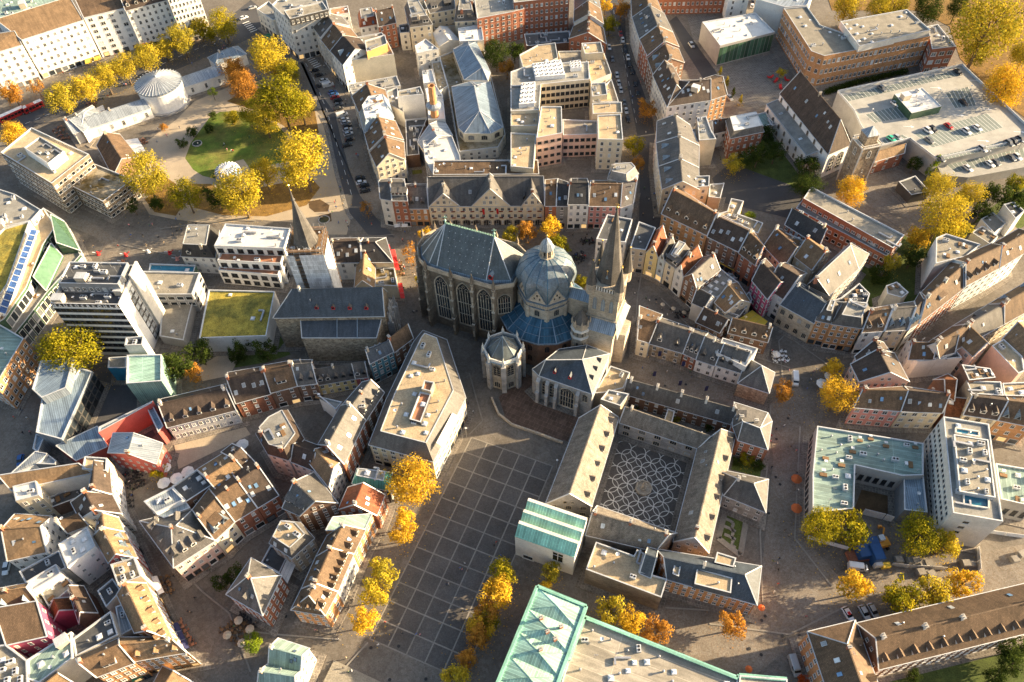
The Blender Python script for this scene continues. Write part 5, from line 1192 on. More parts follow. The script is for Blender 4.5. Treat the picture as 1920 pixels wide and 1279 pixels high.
for v in (DB, DA, -DA, -DB):
    t = Vector((-v.y, v.x, 0)); b0 = C(ta, 0, 37.2) + v * 3.6
    gm.face([b0 - t * 1.2, b0 + t * 1.2, b0 + UP * 4]); gm.face([b0 + t * 1.2, b0 + UP * 4, C(ta, 0, 41.2) + v * 2.2]); gm.face([b0 - t * 1.2, b0 + UP * 4, C(ta, 0, 41.2) + v * 2.2])
    gm.lathe(b0 + UP * 4, [(.06, 0), (.06, 1.6), (.28, 1.8), (.05, 2.2)], 6, 1)
gm.build('spire_gable', ['zincblue', 'goldmetal'], dom)
# westwork below the tower: lower block, sunlit side roof, stair turrets
ww = MB(); ww.prism(ccw([C(50.2, 7.6), C(60.3, 7.6), C(60.3, -7.6), C(50.2, -7.6)]), 18.5, 0); ww.prism(ccw([C(59, 4), C(63.5, 3.2), C(63.5, -3.2), C(59, -4)]), 15, 0); ww.build('westwork_wall', ['stone'], dom, occ=True)
wr = MB()
for s in (1, -1): wr.face([C(50, s * 7.8, 18.6), C(60.6, s * 7.8, 18.6), C(60.1, s * 4.7, 21.4), C(50.4, s * 4.7, 21.4)])
wr.face([C(61.8, 7.8, 17), C(61.8, -7.8, 17), C(60.0, -4.7, 22), C(60.0, 4.7, 22)]); wr.face([C(50, 7.8, 18.6), C(50, -7.8, 18.6), C(50.4, -4.7, 21.4), C(50.4, 4.7, 21.4)])
wr.build('westwork_roof', ['zinc'], dom, occ=True)
for sb in (1, -1):
    st = MB(); p = C(49.3, sb * 7.2, 0); st.lathe(p, [(3.1, 0), (3.1, 15), (2.7, 15.4), (2.7, 21.5)], 8, 0); st.lathe(p + UP * 21.5, [(2.6, 0), (.1, 5.5)], 8, 1)
    for k in range(8): pinn(st, p + Vector((2.9 * math.cos(k * math.pi / 4), 2.9 * math.sin(k * math.pi / 4), 20.6)), .5, 3.6)
    for z in (14.6, 18): st.lathe(p + UP * z, [(2.7, 0), (3.3, .15), (3.3, .6), (2.7, .8)], 8, 2)
    st.build('stair_turret', ['stone', 'slate', 'offwhite'], dom, occ=True)
    for k in range(5):
        t = CA - math.pi / 2 + (k - 2) * .55; v = Vector((math.cos(t), math.sin(t), 0))
        for z in (11, 16): win(dom, p + v * 2.9 + UP * z, face_to(v), .8, 2.4, 'a', None, 'turret_window')
# chapels on the square side
def octchapel(px_, pz, r, zw, zr_, label_part):
    c0 = G(*px_, pz); c0.z = 0; w = MB(); rf = MB(); tr = MB()
    pp = [c0 + Vector((r * math.cos(CA + R(22.5 + 45 * k)), r * math.sin(CA + R(22.5 + 45 * k)), 0)) for k in range(8)]
    w.prism(pp, zw); w.build('chapel_wall', ['stone'], dom, occ=True)
    for k in range(8):
        a, b = pp[k], pp[(k + 1) % 8]; n = ((a + b) / 2 - c0).normalized()
        rf.face([c0 + (a - c0) * .88 + UP * (zw + .4), c0 + (b - c0) * .88 + UP * (zw + .4), c0 + UP * zr_])
        tr.beam(a + UP * (zw + .8), b + UP * (zw + .8), .35, 1.3, 0); tr.beam(a + UP * zw, b + UP * zw, .9, .4, 1)
        pinn(tr, a + (a - c0).normalized() * .3 + UP * (zw - 1), .8, 5.2); tr.obox(a + (a - c0).normalized() * .5, .55, .8, zw - .5, math.atan2(n.y, n.x) - R(22.5), 2)
        win(dom, (a + b) / 2 + UP * (zw * .52) + n * .05, face_to(n), 2.6, zw * .4, 'G2', {0: 'stone'}, 'chapel_window'); win(dom, (a + b) / 2 + UP * 1.0 + n * .05, face_to(n), 2.4, 3.2, 'a', None, 'chapel_door')
    [rf.beam(c0 + (a - c0) * .88 + UP * (zw + .45), c0 + UP * (zr_ + .05), .2, .12, 1) for a in pp]; rf.build('chapel_roof', ['choirslate', 'zincblue'], dom, occ=True); tr.build('chapel_parapet', ['offwhite', 'zincblue', 'stonegrey'], dom)
octchapel((942.4, 636), 20, 6.2, 14.6, 21.5, 'x')
TILE[:] = [890.0, 600.0, 1 / 6.393]
house('R', 13, 5.5, 'slate_blue', 'stonegrey', '690,590 770,670 1410,893 1622,405 1345,300 1010,350 870,460|850,480 1292,475', '', 'w d0', root=dom)
for (x, y, w_, h_, k_) in ((850, 700, 2.2, 8, 'G2'), (940, 730, 2.2, 8, 'G2'), (1120, 790, 5.2, 10.5, 'G4'), (1330, 870, 1.8, 4, 'G2')):
    a, b = P(770, 670, 13), P(1410, 893, 13); t = (x - 770) / 640; p = a.lerp(b, t); e = (b - a).normalized(); n = Vector((e.y, -e.x, 0))
    win(dom, Vector((p.x, p.y, 11.8 - h_)) + n * .08, math.atan2(e.y, e.x), w_, h_, k_, {}, 'chapel_window')
cb = MB()
for z0, z1, d in ((0, 6, 1.9), (6, 11.5, 1.3)): cb.box((-.5, -d, z0), (.5, .3, z1)); cb.face([(-.6, -d - .1, z1), (.6, -d - .1, z1), (.6, 0, z1 + .8), (-.6, 0, z1 + .8)])
cb = cb.mesh('buttress', ['stonegrey'])
for x in (775, 885, 990, 1250):
    a, b = P(770, 670, 13), P(1410, 893, 13); p = a.lerp(b, (x - 770) / 640); e = (b - a).normalized(); p.z = 0
    inst('buttress', cb, dom, p, (0, 0, math.atan2(e.y, e.x)))
for x, y in ((955, 640), (1135, 705)): inst('roof_dormer', dormer_mesh('g', 'slate_blue', 'redcloth'), dom, P(x, y, 14.6), (0, 0, face_to(DB)), (.6, .7, .8))
for x, y in ((1515, 485), (1470, 585), (1425, 690)): inst('roof_dormer', dormer_mesh('z', 'slate', 'darkwall'), dom, P(x, y, 14.6), (0, 0, face_to(DA)), (.7, .5, .6))
house('F', 8.5, 0, 'gravel', 'stone', '1425,892 1625,560 1862,640 1780,830 1545,885', '', 'w a1 v1', root=dom)
# chapel court: reddish paving with a low wall
full(); sheet('chapel_court', pts('935,745 985,700 1070,745 1090,790 1075,830 1010,815 950,790'), .02, 'courtred')
wl = MB(); ch = pts('922,748 935,778 960,798 1010,815 1055,832')
for i in range(len(ch) - 1): wl.beam(ch[i] + UP * .6, ch[i + 1] + UP * .6, .5, 1.2)
tag(wl.build('low_wall', ['stone'], org=ch[0]), 'low curved stone wall around the cathedral chapel court', 'wall')
# cloister court: rings of pale stone on dark paving, fountain in the middle
TILE[:] = [960.0, 640.0, .25026]
cq = [P(800, 735), P(1345, 905), P(1190, 1490), P(590, 1320)]
court = sheet('cloister_court', cq, .012, 'plazadark')
# ring layout follows the court's own axes
o_, ex_, ey_ = cq[0], (cq[1] - cq[0]), (cq[3] - cq[0]); Lx, Ly = ex_.length, ey_.length; ux, uy = ex_ / Lx, ey_ / Ly
rad = Lx / 10.0; rg = MB(); K = 28
for i in range(K):
    a0, a1 = 2 * math.pi * i / K, 2 * math.pi * (i + 1) / K
    v0, v1 = Vector((math.cos(a0), math.sin(a0), 0)), Vector((math.cos(a1), math.sin(a1), 0)); ro, ri = rad + .11, rad - .11
    rg.face([v0 * ro, v1 * ro, v1 * ri, v0 * ri])
rg = rg.mesh('paving_ring', ['offwhite'])
nx, ny = 7, int((Ly - rad) / rad)
for i in range(1, 10):
    for j in range(1, ny + 1):
        if (i + j) % 2: continue
        o = bpy.data.objects.new('paving_ring', rg); COL.objects.link(o); o.parent = court; o.location = o_ + ux * (i * rad) + uy * (j * rad) + UP * (.02 + .003 * ((i * 3 + j) % 7))
ft = P(985, 1105); f = MB(); f.lathe(ft, [(2.6, 0), (2.6, .9), (2.2, .9), (2.2, .4), (1.0, .4), (1.0, 1.0), (.5, 1.2), (.5, 2.2), (.8, 2.6), (.3, 3.2), (.25, 4.4), (0, 4.8)], 8, 0)
tag(f.build('fountain', ['stone'], org=ft), 'octagonal stone fountain in the middle of the cloister court', 'fountain')
# ---- church with scaffolded tower
full()
fo = thing('church', 'church with blue-grey slate nave and white scaffolded tower', 'church', Vector((-58, 172, 0)))
F1, F2 = G(547, 593, 17), G(721, 591, 17); R1, R2 = G(553, 542, 25), G(716, 539, 25)
B1, B2 = 2 * R1 - F1, 2 * R2 - F2
house('h2', 17, 8, 'slate_blue', 'rubble', [F1 - Vector((6, 0, 0)), F2, Vector((B2.x, B2.y, 0)), Vector((B1.x - 6, B1.y, 0))], '', 'w', root=fo)
house('S', 13, 2.6, 'slate_blue', 'rubble', '566,634 706,634 721,594 566,595', '', 'w', root=fo)
for i in range(4):
    inst('roof_dormer', dormer_mesh('g', 'slate', 'redcloth'), fo, G(594 + i * 31, 580, 19), (0, 0, 0), (.8, .8, .8))
for x in (632, 670):
    p = G(x, 594, 15.7); q_ = G(x, 634, 13.1); mb = MB(); mb.beam(p + UP * .1, q_ + UP * .1, .2, .15); mb.build('roof_seam', ['zincblue'], fo)
gb = MB(); x0 = F2.x + .2; 
for k in range(6):
    y = F2.y + 1 + k * 2.2; gb.box((x0, y - .4, 0), (x0 + 2.6 - .2 * abs(k - 2.5), y + .4, 12 + 3 * math.sin(k)), 0); pinn(gb, Vector((x0 + 1.2, y, 12 + 3 * math.sin(k))), .8, 5)
gb.build('west_front', ['stonegrey'], fo)
# tower, scaffold and spire
tx0, tx1, ty0, ty1, tz = -71.5, -60.5, 178.6, 189.2, 35.0
t_ = MB(); t_.box((tx0 + 1.2, ty0 + 1.2, 0), (tx1 - 1.2, ty1 - 1.2, tz)); t_.build('tower_wall', ['stonegrey'], fo, occ=True)
mk('sheeting', (0.66, 0.67, 0.68), 0.6, 0.12, 0.5, 0.0, 'slab', su=2.2, sv=1.8)
nt = MB()
for (u0, u1, z0, z1) in ((0, .2, 4, 34.5), (.34, 1, 17, 34.5), (.34, .68, 9, 17), (.86, 1, 4, 17)): nt.box((tx0 - .5 + (tx1 - tx0 + 1) * u0, ty0 - .66, z0), (tx0 - .5 + (tx1 - tx0 + 1) * u1, ty0 - .58, z1))
for (u0, u1, z0, z1) in ((0, .78, 4, 33.5),): nt.box((tx1 + .58, ty0 - .5 + (ty1 - ty0) * u0, z0), (tx1 + .66, ty0 + (ty1 - ty0) * u1, z1))
nt.build('scaffold_sheeting', ['sheeting'], fo)
sc_ = MB()
for lev in range(18):
    z = 2 + lev * 2.0
    for (a, b) in (((tx0, ty0), (tx1, ty0)), ((tx1, ty0), (tx1, ty1)), ((tx1, ty1), (tx0, ty1)), ((tx0, ty1), (tx0, ty0))):
        sc_.beam((*a, z), (*b, z), .12); sc_.beam((a[0] * .5 + b[0] * .5 + (a[0] - b[0]) * .5, a[1], z), (*b, z), .9, .06, 1)
for i in range(6):
    for (a, b) in (((tx0, ty0), (tx1, ty0)), ((tx1, ty0), (tx1, ty1)), ((tx1, ty1), (tx0, ty1)), ((tx0, ty1), (tx0, ty0))):
        p = Vector((*a, 0)).lerp(Vector((*b, 0)), i / 6); sc_.beam(p, p + UP * 38, .12)
for i in range(9): sc_.beam((tx1 + .2, ty0 + (i % 2) * 2, 2 + i * 4), (tx1 + .2, ty0 + 2 - (i % 2) * 2, 6 + i * 4), .1)
sc_.box((tx0 + .2, ty0 + .2, tz), (tx1 - .2, ty1 - .2, tz + .15), 1)
sc_.build('scaffold', ['metal', 'wood'], fo)
spc = Vector((-66.3, 184, tz)); s_ = MB(); s_.lathe(spc, [(4.3, 0), (3.4, 3), (.45, 17.5), (.7, 18), (.35, 18.3), (.1, 23.5)], 8, 0, a0=R(22.5)); s_.build('spire', ['slate'], fo, occ=True)
s_ = MB(); s_.lathe(spc + UP * 23.4, [(.08, 0), (.3, .3), (.08, .6), (.06, 2.2)], 6); s_.build('spire_finial', ['goldmetal'], fo)
for i in range(10): inst('site_material', ME['ac'] if i % 3 == 0 else ME['terrace'], fo, Vector((random.uniform(tx0 + 1, tx1 - 1), random.choice((ty0 + 1.2, ty1 - 1.2, ty0 + 2)), tz + .15)), (0, 0, random.random() * 3), (.7, .7, .7))
# ---- white church with stone tower (upper right)
pa = thing('church', 'white church with steep brown roof and square stone tower', 'church', Vector((130, 262, 0)))
TILE[:] = [1420.0, 120.0, 1 / 5.33]
L1, L2, K1, K2 = P(230, 290, 13), P(715, 895, 13), P(430, 75, 23), P(905, 640, 23)
o1, o2 = 2 * K1 - L1, 2 * K2 - L2
house('h2', 13, 10, 'darkbrown', 'white', [L2, L1, Vector((o1.x, o1.y, 0)), Vector((o2.x, o2.y, 0))][::1], '', 'w s4', root=pa)
a, b = L1.copy(), L2.copy(); e = (b - a).normalized(); n = Vector((e.y, -e.x, 0)); n = n if n.dot(CAMV - a) > 0 else -n
for i in range(7): p = a.lerp(b, (i + .4) / 7.2); win(pa, Vector((p.x, p.y, 9.6)) + n * .06, face_to(n), 1.3, 2.6, 'a', {0: 'stone'}, 'clerestory_window')
A1, A2 = P(90, 405, 8), P(490, 920, 8)
house('S', 8, 1.6, 'greyflat', 'white', [A1, A2, A2 - n * 5.2, A1 - n * 5.2], '', 'w s2', root=pa)
for i in range(7):
    p = A1.lerp(A2, (i + .5) / 7)
    for z in (1.0, 4.6): win(pa, Vector((p.x, p.y, z)) + n * .06, face_to(n), 1.4, 2.3, 'a', {0: 'stone'}, 'aisle_window')
ap_ = ((L2 + o2) / 2); 
for t in (.12, .5): 
    p = Vector((L2.x, L2.y, 0)).lerp(Vector((o2.x, o2.y, 0)), t); d2 = Vector((o2.x - L2.x, o2.y - L2.y, 0)).normalized(); n2 = Vector((d2.y, -d2.x, 0)); n2 = n2 if n2.dot(CAMV - p) > 0 else -n2
    win(pa, p + UP * 2.5 + d2 * 2 + n2 * .1, face_to(n2), 2.8, 8.5, 'G2', {0: 'offwhite'}, 'choir_window')
TILE[:] = [1560.0, 230.0, 1 / 10.66]
c1, c2, c3 = P(430, 310, 21), P(620, 530, 21), P(960, 460, 21); c4 = c1 + (c3 - c2)
tq = ccw([c1, c2, c3, c4]); t_ = MB(); t_.prism([Vector((p.x, p.y, 0)) for p in tq], 21, 0); t_.build('tower_wall', ['rubble'], pa, occ=True)
tr = MB(); g_ = inset(tq, -.15)
for i in range(4):
    a, b = g_[i], g_[(i + 1) % 4]; tr.beam(a + UP * .1, b + UP * .1, .5, .5); tr.beam(a + UP * 1.2, b + UP * 1.2, .2, .25)
    for k in range(9): p = a.lerp(b, k / 8); tr.obox(p, .08, .08, 1.2)
    tr.beam(Vector((a.x, a.y, 0)), a, .45); e = (b - a).normalized(); n = Vector((e.y, -e.x, 0)); m_ = (a + b) / 2
    win(pa, Vector((m_.x, m_.y, 16)) + n * .02, math.atan2(e.y, e.x), 1.7, 3.4, 'a', {0: 'offwhite'}, 'belfry_opening')
    for z in (4, 9): win(pa, Vector((m_.x, m_.y, z)) + n * .02, math.atan2(e.y, e.x), .7, 1.1, 'p', {0: 'offwhite'}, 'slit_window')
tr.build('tower_trim', ['offwhite'], pa)
iq = inset(tq, 1.25); t_ = MB(); t_.prism(iq, 25.5, 0); t_.build('belfry', ['rubble'], pa, occ=True)
oq = inset(iq, -.3); t_ = MB(); ctr = sum(iq, Vector()) / 4
for i in range(4): t_.face([oq[i] + UP * 4.5, oq[(i + 1) % 4] + UP * 4.5, Vector((ctr.x, ctr.y, 28.6))])
t_.build('tower_roof', ['zinc'], pa, occ=True)
# ---- hotel with three gables behind the choir
TILE[:] = [700.0, 310.0, 1 / 5.333]
HZ = 10.5; f1, f2 = P(552, 405, HZ), P(1708, 398, HZ); bk = Vector((0, 17, 0))
ho = house('G', HZ, 7, 'slate', 'cream', [f1, f2, f2 + bk, f1 + bk], 'long cream hotel with three tall gables, arcade and flower boxes', 's4 sp2.35 ww1.2 f3 d3', name='hotel', cat='hotel')
for (xa, xb, xp, ht) in ((565, 860, 690, 6.2), (985, 1365, 1160, 8.6), (1480, 1700, 1592, 6.6)):
    a, b = P(xa, 402, HZ), P(xb, 400, HZ); D = Vector((0, 8.5, 0)); sh = Vector((0, -.25, 0))
    house('G', HZ, ht, 'slate', 'cream', [b + sh, b + D, a + D, a + sh], '', 'w', root=ho, z0=HZ - .6)
    for k in range(-1, 2):
        win(ho, (a + b) / 2 + Vector((k * 2.4, -.3, 1.0)), 0, 1.2, 1.6); 
        if abs(k) < 1 or ht > 7: win(ho, (a + b) / 2 + Vector((k * 1.5, -.3, 3.6)), 0, 1.0, 1.3)
n_ar = 11
for i in range(n_ar):
    p = f1.lerp(f2, (i + .5) / n_ar); win(ho, Vector((p.x, p.y - .08, 0.1)), 0, 3.3, 3.1, 'a', {1: 'dark'}, 'arcade_arch')
fbm = MB(); fbm.box((-.75, -.35, 0), (.75, 0, .22), 0); 
for i in range(14): x = -.85 + 1.7 * i / 13; fbm.obox(Vector((x, -.25, .2)), .1, .16, .22 + .1 * (i % 3), i, 1)
mk('flowers', (.22, .045, .02), .9, .5, 3); fbm = fbm.mesh('flower_box', ['wood', 'flowers'])
for lev in (4.1, 7.4):
    for i in range(12):
        p = f1.lerp(f2, (i + .5) / 12); inst('flower_box', fbm, ho, Vector((p.x, p.y - .12, lev)), (0, 0, 0), (.8, 1, .8))
for x in (1100, 1240):
    p = P(x, 450, 9); fl = MB(); fl.beam(Vector((p.x, f1.y - .1, 8.2)), Vector((p.x, f1.y - 1.8, 9.4)), .08); fl.face([Vector((p.x - .5, f1.y - 1.7, 9.3)), Vector((p.x + .4, f1.y - 1.6, 9.2)), Vector((p.x + .5, f1.y - 1.2, 6.2)), Vector((p.x - .3, f1.y - 1.2, 6.0))], 1); fl.build('flag', ['metal', 'redcloth'], ho)
house('F', 10, 0, 'brown', 'beige', [f1 + Vector((1, 18, 0)), f2 + Vector((-1, 18, 0)), f2 + Vector((-1, 27, 0)), f1 + Vector((1, 27, 0))], 'low tan-roofed rear range behind the three-gabled hotel', 'w k5 v3', name='rear_range', cat='building')
# ---- pump-room rotunda and colonnade wings in the park
TILE[:] = [0.0, 0.0, .25026]
ZR = 10.5; rc = (P(1005, 640, ZR) + P(1365, 602, ZR)) / 2; rr_ = (P(1005, 640, ZR) - P(1365, 602, ZR)).length / 2 * .93; rc.z = 0
ro = thing('rotunda', 'round white pump-room rotunda with ribbed zinc roof and low wings', 'rotunda', rc)
w = MB(); w.lathe(rc, [(rr_, 0), (rr_, ZR)], 40, 0); w.lathe(rc, [(rr_ + 1.2, 0), (rr_ + 1.2, .8), (rr_, .8)], 40, 1); w.lathe(rc + UP * (ZR - 1.6), [(rr_, 0), (rr_ + .25, .1), (rr_ + .25, .4), (rr_, .5)], 40, 0); w.build('drum_wall', ['white', 'stonegrey'], ro, occ=True)
w = MB(); w.lathe(rc + UP * ZR, [(rr_ + .55, -.4), (rr_ + .55, .1), (1.0, 3.3), (.7, 3.9), (0, 4.1)], 40, 0)
for k in range(40):
    t = 2 * math.pi * k / 40; v = Vector((math.cos(t), math.sin(t), 0)); w.beam(rc + v * (rr_ + .5) + UP * (ZR + .16), rc + v * 1.1 + UP * (ZR + 3.35), .16, .16, 1); w.obox(rc + v * (rr_ + .5) + UP * ZR, .14, .14, .6, t, 0)
w.build('ribbed_roof', ['zinc', 'flash'], ro, occ=True)
house('G', 5.5, 2.5, 'zinc', 'white', '600,985 1125,808 1060,745 555,905', '', 'sp5 f1 hh2.6', root=ro)
house('G', 5.5, 2.5, 'zinc', 'white', '1378,652 1680,552 1640,480 1365,580', '', 'sp5 f1 hh2.6', root=ro)
house('G', 6, 3, 'zinc', 'white', '600,985 555,1000 470,890 700,800', '', 'w', root=ro)
house('h1', 6, 3, 'zinc', 'white', '625,990 745,850 690,790 470,892', '', 'w', root=ro)
house('H', 6, 3, 'zincblue', 'white', '1620,485 1842,402 1780,345 1558,430', '', 'w', root=ro)
# ---- office tower with lettering, left
full()
KZ = 26.0; ka, kb, kc = G(99, 575, KZ), G(226, 577.5, KZ), G(259, 503, KZ); kd = ka + (kc - kb)
kt = house('F', KZ, 0, 'darkflat', 'white', [ka, kb, kc, kd], 'white banded office tower with big roof letters and radio masts', 'par1.6 w a4 u3 x2 ant6 dish5 v4', name='office_tower', cat='tower block')
e = (kb - ka); L = e.length; e.normalize(); n = Vector((e.y, -e.x, 0)); ang = math.atan2(e.y, e.x)
for fl_ in range(8):
    for i in range(12): p = ka + e * (L * (i + .5) / 12); win(kt, Vector((p.x, p.y, KZ - 2.4 - fl_ * 3.05)) + n * .03, ang, L / 12 * .97, 1.6, 'p', {0: 'darkwall'})
for i, ch_ in enumerate('HAUSDERKOHLE'):
    o = bpy.data.objects.new('roof_letter', letter_mesh(ch_, 1.7, 'white')); COL.objects.link(o); o.parent = kt; p = ka + e * (L * (i + .5) / 12) + n * .12
    o.location = Vector((p.x, p.y, KZ + .2)) - Vector(kt['_o']); o.rotation_euler = (R(90), 0, ang)
bp_ = MB(); p0, p1 = ka + n * .06, kb + n * .06; bp_.face([p0 + UP * .1, p1 + UP * .1, p1 + UP * 1.7, p0 + UP * 1.7]); bp_.build('sign_band', ['darkwall'], kt)
e2 = (kc - kb).normalized(); n2 = Vector((e2.y, -e2.x, 0)); sl_ = MB()
sl_.prism(ccw([kb + n2 * .3 + e2 * 11 - UP * KZ, kb + n2 * 1.0 + e2 * 11 - UP * KZ, kc + n2 * 1.0 - UP * KZ, kc + n2 * .3 - UP * KZ]), KZ + 3.5, 0); sl_.build('stair_shaft', ['offwhite'], kt, occ=True)
for fl_ in range(8):
    for i in (0, 1): p = kb + e2 * (7.2 + i * 2.2); win(kt, Vector((p.x, p.y, KZ - 3 - fl_ * 3.05)) + n2 * .04, math.atan2(e2.y, e2.x), 1.9, 2.6, 'p', {0: 'darkwall', 1: 'glasslight'})
house('F', KZ + 4, 0, 'darkflat', 'greywall', [ka.lerp(kd, .35) + e * 1.5, kb.lerp(kc, .35) - e * 1.0, kb.lerp(kc, .9) - e * 1.0, ka.lerp(kd, .9) + e * 1.5], '', 'sp2 a5 u2 ant6 x1', root=kt, z0=KZ)
sm_ = MB(); house('F', 16, 0, 'darkflat', 'offwhite', '236,652 239,637 272,634 269,651', 'small white lift tower in front of the copper cube', 'w a2 par1.2', name='lift_tower', cat='tower')
# ---- solar strips and glasshouse of the department store
for i in range(14):
    t0, t1 = i / 14, (i + .93) / 14; A, B = G(64, 425, 20), G(10, 590, 20); A2, B2 = G(76, 402, 18.6), G(-2, 620, 18.6)
    l0, l1 = G(58, 430, 19.6).lerp(G(-4, 585, 19.6), t0), G(58, 430, 19.6).lerp(G(-4, 585, 19.6), t1); m0, m1 = G(70, 432, 18.4).lerp(G(10, 590, 18.4), t0), G(70, 432, 18.4).lerp(G(10, 590, 18.4), t1)
    pn = MB(); pn.face([l0, m0, m1, l1]); pn.face([l0 - UP * .15, m0 - UP * .15, m1 - UP * .15, l1 - UP * .15], 1)
    for u, v in ((l0, m0), (m0, m1), (m1, l1), (l1, l0)): pn.beam(u, v, .12, .16, 1)
    pn.build('solar_panel', ['solar', 'flash'], gl)
# ---- copper sawtooth building by the square
TILE[:] = [950.0, 920.0, 1 / 7.106]
z0_, z1_ = 13.0, 16.0; a, b = P(110, 605, z0_), P(905, 885, z0_); fr = (b - a).normalized(); back = Vector((-fr.y, fr.x, 0)); back = back if back.y > 0 else -back
c_, d = P(1095, 388, z0_ + 2), P(312, 108, z0_ + 2); depth = ((c_ - b).dot(back) + (d - a).dot(back)) / 2
cs = thing('treasury', 'white stone building with green copper sawtooth roof by the square', 'building', (a + b) / 2 + back * depth / 2 - UP * z0_)
wb = MB(); wb.prism(ccw([Vector((p.x, p.y, 0)) for p in (a, b, b + back * depth, a + back * depth)]), z0_, 0); wb.build('wall', ['offwhite'], cs, occ=True)
for i in range(3):
    s0, s1 = depth * i / 3, depth * (i + 1) / 3; A, B = a + back * s0, b + back * s0; C1, D1 = b + back * (s1 - .9), a + back * (s1 - .9); rr2 = MB()
    h = UP * 2.6; rr2.face([A, B, C1 + h, D1 + h], 0); rr2.face([D1 + h, C1 + h, b + back * s1 + h, a + back * s1 + h], 1); rr2.face([a + back * s1 + h, b + back * s1 + h, b + back * s1, a + back * s1], 1)
    rr2.face([B, b + back * s1, b + back * s1 + h, C1 + h], 1); rr2.face([A, a + back * s1, a + back * s1 + h, D1 + h], 1); rr2.beam(A, B, .3, .25, 0)
    rr2.build('sawtooth_roof', ['copper', 'offwhite'], cs, occ=True)
p = a.lerp(b, .73); win(cs, Vector((p.x, p.y, 6)) + (-back) * .05, math.atan2(fr.y, fr.x), 3.4, 6.2, 'n', {0: 'offwhite'}); p = a.lerp(b, .22); win(cs, Vector((p.x, p.y, .2)) - back * .05, math.atan2(fr.y, fr.x), 3.2, 2.4, 'p', {0: 'offwhite'})
# ---- folded copper roof at the bottom
TILE[:] = [920.0, 1090.0, 1 / 6.765]
z_ = 14.0; tl, tr_ = P(592, 68, z_), P(1213, 322, z_); dn_ = (P(845, 1279, z_) - tr_).normalized(); wv = (tr_ - tl); Lw = wv.length; dn_ = Vector((wv.y, -wv.x, 0)).normalized(); dn_ = dn_ if dn_.y < 0 else -dn_
LEN = 44.0
cf = thing('folded_roof_hall', 'hall with folded pale green copper roof at the bottom edge', 'hall', tl + wv * .5 + dn_ * LEN / 2 - UP * z_)
wb = MB(); wb.prism(ccw([Vector((p.x, p.y, 0)) for p in (tl, tr_, tr_ + dn_ * LEN, tl + dn_ * LEN)]), z_, 0); wb.build('wall', ['concrete'], cf, occ=True)
nb = 7; bl = LEN / nb; xr = wv.normalized()
for i in range(nb):
    f_ = MB(); A = tl + dn_ * (bl * i); D = tl + dn_ * (bl * (i + 1)); B = A + wv; Cc = D + wv; H = UP * 1.35
    m1_ = A.lerp(D, .5) + wv * .5 + H; e1 = A.lerp(D, .25) + H * .0; top_l = A.lerp(D, .02) + UP * .9
    f_.face([A, B, m1_]); f_.face([B, Cc, m1_]); f_.face([Cc, D, m1_]); f_.face([D, A, m1_])
    for u in (A, B, Cc, D): f_.beam(u, m1_, .14, .1)
    f_.build('copper_fold', ['copperpale'], cf, occ=True)
tr2 = MB()
for u, v in ((tl, tr_), (tr_, tr_ + dn_ * LEN), (tl, tl + dn_ * LEN)): tr2.beam(u + UP * .25, v + UP * .25, .9, .7)
tr2.build('copper_edge', ['copper'], cf)
for i, (x, y) in enumerate(((720, 640), (635, 865), (640, 465), (820, 730), (895, 575))): inst('chimney', CH['brick'], cf, P(x, y, 15.6), (0, 0, .4), (.9, .9, .6))
ed = MB(); TILE[:] = [960.0, 959.0, .25026]
ee = [P(*k, 11.8) for k in ((425, 1115), (545, 792), (1690, 1248), (1702, 1228), (2060, 1258))]
for u, v in zip(ee, ee[1:]): ed.beam(u, v, 1.0, .5)
ed.build('copper_coping', ['copper'], exb)
# ---- white tower block on the right
TILE[:] = [1690.0, 770.0, 1 / 4.919]
WZ = 17.0; q = [P(380, 62, WZ), P(468, 952, WZ), P(930, 1032, WZ), P(800, 132, WZ)]
wt = house('F', WZ, 0, 'greyflat', 'offwhite', q, 'white tower block with grid of small square windows', 'w', name='tower_block', cat='tower block')
a, b = q[0], q[1]; e = (b - a); L = e.length; e.normalize(); n = Vector((e.y, -e.x, 0)); n = n if n.x < 0 else -n; ang = face_to(n)
for r_2 in range(4):
    for i in range(18): p = a + e * (L * (i + .7) / 18.6); win(wt, Vector((p.x, p.y, 13.2 - r_2 * 3.1)) + n * .02, ang, 1.15, 1.5, 'p', {0: 'offwhite'})
a, b = q[1], q[2]; e2 = (b - a).normalized(); n2 = Vector((e2.y, -e2.x, 0)); n2 = n2 if n2.y < 0 else -n2
for z in (13, 9.9, 6.8): p = a.lerp(b, .38); win(wt, Vector((p.x, p.y, z)) + n2 * .02, face_to(n2), 1.8, 1.5, 'p', {0: 'offwhite'})
q2 = [P(482, 220, WZ + 1.5), P(535, 748, WZ + 1.5), P(868, 805, WZ + 1.5), P(800, 270, WZ + 1.5)]
house('F', WZ + 1.5, 0, 'gravelgrey', 'flash', q2, '', 'w u4 a6 par.15 v3 k2', root=wt, z0=WZ)
for pp in ((495, 165, 710, 245), (570, 765, 798, 905)):
    wl_ = MB(); c_ = [P(pp[0], pp[1], WZ), P(pp[2], pp[1] + 35, WZ), P(pp[2], pp[3], WZ), P(pp[0], pp[3] - 35, WZ)]; 
    wl_.face([p + UP * .06 for p in c_], 1)
    for i in range(4): wl_.beam(c_[i] + UP * .3, c_[(i + 1) % 4] + UP * .3, .35, .6, 0)
    wl_.build('light_well', ['offwhite', 'glassteal'], wt)
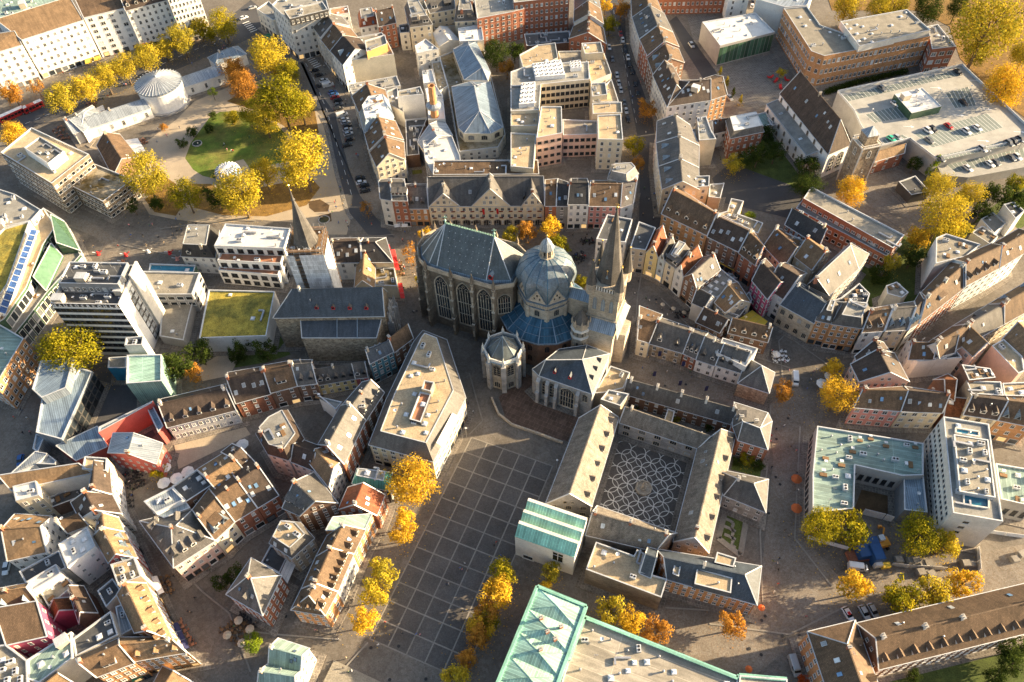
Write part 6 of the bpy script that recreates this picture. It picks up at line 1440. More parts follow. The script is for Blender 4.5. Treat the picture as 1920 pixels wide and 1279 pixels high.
# ---- brick chimney with collar
TILE[:] = [480.0, 0.0, .25026]
cbp = P(1345, 915, 6); cbp.z = 0; k_ = MB(); k_.lathe(cbp, [(1.9, 0), (1.7, 12), (1.4, 24), (1.55, 24.3), (1.1, 24.3), (1.0, 22)], 14, 0); k_.lathe(cbp + UP * 13.5, [(1.8, 0), (3.2, .3), (3.3, 1.4), (1.8, 2.4)], 14, 1)
tag(k_.build('brick_chimney', ['brickorange', 'zinc'], org=cbp), 'tall round brick chimney with zinc collar in the courtyard', 'chimney')
# ---- parking deck
TILE[:] = [1440.0, 0.0, .25026]
DZ = 9.0
pd = thing('parking_deck', 'multi-storey car park with pale open top deck', 'car park', P(1200, 800, 0))
dq = [P(*k, DZ) for k in ((520, 692), (1450, 492), (1950, 962), (1950, 1045), (1255, 1195), (1060, 1045), (840, 1100), (700, 962), (640, 832))]
d_ = MB(); d_.prism([Vector((p.x, p.y, 0)) for p in ccw(dq)], DZ, 0, mtop=1); d_.build('deck_structure', ['concrete', 'deck'], pd, occ=True)
rl = MB(); cqd = ccw(dq)
for i in range(len(cqd)):
    a, b = cqd[i], cqd[(i + 1) % len(cqd)]; rl.beam(a + UP * .5, b + UP * .5, .25, 1.0)
rl.build('deck_parapet', ['flash'], pd)
def bay(poly, n, z=DZ + .012):
    q = [P(*k, z) for k in poly]; mb = MB(); mb.face(ccw([v.copy() for v in q]), 0); mb.build('parking_bay', ['asphaltgreen'], pd)
    mb = MB()
    for i in range(n + 1):
        a, b = q[0].lerp(q[1], i / n), q[3].lerp(q[2], i / n); mb.beam(a + UP * .004, b + UP * .004, .14, .006)
    mb.build('bay_lines', ['paint'], pd)
mk('asphaltgreen', (0.17, 0.20, 0.19), 0.9, 0.12, 0.2)
bay(((560, 715), (1420, 525), (1460, 560), (600, 760)), 30); bay(((850, 1050), (1010, 1010), (1060, 1040), (880, 1085)), 6); bay(((1090, 1000), (1640, 850), (1760, 955), (1230, 1105)), 20)
bay(((1250, 1175), (1900, 1030), (1930, 1060), (1270, 1210)), 24); bay(((1330, 700), (1500, 650), (1560, 790), (1400, 810)), 6); bay(((730, 860), (1010, 780), (1080, 870), (800, 920)), 10)
pv = house('F', DZ + 3.2, 0, 'whiteroof', 'glassgreen', '945,708 1155,660 1300,800 1075,852', '', 'w x1 v2 par.2', root=pd, z0=DZ)
lv = MB(); low_ = [P(*k, 4.5) for k in ((1255, 1215), (1960, 1045), (1990, 1240), (1500, 1330), (1300, 1310))]; lv.prism([Vector((p.x, p.y, 0)) for p in ccw(low_)], 4.5, 0, mtop=1); lv.build('lower_deck', ['concrete', 'deck'], pd, occ=True)
bay(((1340, 1235), (1940, 1090), (1960, 1170), (1400, 1290)), 18, 4.515)
# green glass front of school hall, arrows on deck
ar_ = MB()
for x, y in ((1010, 945), (1385, 860), (1590, 815), (1570, 1052), (1840, 985), (1215, 655), (1515, 600)):
    p = P(x, y, DZ + .02); ar_.beam(p, p + Vector((3.2, -.6, 0)), .25, .01); ar_.face([p + Vector((3.2, -1.2, 0)), p + Vector((4.6, -.9, 0)), p + Vector((3.3, .2, 0))])
ar_.build('lane_arrow', ['paint'], pd)
full()
a, b = G(1350, 88, 10), G(1452, 62, 10); mb = MB(); e = (b - a).normalized(); n = Vector((e.y, -e.x, 0)); L = (b - a).length
for i in range(14):
    p0, p1 = a + e * (L * (i + .04) / 14), a + e * (L * (i + .96) / 14); mb = MB(); mb.face([p0 + n * .06 - UP * 9.3, p1 + n * .06 - UP * 9.3, p1 + n * .06 - UP * .6, p0 + n * .06 - UP * .6]); mb.build('glass_panel', ['glassgreen'], cube)
# ================================================================== trees
def inside_any(p):
    for f in FOOT:
        c = False; n = len(f)
        for i in range(n):
            a, b = f[i], f[i - 1]
            if (a.y > p.y) != (b.y > p.y) and p.x < (b.x - a.x) * (p.y - a.y) / (b.y - a.y) + a.x: c = not c
        if c: return True
    return False
def leafmat(name, col, col2):
    m = bpy.data.materials.new(name); m.use_nodes = True; nt = m.node_tree; N = nt.nodes; L = nt.links
    out = N['Material Output']; N.remove(N['Principled BSDF'])
    geo = N.new('ShaderNodeNewGeometry'); oi = N.new('ShaderNodeObjectInfo')
    mixr = N.new('ShaderNodeMath'); mixr.operation = 'MULTIPLY_ADD'; mixr.inputs[1].default_value = .7
    L.new(geo.outputs['Random Per Island'], mixr.inputs[0])
    mm = N.new('ShaderNodeMath'); mm.operation = 'MULTIPLY'; mm.inputs[1].default_value = .45; L.new(oi.outputs['Random'], mm.inputs[0]); L.new(mm.outputs[0], mixr.inputs[2])
    cr = N.new('ShaderNodeValToRGB'); cr.color_ramp.elements[0].color = (*col, 1); cr.color_ramp.elements[1].color = (*col2, 1); cr.color_ramp.elements[1].position = .95
    no = N.new('ShaderNodeTexNoise'); no.inputs['Scale'].default_value = .22; no.inputs['Detail'].default_value = 2; L.new(geo.outputs['Position'], no.inputs['Vector'])
    ad = N.new('ShaderNodeMath'); ad.operation = 'MULTIPLY_ADD'; ad.inputs[1].default_value = 1.6; ad.inputs[2].default_value = -.8; L.new(no.outputs['Fac'], ad.inputs[0])
    a2 = N.new('ShaderNodeMath'); a2.operation = 'ADD'; a2.use_clamp = True; L.new(ad.outputs[0], a2.inputs[0]); L.new(mixr.outputs[0], a2.inputs[1])
    L.new(a2.outputs[0], cr.inputs[0])
    d = N.new('ShaderNodeBsdfDiffuse'); t = N.new('ShaderNodeBsdfTranslucent'); L.new(cr.outputs[0], d.inputs[0]); L.new(cr.outputs[0], t.inputs[0])
    mx = N.new('ShaderNodeMixShader'); mx.inputs[0].default_value = .3; L.new(d.outputs[0], mx.inputs[1]); L.new(t.outputs[0], mx.inputs[2]); L.new(mx.outputs[0], out.inputs[0])
    MATS[name] = m
leafmat('leaf_y', (0.64, 0.47, 0.04), (0.27, 0.24, 0.03)); leafmat('leaf_g', (0.76, 0.49, 0.035), (0.54, 0.34, 0.035)); leafmat('leaf_o', (0.55, 0.27, 0.045), (0.33, 0.16, 0.035))
leafmat('leaf_n', (0.46, 0.36, 0.02), (0.17, 0.17, 0.015)); leafmat('leaf_d', (0.07, 0.095, 0.02), (0.035, 0.055, 0.012)); leafmat('leaf_r', (0.45, 0.07, 0.02), (0.30, 0.09, 0.02)); leafmat('leaf_l', (0.32, 0.38, 0.03), (0.15, 0.22, 0.02))
def crown_mesh(name, seed, nclump, nleaf, size, cone=False, sparse=1.0):
    rnd = random.Random(seed); vs_, fs = [], []
    cl = []
    while len(cl) < nclump:
        v = Vector((rnd.uniform(-1, 1), rnd.uniform(-1, 1), rnd.uniform(-.75, 1)))
        if v.length > .82: continue
        if cone: f = max(.06, 1 - (v.z + .8) / 1.9); v.x *= f; v.y *= f; v.z *= 1.25
        elif v.length < .35 and rnd.random() < .6: continue
        cl.append((v, rnd.uniform(.14, .36) * (.8 if cone else 1)))
    for c, r in cl:
        for _ in range(int(nleaf * (r / .3) ** 2 * sparse)):
            d = Vector((rnd.gauss(0, 1), rnd.gauss(0, 1), rnd.gauss(0, 1) + .25)).normalized()
            p = c + d * r * rnd.uniform(.55, 1.22); n = (d + Vector((rnd.uniform(-.7, .7), rnd.uniform(-.7, .7), rnd.uniform(-.3, .9)))).normalized()
            u = n.orthogonal().normalized(); u.rotate(Matrix.Rotation(rnd.random() * 6.28, 3, n)); w = n.cross(u); s = size * rnd.uniform(.6, 1.25)
            b = len(vs_); vs_ += [tuple(p - u * s), tuple(p + w * s * .7), tuple(p + u * s), tuple(p - w * s * .7)]; fs.append((b, b + 1, b + 2, b + 3))
    me = bpy.data.meshes.new(name); me.from_pydata(vs_, [], fs); me.materials.append(M('leaf_y')); return me
CROWNS = {'s': [crown_mesh('crown_small', i, 34, 85, .062) for i in range(5)], 'b': [crown_mesh('crown_large', 10 + i, 75, 110, .036) for i in range(5)], 'c': [crown_mesh('crown_conifer', 20 + i, 40, 55, .075, True) for i in range(2)], 't': [crown_mesh('crown_thin', 30 + i, 30, 34, .07) for i in range(3)]}
def trunk_mesh(seed):
    rnd = random.Random(seed); mb = MB(); mb.lathe(Vector((0, 0, 0)), [(.06, 0), (.042, .3), (.036, .7), (.022, 1.1)], 7, 0)
    for k in range(7):
        a = k * .9 + rnd.random(); z = rnd.uniform(.45, .85); e = Vector((math.cos(a) * .5, math.sin(a) * .5, z + rnd.uniform(.25, .5))); mb.beam(Vector((0, 0, z)), e, .022); mb.beam(e * .6 + Vector((0, 0, z * .4)), e * .6 + Vector((math.cos(a + 1) * .3, math.sin(a + 1) * .3, z * .4 + .35)), .014)
    return mb.mesh('trunk', ['bark'])
TRUNKS = [trunk_mesh(i) for i in range(3)]
COLW = {'y': 'bright yellow', 'g': 'golden', 'o': 'rusty orange', 'n': 'yellow-green', 'd': 'dark green', 'r': 'red', 'l': 'lime green'}
TREEB = []
def tree(x, y, r, col, label, kind=None, group=None, name='tree', low=False, zc=None, cat='tree'):
    r = r * 1.07; c0 = P(x, y, 7); rw = (P(x + r, y, 7) - c0).length
    z = zc if zc is not None else ((rw * .95) if low else (rw * 1.0 + max(2.0, rw * .35)))
    c = P(x, y, z); rw = (P(x + r, y, z) - c).length; b = Vector((c.x, c.y, 0)); kind = kind or ('b' if rw > 6.2 else 's')
    t = thing(name, label, cat, b, group)
    TREEB.append((b, rw, col))
    me = random.choice(CROWNS[kind]); k = random.uniform(.95, 1.08)
    sz = rw * k * (1.0 if not low else .85)
    inst('crown', me, t, c, (0, 0, random.random() * 6.28), (rw * random.uniform(.88, 1.12), rw * random.uniform(.88, 1.12), sz * (1.5 if kind == 'c' else .95)), {0: 'leaf_' + col})
    hh = max(.5, z); inst('trunk', random.choice(TRUNKS), t, b, (0, 0, random.random() * 6), (rw * 1.0, rw * 1.0, hh))
    return t
def trees(c, r, place, items, group=None):
    """items: x,y,radius,colour[,kind]; labelled by colour and by their order from the left"""
    tile(c, r); seen = {}
    its = [(float(a), float(b), float(d), e) for a, b, d, e in (i.split(',')[:4] for i in items.split())]
    kinds = [i.split(',')[4] if i.count(',') > 3 else None for i in items.split()]
    order = sorted(range(len(its)), key=lambda k: its[k][0])
    tot = {k: sum(1 for i in its if i[3] == k) for k in 'ygondrl'}
    for k in order:
        x, y, rad, col = its[k]; seen[col] = seen.get(col, 0) + 1
        lab = f"{COLW[col]} tree {place}" if tot[col] == 1 else f"{COLW[col]} tree {place}, {ORD[seen[col] - 1]} such from the left"
        low = kinds[k] == 'l'
        tree(x, y, rad, col, lab.replace(' tree ', ' shrub ') if low else lab, None if low else kinds[k], group, 'shrub' if low else 'tree', low, cat='shrub' if low else 'tree')
trees(0,0,'in the plane row on the boulevard','455,740,125,y 630,655,112,y 775,570,108,y 925,500,103,y 1085,430,108,y 1220,350,88,y 1355,285,108,y 1490,205,78,y 1560,240,62,n 1670,180,103,n','plane trees along the boulevard')
trees(0,0,'by the bus stops','85,690,82,o 265,640,60,o,t 95,1015,108,g')
trees(0,0,'beside the rotunda','1740,520,98,o 1810,640,115,o 1890,850,100,n 1590,690,38,l,t')
trees(0,0,'around the park lawn','1435,985,48,d,l 1360,1070,48,d,l 1595,865,36,d,l 1565,965,40,d,l 1730,880,60,n,l 1225,950,34,o,l')
trees(1,0,'at the park street','100,420,150,y 190,750,185,n 330,790,120,y 60,890,120,y 240,540,100,n 340,1185,215,y 60,1300,110,y')
trees(0,1,'at the lower park edge','1080,30,165,y 1390,180,125,n 1790,150,182,y 1610,190,95,d 1170,250,60,d,l 990,260,55,d')
trees(0,2,'between tower and museum','540,60,195,n 400,60,110,n')
trees(0,2,'beside the copper cube','1330,180,125,d 1450,230,75,o 1490,80,110,d 1740,110,55,d,c 1180,970,70,n,l')
trees(1,2,'behind the yellow house row','60,60,90,d -120,70,70,d,c -40,-30,60,d')
trees(1,2,'beside the orange tiled house','1170,1050,178,g')
trees(1,3,'left of the gridded square','1120,60,105,g 1080,165,92,g 950,440,112,y 895,610,118,y 800,810,115,g','small trees left of the square')
trees(1,3,'right of the gridded square','1850,450,118,n 1830,560,105,g 1785,640,118,g 1730,750,112,o 1690,850,105,g 1660,930,105,o 1585,1100,92,o 1490,1250,118,y 1755,800,85,n','trees right of the square')
trees(0,3,'by the cafe tables','1650,530,72,d 1765,470,85,d 1890,985,75,l,l')
trees(2,3,'below the sawtooth roof','290,450,85,y 250,560,55,g')
trees(2,3,'below the archive','740,735,122,y 905,820,112,g 1090,890,112,o 1650,840,120,o')
trees(3,3,'below the building site','400,110,160,n 620,130,155,n 1130,180,170,n 1330,240,130,y')
trees(3,3,'in the car park square','660,560,125,g 1010,630,150,n 1240,600,140,y 1470,530,130,g 270,1265,50,r')
trees(3,3,'in the garden at lower right','1830,1020,105,d 1830,1140,100,d 1700,1240,80,d 1100,1230,60,d,l')
trees(3,2,'on the market corner','120,370,82,o 490,210,90,g 520,400,150,g')
trees(2,1,'on the square behind the choir','-10,475,70,y 110,450,82,o 290,430,92,g 360,570,90,n 510,830,60,n')
trees(1,1,'at the choir end','1270,470,60,g 1170,620,85,o,t 1215,810,32,n')
trees(1,1,'beside the parked cars','825,275,50,o,t')
trees(2,0,'along the shopping street','700,30,62,g 820,60,68,o 730,180,62,n 1010,810,85,o 920,1080,72,n 945,1225,62,o')
trees(2,0,'in the yard beside the slate terrace','1660,1220,72,y 1850,1150,90,d 1745,1185,70,d 1560,540,26,n,c 1610,610,26,n,c 1660,690,24,d,c 1715,745,24,y,c')
trees(1,0,'in the market hall yard','1800,400,105,d 1880,500,70,o')
trees(3,0,'behind the brick school','600,30,130,y 830,70,112,y 950,40,112,y 1200,60,112,d 1420,60,92,d')
trees(3,0,'right of the brick school','1650,200,265,y 1560,390,110,n 1790,640,180,g 1930,400,120,y')
trees(3,0,'near the white church','290,1240,90,d 100,540,42,y 1100,1225,56,d 1245,1240,58,l,c 60,1130,85,d 0,1000,70,d')
trees(3,1,'around the school yard','290,110,112,d 620,160,130,g 1270,120,122,y 1320,330,180,y 1510,190,115,y 1120,500,95,g 1090,640,90,d 930,690,76,y 1400,430,110,y')
trees(3,1,'in the gardens at right','1680,170,92,d 1850,90,70,n 1820,220,110,d 840,780,80,d,l 1600,300,80,d 1900,200,90,d')
trees(2,2,'beside the cloister link','1235,580,36,y,l 1760,880,60,n,l 1840,930,50,d,l 1690,900,45,d,l 1480,645,40,d,l 940,470,35,d,l')
trees(2,1,'on the yard behind the lane','1780,340,50,l,l 1690,330,40,n,l')
trees(2,0,'in the beige complex yard','20,380,70,d')
# hedge by the car park
TILE[:] = [1440.0, 0.0, .25026]
hd = [P(430, 690, 1), P(680, 610, 1), P(1040, 530, 1)]; hv, hf = [], []
rnd = random.Random(5)
for _ in range(5200):
    t = rnd.random(); p = (hd[0].lerp(hd[1], t * 2) if t < .5 else hd[1].lerp(hd[2], t * 2 - 1)) + Vector((rnd.uniform(-1.3, 1.3), rnd.uniform(-1.3, 1.3), rnd.uniform(-.9, 1.1)))
    n = Vector((rnd.gauss(0, 1), rnd.gauss(0, 1), abs(rnd.gauss(0, 1)))).normalized(); u = n.orthogonal().normalized() * .22; w = n.cross(u); b = len(hv); hv += [tuple(p - u - hd[0]), tuple(p + w - hd[0]), tuple(p + u - hd[0]), tuple(p - w - hd[0])]; hf.append((b, b + 1, b + 2, b + 3))
me = bpy.data.meshes.new('hedge'); me.from_pydata(hv, [], hf); me.materials.append(M('leaf_d')); o = bpy.data.objects.new('hedge', me); COL.objects.link(o); o.location = hd[0]; tag(o, 'clipped dark green hedge between the brick school and the car park', 'hedge')

# fallen leaves under the crowns
fv, ff, fm_ = [], [], []; rl_ = random.Random(9)
for b, rw, col in TREEB:
    if col in 'dl': continue
    for _ in range(int(40 + rw * 14)):
        a = rl_.random() * 6.28; d = abs(rl_.gauss(0, .75)) * rw * 1.1; c = b + Vector((math.cos(a) * d, math.sin(a) * d, .235 + rl_.random() * .04)); s_ = rl_.uniform(.08, .2); t = rl_.random() * 6.28
        if inside_any(c): continue
        u = Vector((math.cos(t), math.sin(t), rl_.uniform(-.2, .2))) * s_; w = Vector((-math.sin(t), math.cos(t), rl_.uniform(-.2, .2))) * s_ * .8; k = len(fv)
        fv += [tuple(c - u), tuple(c + w), tuple(c + u), tuple(c - w)]; ff.append((k, k + 1, k + 2, k + 3)); fm_.append(1 if col in 'or' else 0)
me = bpy.data.meshes.new('fallen_leaves'); me.from_pydata(fv, [], ff); me.materials.append(M('leaf_g')); me.materials.append(M('leaf_o')); me.polygons.foreach_set('material_index', fm_)
o = bpy.data.objects.new('fallen_leaves', me); COL.objects.link(o); tag(o, 'yellow and brown leaves fallen on the ground under the trees', 'leaves', None, 'stuff')
# ================================================================== cars, people, cafes
inside = inside_any
def carpaint(name, col): mk(name, col, .28, .05, .5, metal=.25, spec=.6, rnd=.05, fine=.02)
for k, c in (('white', (.72, .73, .74)), ('silver', (.42, .44, .46)), ('black', (.02, .02, .024)), ('grey', (.12, .13, .14)), ('blue', (.04, .12, .32)), ('red', (.40, .03, .03)), ('green', (.06, .50, .32)), ('orange', (.7, .30, .03))): carpaint('car_' + k, c)
mk('tyre', (.025, .025, .025), .8); mk('lamp_white', (.8, .8, .75), .2); mk('lamp_red', (.5, .02, .02), .3)
def loft(secs, mi=0):
    mb = MB()
    for s0, s1 in zip(secs, secs[1:]):
        n = len(s0)
        for i in range(n):
            j = (i + 1) % n; mb.face([s0[i], s0[j], s1[j], s1[i]], mi)
    mb.face(secs[0][::-1], mi); mb.face(secs[-1], mi); return mb
def sec(x, w, z0, z1, ch=.12): return [Vector((x, -w, z0)), Vector((x, w, z0)), Vector((x, w + .02, z0 + (z1 - z0) * .5)), Vector((x, w - ch * .5, z1 - ch)), Vector((x, w - ch * 1.6, z1)), Vector((x, -w + ch * 1.6, z1)), Vector((x, -w + ch * .5, z1 - ch)), Vector((x, -w - .02, z0 + (z1 - z0) * .5))]
def car_kit(L, W, H, van=False):
    h = W / 2; l = L / 2
    if van: body = loft([sec(-l, h * .96, .35, H * .96), sec(-l + .1, h, .28, H), sec(l * .45, h, .28, H), sec(l * .72, h * .98, .28, H * .62), sec(l * .97, h * .92, .3, H * .5), sec(l, h * .86, .35, H * .42)])
    else: body = loft([sec(-l, h * .86, .38, .72), sec(-l + .12, h * .96, .25, .88), sec(-l * .55, h, .22, .95), sec(l * .2, h, .22, .95), sec(l * .5, h, .24, .92), sec(l * .88, h * .95, .26, .78), sec(l, h * .84, .36, .6)])
    g = MB()
    if not van:
        b = [(-l * .86, h * .8, .9), (-l * .62, h * .72, H), (l * .12, h * .72, H), (l * .46, h * .82, .92)]
        for (x0, w0, z0), (x1, w1, z1) in zip(b, b[1:]):
            mi = 0 if (z0 == z1) else 1
            g.face([Vector((x0, -w0, z0)), Vector((x0, w0, z0)), Vector((x1, w1, z1)), Vector((x1, -w1, z1))], mi)
        for s in (-1, 1): g.face([Vector((b[0][0], s * b[0][1], b[0][2])), Vector((b[3][0], s * b[3][1], b[3][2])), Vector((b[2][0], s * b[2][1], b[2][2])), Vector((b[1][0], s * b[1][1], b[1][2]))], 1)
    else:
        g.face([Vector((l * .46, -h * .85, H * .97)), Vector((l * .46, h * .85, H * .97)), Vector((l * .735, h * .88, H * .63)), Vector((l * .735, -h * .88, H * .63))], 1)
        for s in (-1, 1): g.face([Vector((l * .1, s * h * 1.025, H * .62)), Vector((l * .5, s * h * 1.025, H * .62)), Vector((l * .42, s * h * 1.02, H * .88)), Vector((l * .1, s * h * 1.02, H * .88))], 1)
    wv = MB()
    for k in range(10):
        a0, a1 = 2 * math.pi * k / 10, 2 * math.pi * (k + 1) / 10; r = .33
        p = lambda a, y, rr=r: Vector((rr * math.cos(a), y, rr * math.sin(a)))
        wv.face([p(a0, -.11), p(a1, -.11), p(a1, .11), p(a0, .11)], 0); wv.face([p(a0, -.11), p(a1, -.11), Vector((0, -.11, 0))], 0); wv.face([p(a0, .115, .2), p(a1, .115, .2), Vector((0, .115, 0))], 1); wv.face([p(a0, -.115, .2), p(a1, -.115, .2), Vector((0, -.115, 0))], 1); wv.face([p(a0, .11), p(a1, .11), Vector((0, .11, 0))], 0)
    hl = MB(); hl.box((l - .12, -.22, -.08), (l - .01, .22, .1)); hl = hl.mesh('headlight', ['lamp_white'])
    tl_ = MB(); tl_.box((-l + .0, -.2, -.1), (-l + .1, .2, .12)); tl_ = tl_.mesh('tail_light', ['lamp_red'])
    return dict(body=body.mesh('car_body', ['car_white']), cabin=g.mesh('car_cabin', ['car_white', 'glass']), wheel=wv.mesh('wheel', ['tyre', 'metal']), hl=hl, tl=tl_, L=L, W=W, van=van)
KITS = {'c': car_kit(4.4, 1.8, 1.48), 's': car_kit(4.6, 1.9, 1.72), 'v': car_kit(5.4, 2.0, 2.35, True), 'm': car_kit(2.8, 1.65, 1.55)}
def car(x, y, dx, dy, col, label, kit='c', group=None, z=0.0):
    p = P(x, y, z + .7); q = P(x + dx, y + dy, z + .7); p.z = z; d = q - p; ang = math.atan2(d.y, d.x); K = KITS[kit]
    t = thing('parked_van' if kit == 'v' else 'parked_car', label, 'van' if kit == 'v' else 'car', p, group)
    t.rotation_euler = (0, 0, ang)
    def add(n, me, loc, m_=None):
        o = bpy.data.objects.new(n, me); COL.objects.link(o); o.parent = t; o.location = loc
        if m_: o.material_slots[0].link = 'OBJECT'; o.material_slots[0].material = M(m_)
    add('body', K['body'], (0, 0, 0), 'car_' + col); add('cabin', K['cabin'], (0, 0, 0), 'car_' + col)
    for sx in (-.3, .31):
        for sy in (-1, 1): add('wheel', K['wheel'], (K['L'] * sx, sy * (K['W'] / 2 - .08), .33))
    for sy in (-1, 1): add('headlight', K['hl'], (-.06, sy * K['W'] * .3, .62)); add('tail_light', K['tl'], (.02, sy * K['W'] * .3, .72))
    return t
CW = {'white': 'white', 'silver': 'silver', 'black': 'black', 'grey': 'dark grey', 'blue': 'blue', 'red': 'red', 'green': 'mint green', 'orange': 'orange'}
def cars(items, dx, dy, place, group, z=0.0, frm='from the top'):
    its = sorted([i.split(',') for i in items.split()], key=lambda i: float(i[0]) if 'left' in frm else float(i[1])); cnt = {}; tot = {}
    for i in its: tot[(i[2], i[3])] = tot.get((i[2], i[3]), 0) + 1
    for i in its:
        x, y, col, kit = float(i[0]), float(i[1]), i[2], i[3]; k = (col, kit); cnt[k] = cnt.get(k, 0) + 1
        w = 'van' if kit == 'v' else ('tall car' if kit == 's' else 'car')
        car(x, y, dx, dy, col, f"{CW[col]} {w} parked {place}" + (f", {ORD[cnt[k] - 1]} such {frm}" if tot[k] > 1 else ''), kit, group, z)
tile(1,0)
cars('440,525,black,c 470,560,black,c 508,600,white,c 470,645,black,m 540,637,white,v 572,688,blue,c 584,706,blue,c 592,728,red,c 612,750,black,c 618,782,grey,c 618,810,black,c 645,862,white,v 662,893,silver,c 672,916,silver,c 685,940,black,c 686,970,silver,c 692,1000,silver,c 700,1042,black,c 682,1085,black,c',50,-14,'in the row beside the park street','cars parked along the park street')
tile(1,1); cars('780,52,black,c 788,86,white,c 812,108,black,c 818,148,black,s',50,-10,'low on the park street','cars parked along the park street')
tile(2,0); cars('728,352,white,c 752,440,grey,c 786,560,silver,c 800,620,silver,c 815,672,silver,c 840,765,grey,c 855,828,silver,c 868,892,black,c',12,55,'at the shopping street left kerb','cars along the shopping street')
cars('808,210,black,c 815,252,red,c 830,298,white,c 845,345,black,c 850,385,black,c 870,428,white,c 880,480,black,c 897,530,black,c 922,620,black,c 938,690,black,c',8,50,'at the shopping street right kerb','cars along the shopping street')
cars('1345,335,silver,s',20,25,'beside the white school hall cube','cars near the school'); cars('1632,730,silver,c',20,24,'in the lane beside the orange brick house','cars near the school')
cars('1800,40,white,c 1804,10,black,c',0,-40,'at the top edge behind the school hall','cars near the school')
tile(3,0)
cars('1425,538,black,c 855,660,grey,s 955,775,white,c 1465,765,black,c 1200,975,white,s 1235,965,black,s 1355,943,red,c 1212,1050,grey,c 1490,980,white,s 1570,955,white,c 928,1037,green,c 972,1027,silver,c 1608,1112,silver,s 1808,1070,grey,s 1845,1060,black,s 1895,1040,grey,s 1295,1187,grey,c',38,26,'on the top parking deck','cars on the parking deck',9.02,'from the left')
cars('1665,1225,white,c 1710,1215,grey,c 1825,1180,grey,c 1868,1172,white,s 1500,1258,white,c',36,26,'on the lower parking deck','cars on the lower parking deck',4.53,'from the left')
tile(3,3)
t_ = car(602,770,26,42,'white','white taxi with red roof sign beside the long house','c'); rs = MB(); rs.box((-.45, -.4, 1.49), (.45, .4, 1.53)); rs = rs.mesh('roof_sign', ['redcloth']); o = bpy.data.objects.new('roof_sign', rs); COL.objects.link(o); o.parent = t_
cars('725,758,silver,c 790,745,silver,c',24,42,'with black roof beside the white taxi','cars beside the long house'); cars('198,1158,silver,v',20,60,'at the bottom beside the brick facade','cars beside the long house'); car(672,418,60,8,'white','white van parked at the edge of the building site','v')
tile(3,2); car(203,285,4,60,'white','white delivery van driving on the market corner','v')
tile(0,0); car(1825,130,50,-20,'white','white car waiting at the boulevard crossing','c'); car(1890,55,50,-15,'silver','silver car behind the white car at the crossing','c')
tile(0,2); car(150,890,-10,50,'blue','dark blue car parked beside the museum street','c')
tile(0,3); car(45,420,-12,50,'white','white car with black roof parked at the left edge','c')
# buses
def bus(x, y, dx, dy, label, L, roof):
    p = P(x, y, 1.5); q = P(x + dx, y + dy, 1.5); p.z = 0; d = q - p
    t = thing('city_bus', label, 'bus', p); t.rotation_euler = (0, 0, math.atan2(d.y, d.x))
    b = loft([sec(-L / 2, 1.2, .35, 2.95, .15), sec(-L / 2 + .3, 1.27, .3, 3.05, .15), sec(L / 2 - .3, 1.27, .3, 3.05, .15), sec(L / 2, 1.2, .35, 2.9, .15)]).mesh('bus_body', ['car_red'])
    o = bpy.data.objects.new('body', b); COL.objects.link(o); o.parent = t
    w = MB()
    for s in (-1, 1):
        n = int(L / 1.6)
        for k in range(n): xx = -L / 2 + .5 + k * (L - 1) / n; w.face([Vector((xx, s * 1.3, 1.3)), Vector((xx + 1.35, s * 1.3, 1.3)), Vector((xx + 1.35, s * 1.28, 2.4)), Vector((xx, s * 1.28, 2.4))])
    o = bpy.data.objects.new('window_band', w.mesh('window_band', ['glass'])); COL.objects.link(o); o.parent = t
    r = MB(); 
    for (u0, u1) in roof: r.box((-L / 2 + L * u0, -1.05, 3.05), (-L / 2 + L * u1, 1.05, 3.2))
    o = bpy.data.objects.new('roof_panel', r.mesh('roof_panel', ['acwhite'])); COL.objects.link(o); o.parent = t
    for sx in (-.3, .35):
        for sy in (-1, 1): o = bpy.data.objects.new('wheel', KITS['c']['wheel']); COL.objects.link(o); o.parent = t; o.location = (L * sx, sy * 1.2, .45); o.scale = (1.4, 1.4, 1.4)
tile(0,0); bus(90,860,60,-27,'red bus with long white roof at the boulevard stop',12,((.03, .97),)); bus(250,800,60,-26,'red bus with half white roof ahead of the long one',9,((.02, .2), (.6, .98)))
